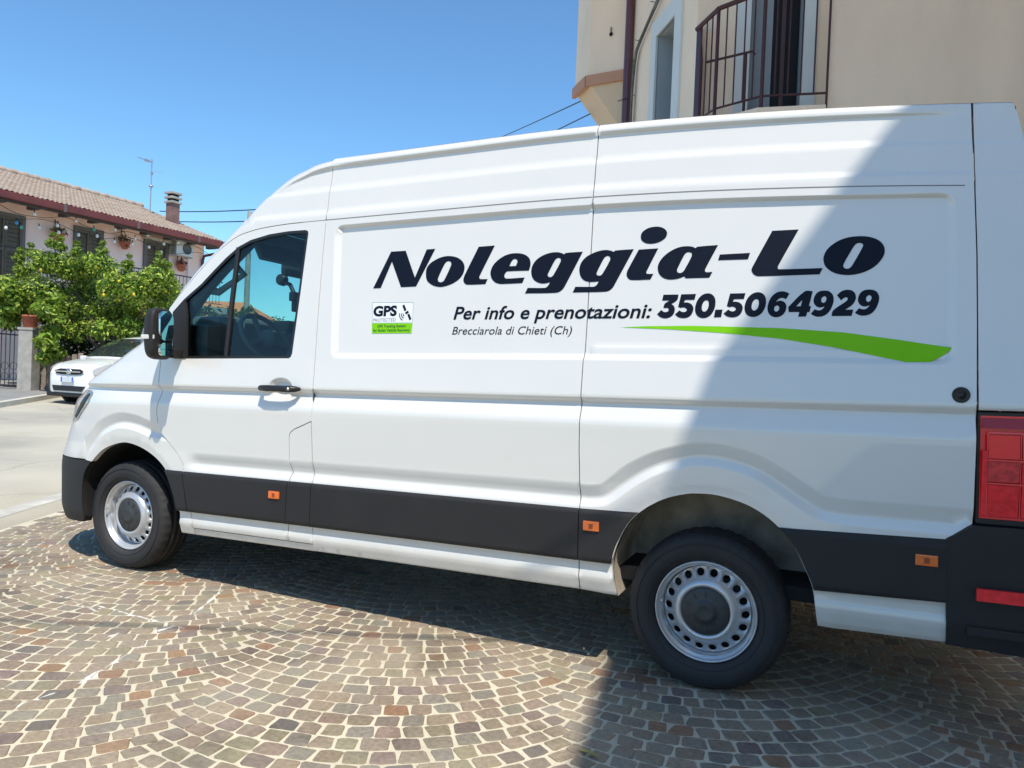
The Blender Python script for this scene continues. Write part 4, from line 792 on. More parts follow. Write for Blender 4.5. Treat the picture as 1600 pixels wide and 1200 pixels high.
# --- lettering
DATA = {"LET":[["N",[[1.8645,1.7397],[1.9608,1.9359],[2.0527,1.9359],[2.1227,1.7879],[2.1819,1.9354],[2.2336,1.9358],[2.1341,1.7404],[2.0413,1.7397],[1.9714,1.8812],[1.9127,1.7397]],[]],["o",[[2.1888,1.8021],[2.188,1.8099],[2.1878,1.8177],[2.1883,1.8253],[2.1899,1.8327],[2.1925,1.8391],[2.196,1.8451],[2.2004,1.8506],[2.2053,1.8557],[2.2118,1.8612],[2.2189,1.8662],[2.2265,1.8706],[2.2344,1.8746],[2.2441,1.8791],[2.2542,1.8832],[2.2645,1.8867],[2.2751,1.8894],[2.2861,1.8915],[2.2974,1.8928],[2.3088,1.8934],[2.3202,1.8931],[2.3318,1.8918],[2.3434,1.8897],[2.3549,1.8867],[2.3661,1.8829],[2.3741,1.8794],[2.3818,1.8752],[2.3889,1.8702],[2.3955,1.8647],[2.4009,1.8589],[2.4057,1.8525],[2.4096,1.8458],[2.4123,1.8389],[2.414,1.8314],[2.4146,1.8238],[2.4142,1.8163],[2.4129,1.809],[2.4109,1.8021],[2.4081,1.7954],[2.4045,1.789],[2.4003,1.7831],[2.3951,1.7768],[2.3894,1.771],[2.383,1.7656],[2.3762,1.7608],[2.367,1.7554],[2.3573,1.7505],[2.3472,1.7461],[2.3367,1.7424],[2.3252,1.7389],[2.3133,1.736],[2.3011,1.7337],[2.2887,1.7325],[2.2791,1.7324],[2.2695,1.7332],[2.2598,1.7349],[2.2503,1.7372],[2.2419,1.7399],[2.2338,1.7433],[2.2259,1.7473],[2.2183,1.7519],[2.2123,1.756],[2.2065,1.7606],[2.2014,1.7657],[2.1973,1.7713],[2.1938,1.7787],[2.1914,1.7864],[2.1899,1.7943]],[[[2.2625,1.772],[2.2638,1.7806],[2.2667,1.7887],[2.2734,1.8046],[2.2804,1.8203],[2.2877,1.8359],[2.2955,1.8513],[2.2998,1.8576],[2.3059,1.8625],[2.3128,1.8655],[2.3206,1.8662],[2.3273,1.8635],[2.3336,1.8595],[2.3353,1.8526],[2.3355,1.846],[2.3282,1.8267],[2.3202,1.8077],[2.3115,1.789],[2.3024,1.7704],[2.2982,1.764],[2.292,1.7591],[2.2849,1.7572],[2.277,1.7574],[2.2664,1.7618]]]],["l",[[2.4873,1.9317],[2.5779,1.9329],[2.559,1.8945],[2.54,1.8562],[2.5212,1.8176],[2.5029,1.7787],[2.503,1.7689],[2.5095,1.7647],[2.5197,1.7638],[2.5299,1.7635],[2.54,1.7633],[2.5501,1.7631],[2.5392,1.7374],[2.5135,1.7375],[2.4876,1.7373],[2.4615,1.7375],[2.4352,1.7387],[2.428,1.7411],[2.4218,1.7458],[2.4166,1.7522],[2.4133,1.7593],[2.4123,1.766],[2.413,1.7726],[2.4151,1.7809],[2.4183,1.7889],[2.4353,1.8248],[2.4526,1.8605],[2.47,1.8961]],[]],["e",[[2.7722,1.796],[2.7739,1.8015],[2.7757,1.8069],[2.7774,1.8124],[2.7785,1.818],[2.7791,1.8243],[2.7791,1.8307],[2.7782,1.8371],[2.7766,1.8438],[2.7742,1.8504],[2.7708,1.8567],[2.7661,1.8624],[2.7605,1.8675],[2.7544,1.8719],[2.7471,1.876],[2.7393,1.8793],[2.7314,1.8818],[2.7236,1.8837],[2.7158,1.8852],[2.7079,1.8862],[2.7,1.8868],[2.6912,1.8871],[2.6825,1.8871],[2.6738,1.8866],[2.6653,1.8855],[2.6564,1.8838],[2.6477,1.8815],[2.6392,1.8787],[2.631,1.8754],[2.622,1.8709],[2.6134,1.8659],[2.6051,1.8603],[2.5973,1.8544],[2.5908,1.8488],[2.5847,1.8428],[2.5792,1.8363],[2.5743,1.8294],[2.5707,1.8231],[2.5678,1.8164],[2.5656,1.8094],[2.5639,1.8022],[2.5634,1.7958],[2.564,1.7892],[2.5654,1.7826],[2.5675,1.7758],[2.5703,1.7691],[2.574,1.7627],[2.579,1.7565],[2.5848,1.7508],[2.5913,1.7458],[2.5982,1.742],[2.6056,1.7391],[2.6131,1.7369],[2.6202,1.7355],[2.6273,1.7347],[2.6344,1.7345],[2.6615,1.7344],[2.6884,1.7346],[2.7151,1.7349],[2.7416,1.7352],[2.7517,1.7628],[2.7273,1.7622],[2.7029,1.7614],[2.6783,1.7609],[2.6534,1.7611],[2.6443,1.7663],[2.6411,1.7761],[2.6429,1.7823],[2.6458,1.7881],[2.6493,1.7935],[2.656,1.7974],[2.6853,1.7976],[2.7144,1.7972],[2.7434,1.7965]],[[[2.6657,1.8228],[2.6686,1.8298],[2.6714,1.8368],[2.6745,1.8437],[2.6783,1.8502],[2.6833,1.8552],[2.6899,1.8583],[2.7021,1.8564],[2.708,1.8471],[2.7069,1.8375],[2.7039,1.8299],[2.7004,1.8224]]]],["g",[[3.0451,1.8748],[3.0234,1.8747],[3.0016,1.8748],[2.9798,1.8745],[2.958,1.8734],[2.9508,1.8676],[2.9451,1.8705],[2.9393,1.8733],[2.9333,1.8757],[2.9267,1.8776],[2.92,1.8789],[2.9133,1.8797],[2.9058,1.8801],[2.8983,1.8802],[2.8909,1.8799],[2.8836,1.8791],[2.8743,1.8776],[2.8652,1.8756],[2.8562,1.8731],[2.8475,1.8701],[2.8389,1.8665],[2.8306,1.8625],[2.8226,1.8579],[2.8151,1.8528],[2.8092,1.8478],[2.8038,1.8423],[2.7989,1.8363],[2.7947,1.8299],[2.7914,1.8241],[2.7888,1.818],[2.7868,1.8116],[2.7855,1.8049],[2.785,1.7979],[2.7852,1.7907],[2.786,1.7834],[2.7875,1.7763],[2.7892,1.7703],[2.7916,1.7645],[2.7946,1.7589],[2.7981,1.7536],[2.8033,1.7479],[2.8094,1.7429],[2.816,1.7387],[2.8218,1.7358],[2.8277,1.7333],[2.8339,1.7314],[2.8401,1.7299],[2.8479,1.7288],[2.8557,1.7286],[2.8635,1.729],[2.8693,1.7298],[2.875,1.731],[2.8807,1.7324],[2.8864,1.7337],[2.8841,1.7287],[2.8818,1.7237],[2.879,1.719],[2.8748,1.7141],[2.8697,1.7099],[2.8616,1.7071],[2.8393,1.7075],[2.8169,1.7083],[2.7943,1.7094],[2.7717,1.7103],[2.7589,1.6832],[2.7988,1.6824],[2.8383,1.6814],[2.8774,1.6808],[2.9161,1.6809],[2.922,1.6813],[2.9278,1.6822],[2.9334,1.6837],[2.9387,1.6857],[2.9445,1.6889],[2.9497,1.693],[2.9543,1.6976],[2.9577,1.7018],[2.9608,1.7063],[2.9636,1.711],[2.9661,1.7158],[2.9862,1.7555],[3.0059,1.7953],[3.0255,1.8351]],[[[2.8723,1.771],[2.8746,1.7782],[2.8781,1.7849],[2.8841,1.7977],[2.8902,1.8104],[2.8964,1.8231],[2.9029,1.8356],[2.9068,1.8422],[2.9121,1.8477],[2.9181,1.8508],[2.925,1.8517],[2.9351,1.8465],[2.9362,1.84],[2.9359,1.8339],[2.9287,1.8178],[2.9208,1.8021],[2.9124,1.7866],[2.9038,1.7712],[2.8997,1.7654],[2.8945,1.7607],[2.8848,1.7579],[2.8752,1.763]]]],["g",[[3.2919,1.8729],[3.2696,1.8727],[3.2471,1.8727],[3.2246,1.8723],[3.2021,1.8711],[3.1972,1.8653],[3.1897,1.869],[3.182,1.8722],[3.1748,1.8742],[3.1674,1.8757],[3.1601,1.8766],[3.153,1.8768],[3.1459,1.8766],[3.139,1.8761],[3.1321,1.8751],[3.1234,1.8733],[3.1148,1.8712],[3.1063,1.8686],[3.098,1.8656],[3.0892,1.8621],[3.0805,1.8583],[3.0721,1.854],[3.0641,1.849],[3.0581,1.8442],[3.0526,1.8389],[3.0476,1.8331],[3.0431,1.8269],[3.0398,1.8213],[3.0371,1.8153],[3.0349,1.8091],[3.0334,1.8027],[3.0326,1.7966],[3.0325,1.7904],[3.0329,1.7842],[3.0339,1.7779],[3.0353,1.7715],[3.0372,1.7651],[3.0396,1.7589],[3.0427,1.7529],[3.0469,1.7469],[3.0521,1.7415],[3.058,1.7369],[3.0633,1.7339],[3.0689,1.7316],[3.0748,1.7298],[3.0806,1.7284],[3.087,1.7274],[3.0933,1.7269],[3.0996,1.7268],[3.1059,1.7268],[3.1122,1.7269],[3.1185,1.7272],[3.1247,1.7276],[3.1309,1.7279],[3.1283,1.7218],[3.1253,1.716],[3.1214,1.7108],[3.1165,1.7066],[3.1072,1.7039],[3.085,1.7043],[3.0625,1.7051],[3.04,1.7062],[3.0173,1.7071],[3.0055,1.6798],[3.0459,1.6792],[3.0859,1.6784],[3.1256,1.6779],[3.1647,1.6782],[3.1703,1.6786],[3.1758,1.6797],[3.1811,1.6813],[3.1861,1.6835],[3.1907,1.6864],[3.1948,1.6899],[3.1987,1.6939],[3.2022,1.698],[3.2059,1.7036],[3.209,1.7096],[3.2119,1.7157],[3.2321,1.7551],[3.2521,1.7945],[3.272,1.8337]],[[[3.1188,1.765],[3.1204,1.7727],[3.1233,1.7801],[3.1293,1.7933],[3.1354,1.8064],[3.1419,1.8194],[3.1485,1.8323],[3.1522,1.8387],[3.1572,1.844],[3.1629,1.847],[3.1694,1.8479],[3.1747,1.8459],[3.1799,1.8428],[3.1817,1.8357],[3.1819,1.829],[3.1753,1.8141],[3.1679,1.7996],[3.16,1.7853],[3.1519,1.7711],[3.149,1.7663],[3.1457,1.7618],[3.1417,1.7579],[3.1367,1.7557],[3.1309,1.7553],[3.1214,1.7588]]]],["i dot",[[3.3221,1.9297],[3.3224,1.9374],[3.3244,1.9446],[3.3274,1.9495],[3.3313,1.9537],[3.3357,1.9574],[3.3404,1.9606],[3.3454,1.9635],[3.3506,1.966],[3.3561,1.968],[3.3625,1.9697],[3.3691,1.9709],[3.3758,1.9717],[3.3825,1.9721],[3.3884,1.9722],[3.3944,1.972],[3.4003,1.9713],[3.4062,1.9702],[3.4116,1.9687],[3.4169,1.9668],[3.4221,1.9644],[3.4271,1.9615],[3.4317,1.9579],[3.4358,1.9536],[3.4393,1.9488],[3.442,1.9429],[3.4428,1.9367],[3.442,1.9305],[3.4404,1.9246],[3.4377,1.9192],[3.4338,1.9144],[3.429,1.9103],[3.4237,1.9068],[3.419,1.904],[3.4141,1.9015],[3.4089,1.8994],[3.4037,1.8976],[3.3973,1.8959],[3.3907,1.8946],[3.3841,1.8937],[3.3774,1.8933],[3.3707,1.8933],[3.364,1.8938],[3.3572,1.8948],[3.3506,1.8964],[3.3441,1.8989],[3.338,1.9024],[3.3322,1.9065],[3.3276,1.9116],[3.3242,1.9176],[3.3225,1.9236]],[]],["i",[[3.3155,1.8694],[3.4055,1.8702],[3.3929,1.8437],[3.3802,1.8171],[3.3677,1.7905],[3.3555,1.7636],[3.3557,1.7576],[3.3603,1.7545],[3.3674,1.7538],[3.3744,1.7535],[3.3814,1.7534],[3.3884,1.7532],[3.3758,1.7272],[3.3534,1.7272],[3.331,1.727],[3.3084,1.7273],[3.2856,1.7287],[3.278,1.7317],[3.2716,1.7374],[3.2671,1.7438],[3.2642,1.7512],[3.2635,1.7579],[3.2642,1.7647],[3.2657,1.7707],[3.2681,1.7765],[3.2798,1.7999],[3.2916,1.8231],[3.3036,1.8463]],[]],["a",[[3.67,1.8697],[3.6473,1.8693],[3.6244,1.8691],[3.6015,1.8685],[3.5785,1.8671],[3.5732,1.861],[3.5668,1.8649],[3.5602,1.8682],[3.5539,1.8699],[3.5475,1.8712],[3.541,1.8721],[3.5346,1.8726],[3.5267,1.8727],[3.5188,1.8724],[3.511,1.8716],[3.5033,1.8704],[3.496,1.8687],[3.4889,1.8665],[3.4819,1.8639],[3.475,1.8608],[3.467,1.8567],[3.4591,1.8522],[3.4514,1.8473],[3.4441,1.842],[3.438,1.837],[3.4322,1.8315],[3.4268,1.8257],[3.4218,1.8196],[3.4177,1.8136],[3.4141,1.8072],[3.4109,1.8006],[3.4084,1.7937],[3.4072,1.787],[3.4072,1.78],[3.4079,1.773],[3.4089,1.7676],[3.4104,1.7623],[3.4123,1.7571],[3.4147,1.7521],[3.4186,1.7464],[3.4233,1.7413],[3.4285,1.7368],[3.4334,1.7335],[3.4385,1.7306],[3.4438,1.7282],[3.4493,1.7263],[3.455,1.7248],[3.4608,1.724],[3.4666,1.7235],[3.4724,1.7233],[3.4782,1.7234],[3.4839,1.7238],[3.4896,1.7244],[3.4953,1.7253],[3.5003,1.7262],[3.5052,1.7274],[3.5101,1.7288],[3.515,1.7303],[3.5213,1.7328],[3.5275,1.7356],[3.5355,1.7265],[3.6377,1.7252],[3.6505,1.751],[3.6438,1.7506],[3.637,1.7501],[3.6303,1.7498],[3.6235,1.7502],[3.6178,1.7547],[3.618,1.7633],[3.6306,1.7902],[3.6437,1.8168],[3.6569,1.8432]],[[[3.4942,1.7632],[3.4958,1.7706],[3.4987,1.7776],[3.5046,1.7913],[3.5106,1.805],[3.5169,1.8185],[3.5235,1.8318],[3.5275,1.838],[3.533,1.8429],[3.539,1.845],[3.5456,1.8451],[3.5514,1.8431],[3.5571,1.8401],[3.558,1.8334],[3.5577,1.827],[3.5516,1.8124],[3.5448,1.7982],[3.5376,1.7842],[3.5303,1.7703],[3.5277,1.7652],[3.5247,1.7603],[3.521,1.7562],[3.5151,1.7529],[3.5084,1.7515],[3.4983,1.7543]]]],["-",[[3.6792,1.8267],[3.8061,1.8271],[3.7985,1.7994],[3.6725,1.8014]],[]],["L",[[3.8941,1.9185],[3.9997,1.9174],[3.98,1.8791],[3.9602,1.8407],[3.9405,1.8021],[3.9212,1.7631],[3.9207,1.7535],[3.9254,1.7497],[3.969,1.7485],[4.012,1.7479],[4.0546,1.7476],[4.0967,1.7471],[4.085,1.7207],[4.0258,1.7211],[3.9656,1.7213],[3.9044,1.7218],[3.8422,1.7231],[3.8353,1.7248],[3.8289,1.7284],[3.8248,1.7318],[3.8211,1.7357],[3.8181,1.7401],[3.8153,1.7463],[3.8142,1.7529],[3.8151,1.7586],[3.8173,1.7639],[3.8363,1.8029],[3.8556,1.8415],[3.8749,1.8801]],[]],["o",[[4.0984,1.7816],[4.0982,1.788],[4.099,1.7943],[4.1004,1.8004],[4.1022,1.806],[4.1043,1.8115],[4.1068,1.8167],[4.1098,1.8215],[4.114,1.8272],[4.1186,1.8326],[4.1236,1.8375],[4.1288,1.8421],[4.1356,1.8473],[4.1427,1.8522],[4.1499,1.8567],[4.1575,1.8605],[4.1656,1.864],[4.1739,1.8668],[4.1823,1.8692],[4.1909,1.871],[4.1997,1.8724],[4.2086,1.8732],[4.2176,1.8735],[4.2265,1.8735],[4.2354,1.8733],[4.2443,1.8726],[4.2531,1.8715],[4.2619,1.8699],[4.2697,1.8679],[4.2775,1.8654],[4.2851,1.8623],[4.2924,1.8586],[4.2982,1.8552],[4.3037,1.8511],[4.3088,1.8466],[4.3135,1.8415],[4.317,1.8366],[4.32,1.8313],[4.3224,1.8256],[4.3242,1.8198],[4.3252,1.8139],[4.3256,1.8079],[4.3254,1.8019],[4.3245,1.7961],[4.3228,1.7899],[4.3205,1.784],[4.3176,1.7784],[4.3144,1.7731],[4.3099,1.7662],[4.305,1.7596],[4.2997,1.7535],[4.294,1.7478],[4.2871,1.7421],[4.2797,1.737],[4.272,1.7323],[4.2641,1.7282],[4.2557,1.7245],[4.247,1.7214],[4.2382,1.7187],[4.2292,1.7166],[4.2205,1.715],[4.2116,1.7139],[4.2027,1.7134],[4.1937,1.7133],[4.1848,1.7138],[4.1757,1.7147],[4.1667,1.7162],[4.1578,1.7184],[4.1503,1.7208],[4.1428,1.7237],[4.1356,1.7274],[4.1286,1.7317],[4.1224,1.7364],[4.1164,1.7417],[4.111,1.7476],[4.1063,1.7542],[4.1032,1.7606],[4.101,1.7674],[4.0994,1.7745]],[[[4.1739,1.7537],[4.1755,1.7605],[4.1785,1.7668],[4.1862,1.7826],[4.1941,1.7983],[4.2023,1.8138],[4.2107,1.8291],[4.2137,1.8339],[4.2171,1.8383],[4.2211,1.8418],[4.2252,1.8439],[4.2296,1.8449],[4.2341,1.845],[4.2395,1.8432],[4.2448,1.8404],[4.2461,1.831],[4.2377,1.8122],[4.2286,1.7937],[4.2192,1.7754],[4.2096,1.7572],[4.2066,1.752],[4.2032,1.7472],[4.1991,1.7431],[4.1936,1.7404],[4.1873,1.7397],[4.1822,1.741],[4.1777,1.7441],[4.1749,1.7485]]]]],"NUM":[["3",[[3.4387,1.6556],[3.5061,1.6545],[3.5054,1.6463],[3.5046,1.638],[3.5018,1.6308],[3.4964,1.625],[3.4898,1.6203],[3.4827,1.6161],[3.4759,1.6116],[3.4818,1.6083],[3.4869,1.6041],[3.4908,1.5968],[3.4926,1.5888],[3.4923,1.5795],[3.4898,1.5708],[3.4866,1.565],[3.4824,1.5598],[3.4773,1.5556],[3.4702,1.5518],[3.4625,1.5492],[3.4544,1.548],[3.4464,1.5484],[3.4384,1.5502],[3.4307,1.5532],[3.4246,1.5573],[3.4192,1.5625],[3.4138,1.5677],[3.4317,1.5866],[3.4368,1.582],[3.4422,1.578],[3.4531,1.5756],[3.463,1.5797],[3.4659,1.5876],[3.4612,1.595],[3.4414,1.5954],[3.4425,1.605],[3.4453,1.6135],[3.4501,1.6181],[3.4558,1.6218],[3.4618,1.6251],[3.4676,1.6285],[3.4338,1.6291]],[]],["5",[[3.5182,1.6549],[3.5832,1.6546],[3.5776,1.6286],[3.5362,1.6291],[3.5314,1.6177],[3.5394,1.6179],[3.5473,1.6173],[3.5557,1.6148],[3.5633,1.6104],[3.5693,1.6038],[3.5733,1.5958],[3.5743,1.5878],[3.5733,1.5798],[3.5709,1.5714],[3.567,1.5638],[3.561,1.5568],[3.5535,1.5516],[3.5468,1.5491],[3.5398,1.5477],[3.5326,1.5473],[3.5247,1.548],[3.5169,1.5496],[3.5094,1.5524],[3.5039,1.5561],[3.4989,1.5607],[3.494,1.5653],[3.5134,1.5829],[3.5187,1.5788],[3.5244,1.5755],[3.5367,1.5745],[3.5453,1.5804],[3.5457,1.5875],[3.5395,1.5931],[3.5288,1.5962],[3.5183,1.5936],[3.5067,1.5993]],[]],["0",[[3.5818,1.5849],[3.5817,1.5934],[3.5825,1.6017],[3.5843,1.6098],[3.5863,1.6164],[3.5889,1.6227],[3.5919,1.6288],[3.5955,1.6345],[3.6003,1.6405],[3.6059,1.6458],[3.6122,1.6501],[3.6186,1.6531],[3.6255,1.6551],[3.6326,1.6558],[3.6392,1.6553],[3.6457,1.6536],[3.6517,1.6506],[3.6589,1.6442],[3.6642,1.636],[3.6665,1.6297],[3.6678,1.6231],[3.6684,1.6165],[3.6684,1.6098],[3.6681,1.6031],[3.6673,1.5965],[3.6659,1.59],[3.6639,1.5836],[3.6614,1.5773],[3.6584,1.5713],[3.6549,1.5656],[3.6507,1.5602],[3.6456,1.5556],[3.64,1.5517],[3.6342,1.5489],[3.6279,1.547],[3.6214,1.5461],[3.6149,1.5463],[3.6084,1.5475],[3.6023,1.55],[3.5967,1.5535],[3.5918,1.5581],[3.5879,1.5634],[3.5847,1.5702],[3.5828,1.5775]],[[[3.61,1.5896],[3.6105,1.5968],[3.6117,1.604],[3.6137,1.6108],[3.617,1.6175],[3.6218,1.6231],[3.6304,1.6257],[3.6381,1.6208],[3.6396,1.6137],[3.6404,1.6066],[3.6394,1.5976],[3.6369,1.589],[3.6335,1.5823],[3.6288,1.5767],[3.6203,1.5741],[3.6132,1.5789]]]],[".",[[3.6689,1.5822],[3.6994,1.5822],[3.6946,1.5489],[3.6641,1.5488]],[]],["5",[[3.7287,1.6517],[3.7927,1.6514],[3.787,1.6261],[3.7463,1.6266],[3.7414,1.6155],[3.7493,1.6157],[3.7571,1.6151],[3.7653,1.6126],[3.7728,1.6084],[3.7787,1.602],[3.7826,1.5942],[3.7835,1.5864],[3.7824,1.5785],[3.78,1.5704],[3.7761,1.563],[3.7722,1.5583],[3.7677,1.5543],[3.7627,1.5511],[3.7561,1.5487],[3.7491,1.5474],[3.742,1.547],[3.7343,1.5476],[3.7267,1.5492],[3.7193,1.552],[3.7139,1.5555],[3.709,1.56],[3.7041,1.5645],[3.7235,1.5816],[3.7287,1.5776],[3.7342,1.5744],[3.7403,1.573],[3.7463,1.5734],[3.7548,1.5792],[3.7553,1.5861],[3.7492,1.5915],[3.7387,1.5946],[3.7283,1.592],[3.7225,1.5943],[3.717,1.5976]],[]],["0",[[3.7911,1.5849],[3.791,1.5932],[3.7919,1.6013],[3.7938,1.6092],[3.7959,1.6156],[3.7985,1.6218],[3.8015,1.6277],[3.8051,1.6332],[3.81,1.6391],[3.8156,1.6442],[3.8218,1.6483],[3.8283,1.6513],[3.8352,1.6532],[3.8423,1.6539],[3.8488,1.6534],[3.8552,1.6517],[3.8612,1.6488],[3.8661,1.6449],[3.8702,1.6401],[3.8735,1.6346],[3.8757,1.6285],[3.877,1.622],[3.8774,1.6155],[3.8775,1.609],[3.8771,1.6025],[3.8762,1.5961],[3.8748,1.5898],[3.8728,1.5835],[3.8702,1.5774],[3.8672,1.5715],[3.8637,1.566],[3.8594,1.5608],[3.8543,1.5563],[3.8488,1.5526],[3.8429,1.5498],[3.8366,1.5479],[3.8302,1.5471],[3.8237,1.5473],[3.8173,1.5485],[3.8112,1.5509],[3.8057,1.5543],[3.8009,1.5587],[3.797,1.564],[3.7939,1.5706],[3.792,1.5777]],[[[3.8192,1.5895],[3.8198,1.5965],[3.821,1.6035],[3.823,1.6101],[3.8264,1.6166],[3.8312,1.622],[3.8397,1.6245],[3.8474,1.6198],[3.8488,1.6129],[3.8495,1.606],[3.8484,1.5972],[3.846,1.5888],[3.8425,1.5823],[3.8378,1.5769],[3.8293,1.5744],[3.8223,1.579]]]],["6",[[3.9695,1.6432],[3.9575,1.6204],[3.9509,1.6236],[3.9441,1.6259],[3.9376,1.6258],[3.9314,1.6239],[3.9264,1.6206],[3.9221,1.6163],[3.9175,1.6096],[3.9244,1.6129],[3.9317,1.615],[3.9399,1.614],[3.9477,1.6105],[3.9534,1.6052],[3.9575,1.5983],[3.9594,1.5907],[3.9594,1.583],[3.9583,1.5765],[3.9564,1.5702],[3.9536,1.5644],[3.9498,1.5586],[3.9452,1.5535],[3.9398,1.5494],[3.9334,1.5464],[3.9265,1.5446],[3.9193,1.544],[3.9127,1.5448],[3.9061,1.547],[3.9,1.5502],[3.8934,1.5563],[3.8884,1.5641],[3.8852,1.5725],[3.884,1.5813],[3.8842,1.5895],[3.8853,1.5975],[3.8872,1.6053],[3.8895,1.6125],[3.8922,1.6195],[3.8954,1.6262],[3.8992,1.6324],[3.9032,1.6374],[3.9077,1.6418],[3.9127,1.6457],[3.918,1.649],[3.9232,1.6513],[3.9287,1.653],[3.9344,1.654],[3.9401,1.6544],[3.946,1.654],[3.9519,1.6525],[3.9577,1.6504],[3.9637,1.6471]],[[[3.9104,1.579],[3.9126,1.5892],[3.9211,1.5948],[3.9291,1.5922],[3.9319,1.5836],[3.929,1.5735],[3.9212,1.5678],[3.9138,1.5704]]]],["4",[[4.0296,1.6514],[4.0366,1.6538],[4.0444,1.6535],[4.0526,1.652],[4.0605,1.6511],[4.0475,1.5892],[4.0552,1.588],[4.0502,1.5633],[4.0419,1.5635],[4.0368,1.5452],[4.0065,1.5448],[4.011,1.5642],[3.9694,1.5651],[3.9663,1.5862],[3.9817,1.6033],[3.9967,1.6207],[4.0124,1.6372]],[[[3.9979,1.5888],[4.0212,1.6152],[4.0156,1.589]]]],["9",[[4.055,1.5555],[4.0693,1.5753],[4.0757,1.5722],[4.0822,1.57],[4.0893,1.57],[4.0959,1.5723],[4.1003,1.5763],[4.104,1.5812],[4.1077,1.5861],[4.1023,1.5842],[4.0968,1.5823],[4.0911,1.5815],[4.0831,1.5829],[4.0758,1.5869],[4.0701,1.5929],[4.0663,1.6005],[4.0649,1.6066],[4.0646,1.6128],[4.0652,1.619],[4.0669,1.626],[4.0695,1.6328],[4.0731,1.6389],[4.0769,1.6433],[4.0815,1.6469],[4.0866,1.6495],[4.093,1.6514],[4.0996,1.6522],[4.1063,1.6522],[4.1126,1.6515],[4.1188,1.6499],[4.1246,1.6472],[4.1295,1.6435],[4.1337,1.6389],[4.1369,1.6335],[4.1393,1.6271],[4.1406,1.6203],[4.141,1.6134],[4.1405,1.6071],[4.1395,1.6008],[4.1381,1.5947],[4.1363,1.5887],[4.1344,1.5826],[4.1321,1.5767],[4.1294,1.571],[4.1263,1.5657],[4.1228,1.5609],[4.1189,1.5566],[4.1147,1.5527],[4.11,1.5494],[4.1051,1.5469],[4.0999,1.5451],[4.0944,1.5439],[4.0889,1.5432],[4.0828,1.5433],[4.0766,1.5443],[4.0706,1.5462],[4.0652,1.5488],[4.0601,1.5522]],[[[4.0935,1.6115],[4.0941,1.6176],[4.0963,1.6231],[4.1053,1.6288],[4.1121,1.6253],[4.1137,1.6175],[4.1112,1.6066],[4.1035,1.6002],[4.0961,1.603]]]],["2",[[4.1342,1.545],[4.135,1.551],[4.1355,1.5573],[4.1366,1.5631],[4.1392,1.568],[4.1494,1.5778],[4.1608,1.5861],[4.1726,1.594],[4.1839,1.6023],[4.1887,1.6067],[4.1926,1.6119],[4.1931,1.6185],[4.188,1.622],[4.1791,1.6189],[4.1738,1.6144],[4.1689,1.6093],[4.1529,1.6307],[4.1569,1.6354],[4.1608,1.6402],[4.1652,1.6442],[4.1708,1.6476],[4.1767,1.6503],[4.183,1.6519],[4.1899,1.6526],[4.1969,1.6522],[4.2038,1.6505],[4.2094,1.6479],[4.2145,1.644],[4.2187,1.6391],[4.2214,1.6335],[4.2229,1.6273],[4.2234,1.6209],[4.223,1.6147],[4.2215,1.6086],[4.2193,1.603],[4.2161,1.597],[4.2123,1.5916],[4.2078,1.5868],[4.2023,1.5823],[4.1964,1.5782],[4.1904,1.5743],[4.1845,1.5703],[4.2146,1.5703],[4.2086,1.5442]],[]],["9",[[4.2207,1.5564],[4.2353,1.5757],[4.2418,1.5726],[4.2484,1.5705],[4.2555,1.5705],[4.2622,1.5727],[4.2667,1.5766],[4.2705,1.5813],[4.2743,1.5861],[4.2687,1.5843],[4.2632,1.5824],[4.2574,1.5817],[4.2521,1.5823],[4.2468,1.5841],[4.2419,1.587],[4.2362,1.5928],[4.2324,1.6003],[4.2311,1.6062],[4.2308,1.6124],[4.2315,1.6184],[4.2333,1.6253],[4.236,1.6319],[4.2395,1.6378],[4.2435,1.6422],[4.2482,1.6456],[4.2533,1.6482],[4.2598,1.65],[4.2665,1.6508],[4.2733,1.6508],[4.2796,1.6501],[4.2859,1.6485],[4.2918,1.6459],[4.2966,1.6423],[4.3009,1.6378],[4.3042,1.6324],[4.3065,1.6262],[4.3078,1.6195],[4.3081,1.6128],[4.3076,1.6066],[4.3066,1.6005],[4.3051,1.5945],[4.3033,1.5886],[4.3012,1.5827],[4.2989,1.5769],[4.2961,1.5714],[4.2929,1.5662],[4.2894,1.5615],[4.2854,1.5573],[4.2811,1.5535],[4.2764,1.5503],[4.2713,1.5479],[4.266,1.5461],[4.2605,1.5449],[4.255,1.5442],[4.2487,1.5443],[4.2425,1.5454],[4.2364,1.5472],[4.231,1.5498],[4.2259,1.5531]],[[[4.2601,1.611],[4.2607,1.617],[4.263,1.6223],[4.2672,1.6256],[4.2721,1.6279],[4.2789,1.6244],[4.2806,1.6169],[4.278,1.6062],[4.2701,1.5999],[4.2627,1.6027]]]]],"SW":[[3.2441,1.5103],[3.3689,1.5138],[3.569,1.5126],[3.7021,1.508],[3.9488,1.4971],[4.1803,1.4771],[4.3754,1.4466],[4.5588,1.4139],[4.5559,1.4064],[4.5308,1.383],[4.4878,1.358],[4.4028,1.3575],[4.1412,1.4171],[3.9323,1.4539],[3.7126,1.4788],[3.4781,1.4978]],"T1":[[2.3708,1.5628],[2.3815,1.63],[3.3642,1.5517],[3.389,1.6018]],"T2":[[2.3696,1.4849],[2.3772,1.5266],[2.9791,1.4802],[3.0129,1.5179]],"ST":[[1.8668,1.6638],[2.1276,1.6574],[2.1296,1.4929],[1.8803,1.4943],[1.8763,1.55]],"GPS":[[1.8819,1.5887],[2.0266,1.6423]],"PRO":[[1.8842,1.5575],[2.0271,1.5746]]}
for ch, o_, h_ in DATA['LET']:
    q = decal('letter', o_, NAVY, h_)
for ch, o_, h_ in DATA['NUM']:
    q = decal('digit', o_, NAVY, h_)
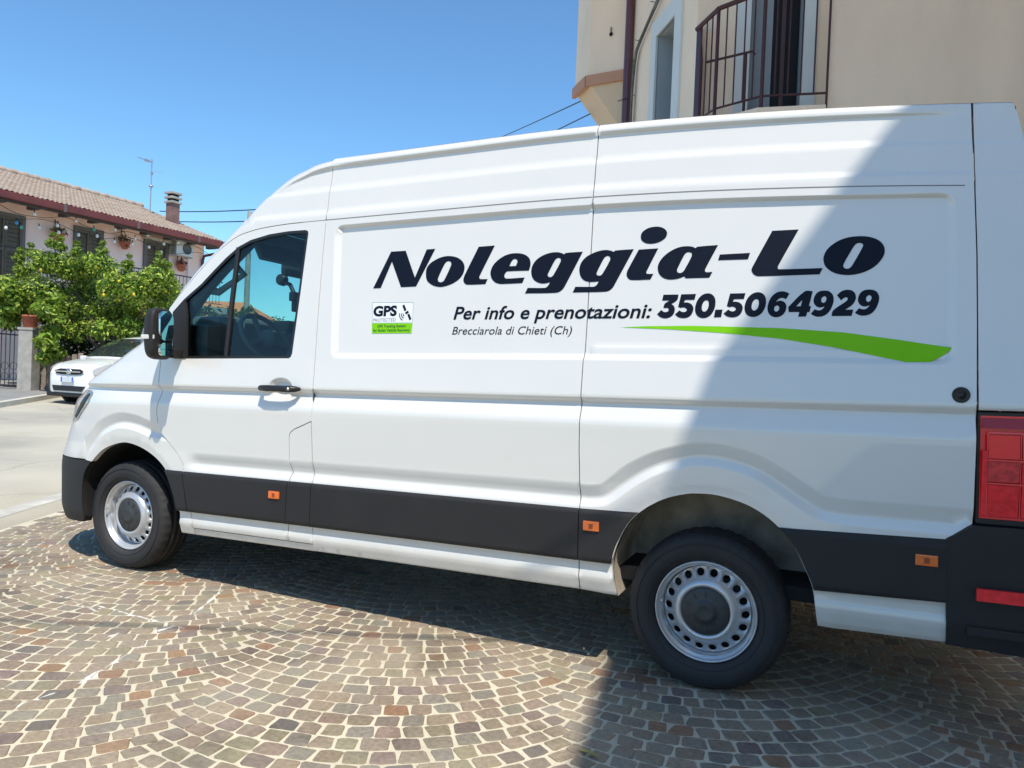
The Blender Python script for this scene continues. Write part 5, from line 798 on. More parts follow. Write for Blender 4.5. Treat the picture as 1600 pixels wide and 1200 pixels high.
decal('green_swoosh', DATA['SW'], GREEN, off=-.0014)
def text_on(body, x0, z0, x1, z1, m, name='lettering_word', shear=.22, bold=.0, off=-.0016, slope=None, parent=None, space=1.0):
    """text fitted into the box x0..x1, baseline z0, cap height top z1 (both may fall along x by slope)"""
    cu = bpy.data.curves.new('txt', 'FONT'); cu.body = body; cu.size = 1.0; cu.shear = shear; cu.offset = bold; cu.fill_mode = 'FRONT'; cu.resolution_u = 4; cu.space_character = space
    ob = bpy.data.objects.new('txt', cu); COL.objects.link(ob); dg = bpy.context.evaluated_depsgraph_get(); dg.update()
    me = ob.evaluated_get(dg).to_mesh(); v = np.array([tuple(p.co) for p in me.vertices]); f = [tuple(p.vertices) for p in me.polygons]
    ob.evaluated_get(dg).to_mesh_clear(); bpy.data.objects.remove(ob, do_unlink=True); bpy.data.curves.remove(cu)
    cap = .73
    u = (v[:, 0]-v[:, 0].min())/(v[:, 0].max()-v[:, 0].min()); x = x0+u*(x1-x0); z = z0+(slope or 0)*u+v[:, 1]/cap*(z1-z0)
    y = S(x, z, 'body', off); N = Sn(x, z, 'body', .01)
    P = np.stack([x, y, z], 1)
    # one part for each word
    up_ = list(range(len(v)))
    def find(i):
        while up_[i] != i: up_[i] = up_[up_[i]]; i = up_[i]
        return i
    for q in f:
        for k in q[1:]: up_[find(k)] = find(q[0])
    isl = {}
    for q in f: isl.setdefault(find(q[0]), []).append(q)
    us = v[:, 0]-shear*v[:, 1]
    it = sorted((min(us[k] for q in qs for k in q), max(us[k] for q in qs for k in q), qs) for qs in isl.values())
    words = []
    for a, b_, qs in it:
        if words and a-words[-1][1] < .17*space: words[-1][1] = max(words[-1][1], b_); words[-1][2] += qs
        else: words.append([a, b_, list(qs)])
    for a, b_, qs in words:
        idx = sorted(set(k for q in qs for k in q)); mp = {k: i for i, k in enumerate(idx)}
        o = make(name, P[idx], [tuple(mp[k] for k in q) for q in qs], m, parent or van, normals=N[idx])
    return o
T1, T2 = DATA['T1'], DATA['T2']
text_on('Per info e prenotazioni:', T1[0][0], T1[0][1], T1[3][0], T1[1][1], NAVY, shear=.20, bold=.018, slope=T1[2][1]-T1[0][1])
text_on('Brecciarola di Chieti (Ch)', T2[0][0], T2[0][1], T2[3][0], T2[1][1], NAVY, shear=.20, bold=.0, slope=T2[2][1]-T2[0][1])
st = DATA['ST']
stk = decal('gps_sticker', [st[0], st[1], st[2], st[3]], STWHITE, off=-.0012)
decal('sticker_band', [st[4], (2.1295, 1.546), (st[2][0]-.001, st[2][1]+.001), (st[3][0]+.001, st[3][1]+.001)], GREEN, off=-.0020, parent=stk)
ring_o = np.array([st[0], st[1], (2.1292, 1.548), st[4]]); 
decal('sticker_border', ring_o, mat('grey border print', (.32, .36, .40), rough=.4), [inset(ring_o, .0022)[::-1]], off=-.0018, parent=stk)
text_on('GPS', 1.879, 1.5895, 2.028, 1.643, NAVY, 'sticker_text', 0, .045, -.002, parent=stk)
text_on('PROTECTED', 1.882, 1.5585, 2.024, 1.576, GREYPR, 'sticker_text', 0, .0, -.002, parent=stk)
text_on('GPS Tracking System', 1.912, 1.5265, 2.090, 1.541, DGREEN, 'sticker_text', 0, .03, -.0026, parent=stk)
text_on('for Stolen Vehicle Recovery', 1.887, 1.5045, 2.117, 1.519, DGREEN, 'sticker_text', 0, .03, -.0026, parent=stk)
def rot_rect(cx, cz, w, h, a):
    c, s = math.cos(a), math.sin(a); return [(cx+c*x-s*z, cz+s*x+c*z) for x, z in ((-w/2, -h/2), (w/2, -h/2), (w/2, h/2), (-w/2, h/2))]
sa_ = math.radians(-62)
for cx, cz, w, h in ((2.073, 1.6285, .034, .0135), (2.091, 1.6035, .013, .020), (2.108, 1.580, .034, .0135)):
    decal('satellite_icon', rot_rect(cx, cz, w, h, sa_), NAVY, off=-.0021, parent=stk)
for r_ in (.018, .029, .041):
    arc = [(2.083+r_*math.cos(t), 1.599+r_*math.sin(t)) for t in np.radians(np.linspace(178, 248, 9))]; ar2 = [(2.083+(r_-.0045)*math.cos(t), 1.599+(r_-.0045)*math.sin(t)) for t in np.radians(np.linspace(248, 178, 9))]
    decal('satellite_icon', arc+ar2, NAVY, off=-.0021, parent=stk)

# --- roof, windscreen, bonnet and nose: lofts across the van between the two flank silhouettes
def across(name, xs, zs, kind, m, bulge, crown, n=13, yoff=0.0, inner=0.0):
    vs = []; fs = []
    xs = np.asarray(xs, float); zs = np.asarray(zs, float)
    ys = S(xs, zs, kind)+inner
    for i in range(len(xs)):
        bl = bulge[i] if hasattr(bulge, '__len__') else bulge; cr = crown[i] if hasattr(crown, '__len__') else crown
        for k in range(n):
            t = -1+2*k/(n-1); y = ys[i]+(VW-2*ys[i])*k/(n-1); w = (1-t*t)**1.7
            vs.append((xs[i]-bl*w, y, zs[i]+cr*w+yoff))
    for i in range(len(xs)-1):
        for k in range(n-1): fs.append((i*n+k, i*n+k+1, (i+1)*n+k+1, (i+1)*n+k))
    return make(name, vs, fs, m, van, smooth=True)
rx = list(np.linspace(.94, 1.70, 26)); rz_ = list(np.interp(rx, RSX, RSZ))
r2 = list(np.linspace(1.8, 4.760, 16)); rz2 = [2.503-float(drop(x, 2.503)) for x in r2]
across('roof', rx, rz_, 'cab', WHITE, np.interp(rx, [.932, 1.5], [.16, 0]), np.interp(rx, [.932, 1.5], [.03, .08]))
across('roof', [1.7]+r2, [2.503]+rz2, 'plain', WHITE, 0.0, .08)
wx = np.linspace(.20, .96, 22); wzz = np.interp(wx, RSX, RSZ)
across('windscreen', wx, wzz, 'cab', GLASS, np.interp(wx, [.2, .93], [.22, .16]), np.interp(wx, [.2, .93], [.0, .03]), inner=.045)
# A-pillars: white strip between flank and windscreen
for sgn in (0, 1):
    vs = []; fs = []
    ys = S(wx, wzz, 'cab')
    for i in range(len(wx)):
        for dy, dx, dz in ((-.002, 0, -.004), (.014, -.006, .008), (.034, -.010, .010), (.055, -.006, .006)):
            y = ys[i]+dy; vs.append((wx[i]+dx, y if sgn == 0 else VW-y, wzz[i]+dz))
    for i in range(len(wx)-1):
        for k in range(3): fs.append((i*4+k, i*4+k+1, (i+1)*4+k+1, (i+1)*4+k))
    make('windscreen_pillar', vs, fs, WHITE, van, smooth=True)
bx_ = np.array([-.60, -.51, -.43, -.34, -.21, -.04, .07, .19, .20]); bz_ = np.interp(bx_, CRX, CRZ)
across('bonnet', bx_, bz_, 'fender', WHITE, np.interp(bx_, [-.6, .2], [.16, .2]), np.interp(bx_, [-.6, .2], [.05, .02]))
nx = np.array(CRX[:6]); nz = np.array(CRZ[:6])
across('front_grille', nx, nz, 'fender', BLACKP, np.interp(nz, [.69, 1.1], [.03, .16]), np.interp(nz, [.69, 1.1], [0, .05]))
# --- front bumper
bp_out = [tuple(p) for p in smooth_line(FARCH2, 4)] + [(-.36, .275), (-.60, .262), (-.78, .275), (-.88, .31), (-.935, .36), (-.945, .5), (-.94, .62), (-.925, .683), (-.6, .688), (-.4, .684)]
skin('front_bumper', bp_out, BLACKP, 'bumper', gap=.001, off=-.010, hx=.02, flange=.06)
bzs = np.array([.31, .36, .5, .62, .683]); bxs = np.array([-.88, -.935, -.945, -.94, -.925])
across('front_bumper', bxs, bzs, 'bumper', BLACKP, .05, 0)
# --- headlamps
HL = [(-.443, 1.143), (-.346, 1.141), (-.312, 1.128), (-.302, 1.11), (-.314, 1.07), (-.354, 1.035), (-.42, .99), (-.475, .945), (-.53, .930), (-.62, .925), (-.70, .955), (-.73, 1.005), (-.66, 1.065), (-.56, 1.115), (-.50, 1.138)]
hl = skin('headlamp', HL, LAMPGL, 'fender', gap=0, off=-.004, hx=.02, flange=.03)
skin('headlamp_rim', [(-.335, 1.118), (-.345, 1.085), (-.40, 1.035), (-.47, .985), (-.52, .955), (-.545, .962), (-.50, 1.00), (-.44, 1.055), (-.39, 1.10), (-.36, 1.122)], SEAL, 'fender', gap=0, off=-.008, hx=.02, flange=.004)
# --- mirror
MX = [(.600, -.245), (.588, -.266), (.545, -.268), (.490, -.240), (.445, -.185), (.425, -.115), (.432, -.055), (.470, -.030), (.520, -.040)]
def mirror_shell(zs, scl, poly, name, m, parent, close=True):
    c = np.array([.525, -.14]); P = np.array(poly); V_ = []; F_ = []; n_ = len(P)
    for z_, s_ in zip(zs, scl):
        for p in P:
            q = c+(p-c)*s_; V_.append((q[0], q[1], z_))
    for l in range(len(zs)-1):
        for k_ in range(n_): F_.append((l*n_+k_, l*n_+(k_+1) % n_, (l+1)*n_+(k_+1) % n_, (l+1)*n_+k_))
    F_.append(tuple(range(n_))); F_.append(tuple(range((len(zs)-1)*n_+n_-1, (len(zs)-1)*n_-1, -1)))
    b_ = MB(); b_.add(V_, F_, True); return b_.build(name, m, parent)
mir = mirror_shell([1.340, 1.352, 1.372, 1.42, 1.50, 1.58, 1.615, 1.634, 1.642], [.45, .74, .9, .985, 1, .985, .9, .74, .45], MX, 'door_mirror', BLACKP, van)
md = mir.modifiers.new('s', 'SUBSURF'); md.levels = 1; md.render_levels = 2
g1 = Vector((.604, -.232, 0)); g2 = Vector((.532, -.058, 0))
def gp(t, z, o=.004): p = g1.lerp(g2, t); return (p.x+o, p.y+o*.4, z)
MIRG = mat('mirror silver', (.55, .58, .60), rough=.02, metal=1.0)
def mglass(name, t0, t1, z0, z1, r):
    pts = []
    for (ct, cz, a0) in ((t1-r, z1-r*.2, 0), (t0+r, z1-r*.2, 90), (t0+r, z0+r*.2, 180), (t1-r, z0+r*.2, 270)):
        for a in range(0, 91, 15):
            an = math.radians(a0+a); pts.append((ct+r*math.cos(an), cz+r*.2*math.sin(an)))
    b_ = MB(); n_ = len(pts); v_ = [gp(t, z) for t, z in pts]; v2 = [gp(t, z, -.01) for t, z in pts]
    b_.add(v_+v2, [tuple(range(n_))]+[(i, (i+1) % n_, n_+(i+1) % n_, n_+i) for i in range(n_)]); return b_.build(name, MIRG, mir)
mglass('mirror_glass', .08, .90, 1.452, 1.622, .25); mglass('wide_mirror_glass', .10, .90, 1.362, 1.438, .2)
ts = MB(); ts.box((.556, -.258, 1.468), (.075, .022, .026), rz=math.radians(24), bev=.006); ts.build('turn_signal', mat('clear lamp', (.62, .63, .62), rough=.2, coat=.6), mir)
ma = MB(); ma.box((.490, -.025, 1.385), (.09, .07, .06), bev=.015); ma.build('mirror_arm', BLACKP, van)
m2 = mirror_shell([1.340, 1.372, 1.42, 1.58, 1.615, 1.642], [.6, .9, 1, 1, .9, .6], MX, 'door_mirror', BLACKP, van); m2.data.transform(Matrix.Scale(-1, 4, (0, 1, 0))); m2.data.flip_normals(); m2.location.y = VW

# --- rear end
tl = MB(); zs_ = np.linspace(.752, 1.170, 9)
def tail_poly(x0, x1, z0, z1): return [(x0, z0), (x1, z0), (x1, z1), (x0, z1)]
def block(name, x0, x1, z0, z1, off, m, parent, depth=.03, side=0):
    b_ = MB(); v = []
    for x in (x0, x1):
        for z in (z0, z1):
            y = float(S(x, z, 'plain'))+off; v += [(x, y, z), (x, y+depth, z)]
    b_.add(v, [(0, 4, 6, 2), (1, 3, 7, 5), (0, 2, 3, 1), (4, 5, 7, 6), (0, 1, 5, 4), (2, 6, 7, 3)])
    if side: b_.v = [(a, VW-b2, c) for a, b2, c in b_.v]
    return b_.build(name, m, parent)
for sd in (0, 1):
    tail = block('tail_lamp', 4.647, 4.872, .752, 1.170, .004, SEAL, van, .12, sd)
    block('lamp_lens', 4.655, 4.870, .775, 1.158, -.006, REDL, tail, .02, sd)
    PINK = mat('pale red lamp rib', (.95, .07, .07), rough=.25, coat=.3); MIDR = mat('mid red lamp cell', (.62, .03, .035), rough=.25, coat=.3, var=.3, vscale=60)
    block('lamp_cell', 4.678, 4.775, .787, .903, -.0105, REDB, tail, .006, sd); block('lamp_cell', 4.659, 4.674, .785, 1.03, -.0095, REDB, tail, .006, sd)
    block('lamp_cell', 4.678, 4.775, .917, .990, -.009, MIDR, tail, .006, sd); block('lamp_cell', 4.678, 4.775, 1.002, 1.088, -.0105, REDL, tail, .006, sd)
    block('lamp_cell', 4.659, 4.866, 1.112, 1.150, -.009, REDD, tail, .006, sd); block('lamp_cell', 4.784, 4.866, .79, .985, -.0105, REDB, tail, .006, sd); block('lamp_cell', 4.784, 4.866, 1.0, 1.095, -.009, REDL, tail, .006, sd)
    for z_ in (.9085, .995, 1.097): block('lamp_rib', 4.676, 4.866, z_-.0028, z_+.0028, -.0125, PINK, tail, .006, sd)
    for x_ in (4.6755, 4.7795): block('lamp_rib', x_-.0016, x_+.0016, .785, 1.095, -.0122, PINK, tail, .006, sd)
    block('lamp_rib', 4.659, 4.866, .777, .7835, -.011, PINK, tail, .006, sd)
    if sd == 0:
        rq = random.Random(3)
        for k in range(5):
            q = MB(); cx_, cz_ = 4.69+.018*k, .80+.018*(k % 4)+.01*k; yq_ = float(S(4.7, .85, 'plain'))-.0115
            q.tube([(cx_+rq.uniform(-.010, .014), yq_, cz_+rq.uniform(-.012, .016)) for _ in range(4)], .0011, 4); q.build('lamp_glint', PINK, tail)  # thin pale squiggles standing in for reflections on the lens
rb_out = [(4.557, .285), (4.553, .45), (4.549, .688), (4.636, .746), (4.89, .750), (4.955, .70), (4.975, .60), (4.975, .40), (4.95, .30), (4.88, .275)]
rbv = np.array(rb_out)
bmp = MB(); yb = lambda x, z: -.020 + .10*max(0, (x-4.80)/.18)**2 + .02*max(0, (.36-z)/.09)
pb = densify(rbv, .04); V, F, lp = tri(rbv, [], np.stack(np.meshgrid(np.arange(4.58, 4.96, .04), np.arange(.30, .74, .04)), -1).reshape(-1, 2), .04, .012)
V = V; keep = pip(V[F].mean(1), rbv); F = F[keep]
for sd in (0, 1):
    vv = [(x, yb(x, z) if sd == 0 else VW-yb(x, z), z) for x, z in V]; l = lp[0]; n0 = len(vv)
    vv += [(x, yb(x, z) if sd == 0 else VW-yb(x, z), z) for x, z in l]+[(x, yb(x, z)+.10 if sd == 0 else VW-yb(x, z)-.10, z) for x, z in l]
    ff = [tuple(f) if sd == 0 else tuple(f[::-1]) for f in F]+[(n0+i, n0+(i+1) % len(l), n0+len(l)+(i+1) % len(l), n0+len(l)+i) for i in range(len(l))]
    make('rear_bumper', vv, ff, BLACKP, van, smooth=False)
rbm = MB(); rbm.box((4.93, VW/2, .50), (.10, VW-.12, .40), bev=.03); rbm.build('rear_bumper', BLACKP, van)
for sd in (0, 1):
    block('reflector', 4.645, 4.86, .478, .522, -.047 if sd == 0 else -.047, REDB, van, .02, sd)
bev_line = MB(); bev_line.box((4.72, -.026, .355), (.20, .010, .035), bev=.008); bev_line.build('bumper_ledge', BLACKP, van)
for sd in (0, 1):
    d_ = MB(); w_ = VW/2-.09; zz_ = np.linspace(.72, 2.36, 9); v_ = []; f_ = []
    for z in zz_:
        for k in range(5):
            y = float(S(4.7, z, 'plain'))+.01+(VW/2-.003-float(S(4.7, z, 'plain'))-.01)*k/4; t = k/4
            v_.append((rear_x(z)-.022+.03*t**.5, y if sd == 0 else VW-y, z))
    for i in range(8):
        for k in range(4): f_.append((i*5+k, i*5+k+1, (i+1)*5+k+1, (i+1)*5+k))
    make('rear_door', v_, f_, WHITE, van, smooth=True)
# --- shell: floor, bulkhead, underbody, wheel housings
sh = MB(); sh.box((2.95, VW/2, .37), (3.7, VW-.25, .06)); sh.box((.55, VW/2, .52), (1.6, VW-.5, .10)); sh.build('floor', HOLE, van)
sh = MB(); sh.box((1.57, VW/2, 1.35), (.03, VW-.3, 1.95)); sh.build('bulkhead', GREYIN, van)
sh = MB(); sh.box((2.0, .30, .30), (2.1, .12, .12)); sh.box((2.0, VW-.30, .30), (2.1, .12, .12)); sh.box((2.6, 1.0, .30), (3.6, .35, .12)); sh.tube([(3.64, .3, .2565), (3.64, 1.73, .2565)], .06, 10); sh.tube([(0, .3, .30), (0, 1.73, .30)], .05, 10); sh.build('underbody', HOLE, van)
def housing(name, line, m, ymin, ymax, sd, lift=.0):
    v = []; f = []; l = np.asarray(line)
    for x, z in l:
        for k, y in enumerate((ymin, (ymin+ymax)/2, ymax)): v.append((x, y if sd == 0 else VW-y, z+lift))
    n = len(l)
    for i in range(n-1):
        for k in range(2): f.append((i*3+k, i*3+k+1, (i+1)*3+k+1, (i+1)*3+k))
    v.append((float(l[:, 0].mean()), ymax if sd == 0 else VW-ymax, .25)); c = len(v)-1
    for i in range(n-1): f.append((i*3+2, c, (i+1)*3+2))
    return make(name, v, f, m, van, smooth=True)
for sd in (0, 1):
    housing('front_wheel_housing', FALL, HOLE, .03, .42, sd); housing('rear_wheel_housing', RAC, LINER, .025, .42, sd)

# --- wheels
def wheel(x, z, sd):
    root = MB(); n = 160
    # tyre: closed ring, outer side towards -y
    prof = [(.222, .088), (.226, .066), (.236, .053), (.262, .042), (.292, .042), (.316, .050), (.332, .062), (.341, .078), (.3455, .098), (.347, .115), (.3395, .117), (.3395, .124), (.347, .126), (.348, .158), (.3395, .160), (.3395, .168), (.348, .170), (.347, .203), (.3395, .205), (.3395, .212), (.3465, .214), (.3455, .232), (.341, .250), (.332, .267), (.316, .280), (.262, .286), (.222, .262)]
    V_ = []; F_ = []; NP = len(prof)
    for i, (r_, h_) in enumerate(prof):
        for k in range(n):
            t = 2*math.pi*k/n; rr = r_
            if i in (6, 7, 8, 9, 20, 21, 22, 23) and k % 4 == 0: rr = r_-.0045
            V_.append((rr*math.cos(t), h_, rr*math.sin(t)))
    for i in range(NP-1):
        for k in range(n): F_.append((i*n+k, (i+1)*n+k, (i+1)*n+(k+1) % n, i*n+(k+1) % n))
    tb = MB(); tb.add(V_, F_, True)
    for rr, hh in ((.300, .0415), (.250, .0455)):
        tb.lathe([(rr-.002, hh+.0005), (rr-.0015, hh-.0016), (rr+.0015, hh-.0016), (rr+.002, hh+.0005)], 96, 'Y')
    w = tb.build('wheel', RUB, van)
    # rim: barrel and pierced disc
    rm = MB()
    rm.lathe([(.222, .10), (.2225, .070), (.219, .063), (.214, .064), (.212, .072), (.206, .082), (.1995, .085), (.197, .092), (.196, .105), (.193, .124), (.190, .128)], 96, 'Y')
    # disc with 18 holes
    NH = 18; seg = 8; ri, ro, rh, hr = .143, .190, .1665, .0168
    V2 = []; F2 = []
    def dep(r_): return float(np.interp(r_, [.105, .118, .130, .143, .155, .19], [.074, .068, .072, .088, .098, .120]))
    for hI in range(NH):
        a0 = 2*math.pi*hI/NH; ha = math.pi/NH
        # outer boundary of sector: 16 points, hole: 16 points
        outb = []
        for k in range(5): outb.append((ro, -ha+2*ha*k/4))
        for k in range(1, 4): outb.append((ro+(ri-ro)*k/4, ha))
        for k in range(5): outb.append((ri, ha-2*ha*k/4))
        for k in range(1, 4): outb.append((ri+(ro-ri)*k/4, -ha))
        base = len(V2); pts2 = []
        for r_, a_ in outb: pts2.append((r_*math.cos(a_), r_*math.sin(a_)))
        hol = []
        for (px_, pz_) in pts2:
            an = math.atan2(pz_, px_-rh); hol.append((rh+hr*math.cos(an), hr*math.sin(an)))
        def put(px_, pz_, dy=0):
            r_ = math.hypot(px_, pz_); a_ = math.atan2(pz_, px_)+a0; V2.append((r_*math.cos(a_), dep(r_)+dy, r_*math.sin(a_)))
        for p in pts2: put(*p)
        for p in hol: put(*p)
        for p in hol: put(p[0]*1.0, p[1], .012)
        m_ = len(pts2)
        for k in range(m_):
            k2 = (k+1) % m_; F2.append((base+k, base+k2, base+m_+k2, base+m_+k)); F2.append((base+m_+k, base+m_+k2, base+2*m_+k2, base+2*m_+k))
    rm.add(V2, F2, True)
    rm.lathe([(.143, .088), (.138, .081), (.130, .0735), (.122, .069), (.114, .068), (.107, .072), (.104, .080)], 96, 'Y')
    rm.tube([(-.187, .075, .03), (-.187, .045, .03)], .005, 6)
    rim_ = rm.build('rim', STEEL, w)
    bk = MB(); bk.lathe([(.0005, .155), (.20, .155)], 48, 'Y'); bk.build('brake_backing', HOLE, w)
    cp = MB(); cp.lathe([(.106, .080), (.104, .073), (.098, .068), (.070, .066), (.046, .064), (.042, .058), (.034, .056), (.026, .058), (.0005, .058)], 64, 'Y')
    for k in range(10):
        t = 2*math.pi*(k+.5)/10; cp.box((.078*math.cos(t), .0655, .078*math.sin(t)), (.026, .004, .004), R=Matrix.Rotation(-t, 3, 'Y'))
    cp.build('hub_cap', CAPM, w)
    w.location = (x, 0, z)
    if sd:
        w.rotation_euler = (0, 0, math.pi); w.location = (x, VW, z)
    return w
for sd in (0, 1):
    for xw in (0.0, 3.64):
        # hubs stand level above the ground, so undo the rake of the body
        wheel(xw+RAKE*.345, .3455-RAKE*xw, sd)

# --- cab interior
ci = MB(); ci.box((.30, VW/2, 1.38), (.62, VW-.24, .40), bev=.10); ci.box((.42, .50, 1.56), (.30, .50, .16), bev=.06); ci.build('dashboard', DARKIN, van)
cb = MB(); cb.box((.50, 1.05, 1.45), (.16, .34, .42), bev=.03); cb.build('centre_console', SEAL, van)
sw = MB(); c0 = Vector((.72, .50, 1.50)); ax = Vector((.82, 0, .57)).normalized(); u_ = Vector((0, 1, 0)); w_ = ax.cross(u_)
ringp = [c0+(u_*math.cos(t)+w_*math.sin(t))*.192 for t in np.linspace(0, 2*math.pi, 41)]
sw.tube(ringp, .016, 8, cap=False)
for t in (math.pi*.5, math.pi*1.1, math.pi*1.9): sw.tube([c0-ax*.03, c0+(u_*math.cos(t)+w_*math.sin(t))*.19], .018, 6)
sw.lathe([(.0005, .0), (.05, .0), (.065, .03)], 20, 'Y', tuple(c0-Vector((0, .015, 0)))); sw.build('steering_wheel', DARKIN, van)
def seat(y):
    b_ = MB(); b_.box((1.22, y, .98), (.50, .50, .16), bev=.06); b_.box((1.44, y, 1.30), (.14, .48, .62), bev=.06); b_.box((1.47, y, 1.70), (.10, .27, .18), bev=.04); b_.tube([(1.46, y-.07, 1.55), (1.47, y-.07, 1.65)], .008, 6); b_.tube([(1.46, y+.07, 1.55), (1.47, y+.07, 1.65)], .008, 6)
    return b_.build('seat', mat('seat cloth', (.11, .12, .135), rough=.9, bump=.3, bscale=300), van)
seat(.52); seat(1.25); seat(1.68)
hh = MB(); hh.box((1.12, VW/2, 2.20), (.55, VW-.40, .035), bev=.01); hh.box((.84, VW/2, 2.13), (.10, VW-.44, .09), bev=.02); hh.build('roof_lining', GREYIN, van)
for y in (.50, 1.50):
    v_ = MB(); v_.box((.84, y, 2.06), (.03, .46, .17), bev=.01, R=Matrix.Rotation(math.radians(-28), 3, 'Y')); v_.build('sun_visor', GREYIN, van)
def pillar_trim(sd):
    b_ = MB(); pp = [(wx[i]+.05, (float(S(wx[i], wzz[i], 'cab'))+.075), wzz[i]-.02) for i in range(len(wx))]
    if sd: pp = [(a, VW-b2, c) for a, b2, c in pp]
    b_.tube(pp, .062, 8); b_.build('pillar_trim', GREYIN, van)
    g_ = MB(); a, b2, c = pp[8]; a2, b3, c2 = pp[13]; s = 1 if sd == 0 else -1
    g_.tube([(a+.02, b2+.02*s, c-.02), (a+.075, b2+.05*s, c-.03), (a2+.08, b3+.05*s, c2-.09), (a2+.03, b3+.02*s, c2-.03)], .024, 8); g_.build('grab_handle', GREYIN, van)
pillar_trim(0); pillar_trim(1)
rmv = MB(); rmv.box((.50, 1.02, 2.035), (.05, .24, .10), bev=.03); rmv.tube([(.50, 1.02, 2.08), (.52, 1.02, 2.16)], .012, 6); rmv.build('rear_view_mirror', SEAL, van)
dc = MB(); dc.lathe([(.0005, -.02), (.04, -.02), (.045, .02), (.0005, .02)], 16, 'Y', (.40, 1.0, 1.97)); dc.tube([(.41, 1.0, 1.96), (.48, 1.0, 1.93), (.52, 1.0, 1.86)], .016, 8); dc.box((.53, 1.0, 1.84), (.05, .09, .07), bev=.015); dc.box((.53, 1.0, 1.775), (.035, .05, .09), bev=.012); dc.build('dashcam', SEAL, van)
dcard = MB(); dcard.box((1.0, .09, 1.10), (.95, .04, .46), bev=.02); dcard.build('door_card', DARKIN, van)
dcard = MB(); dcard.box((1.0, VW-.09, 1.10), (.95, .04, .46), bev=.02); dcard.build('door_card', DARKIN, van)

# ================================================================== BACKGROUND
def gz(x, y): return float(rise(x, y))
PLASTER_P = mat('pink plaster', (.93, .71, .64), rough=.9, var=.05, vscale=1.2, bump=.2, bscale=40)
PLASTER_B = mat('beige plaster', (.90, .71, .53), rough=.9, var=.07, vscale=1.6, bump=.25, bscale=70, streak=(1.6, 1.6, .5), detail=9)
SALMON = mat('salmon moulding', (.52, .27, .17), rough=.85, var=.08, vscale=3)
OCHRE = mat('ochre soffit', (.90, .61, .38), rough=.9, var=.06, vscale=2)
WHITEPL = mat('white window surround', (.66, .68, .66), rough=.8, var=.04, vscale=2)
MAROON = mat('maroon painted metal', (.145, .032, .027), rough=.45, var=.15, vscale=2)
RAILM = mat('dark maroon railing', (.055, .012, .016), rough=.45)
BROWNW = mat('dark weathered wood', (.085, .072, .062), rough=.8, var=.2, vscale=6)
SHUT = mat('olive brown shutter', (.115, .095, .065), rough=.6, var=.12, vscale=3)
TERRA = mat('terracotta', (.42, .13, .075), rough=.85, var=.15, vscale=10)
IRON = mat('black wrought iron', (.02, .02, .022), rough=.5)
CABLE = mat('black cable', (.02, .02, .022), rough=.7)
CONC = mat('pale concrete', (.36, .34, .31), rough=.9, var=.2, vscale=5, bump=.4, bscale=60)
WOOD = mat('grey fence wood', (.26, .21, .175), rough=.85, var=.25, vscale=8)
def tile_mat():
    m = bpy.data.materials.new('weathered roof tile'); m.use_nodes = True; nt = m.node_tree; b = nt.nodes['Principled BSDF']; L = nt.links.new
    geo = nt.nodes.new('ShaderNodeNewGeometry'); n1 = nt.nodes.new('ShaderNodeTexNoise'); n1.inputs['Scale'].default_value = 3.2; n1.inputs['Detail'].default_value = 5
    n2 = nt.nodes.new('ShaderNodeTexVoronoi'); n2.inputs['Scale'].default_value = 5.5; L(geo.outputs['Position'], n1.inputs['Vector']); L(geo.outputs['Position'], n2.inputs['Vector'])
    r = nt.nodes.new('ShaderNodeValToRGB'); e = r.color_ramp.elements; e[0].position = .25; e[0].color = (.245, .18, .135, 1); e[1].position = .75; e[1].color = (.43, .37, .295, 1)
    L(n1.outputs['Fac'], r.inputs[0]); hs = nt.nodes.new('ShaderNodeMix'); hs.data_type = 'RGBA'; hs.inputs['Factor'].default_value = .28; L(r.outputs[0], hs.inputs['A'])
    r2 = nt.nodes.new('ShaderNodeValToRGB'); r2.color_ramp.elements[0].color = (.33, .15, .09, 1); r2.color_ramp.elements[1].color = (.50, .44, .36, 1); L(n2.outputs['Color'], r2.inputs[0]); L(r2.outputs[0], hs.inputs['B'])
    L(hs.outputs['Result'], b.inputs['Base Color']); b.inputs['Roughness'].default_value = .9; return m
TILE = tile_mat()

# ------------------------------------------------------------------ house that stands right of and behind the camera: its eaves shade the rear of the van
ZC = 8.6
def up(p): t = ZC-p[2]; return (p[0]+SKX*t, p[1]-SKY_*t)
edge = [up((4.324, .135, 2.52)), up((3.632, .013, 1.456)), up((3.50, -.006, 1.05)), up((3.152, .276, 0)), up((3.346, -.823, 0))]
e0, e1 = np.array(edge[0]), np.array(edge[1]); dA = (e0-e1)/np.linalg.norm(e0-e1); f0, f1 = np.array(edge[3]), np.array(edge[4]); dB = (f1-f0)/np.linalg.norm(f1-f0)
pA = e0+dA*6.0; pB = f1+dB*8
eave = [tuple(pA), tuple(e1), edge[2], tuple(f0), tuple(pB), (20, pB[1]), (20, pA[1])]
nh = empty('neighbour_house', (9, -5, 0)); tag(nh, 'beige house beside the forecourt whose eaves shade the rear of the van', 'house')
def npart(name, b, m): o = b.build(name, m); o.parent = nh; o.matrix_parent_inverse = Matrix.Translation((-9, 5, 0)); return o
b = MB(); b.prism(eave, 2, ZC-.12, ZC); npart('eave', b, OCHRE)
c_ = np.array(eave).mean(0); wallp = [tuple(np.array(p)+np.array([.75, -.1 if p[1] < 0 else -.6])) for p in eave]
b = MB(); b.prism(wallp, 2, -.05, ZC-.12); npart('wall', b, PLASTER_B)
rt = [tuple(np.array(p)*.55+np.array([14, -5])*.45) for p in eave]
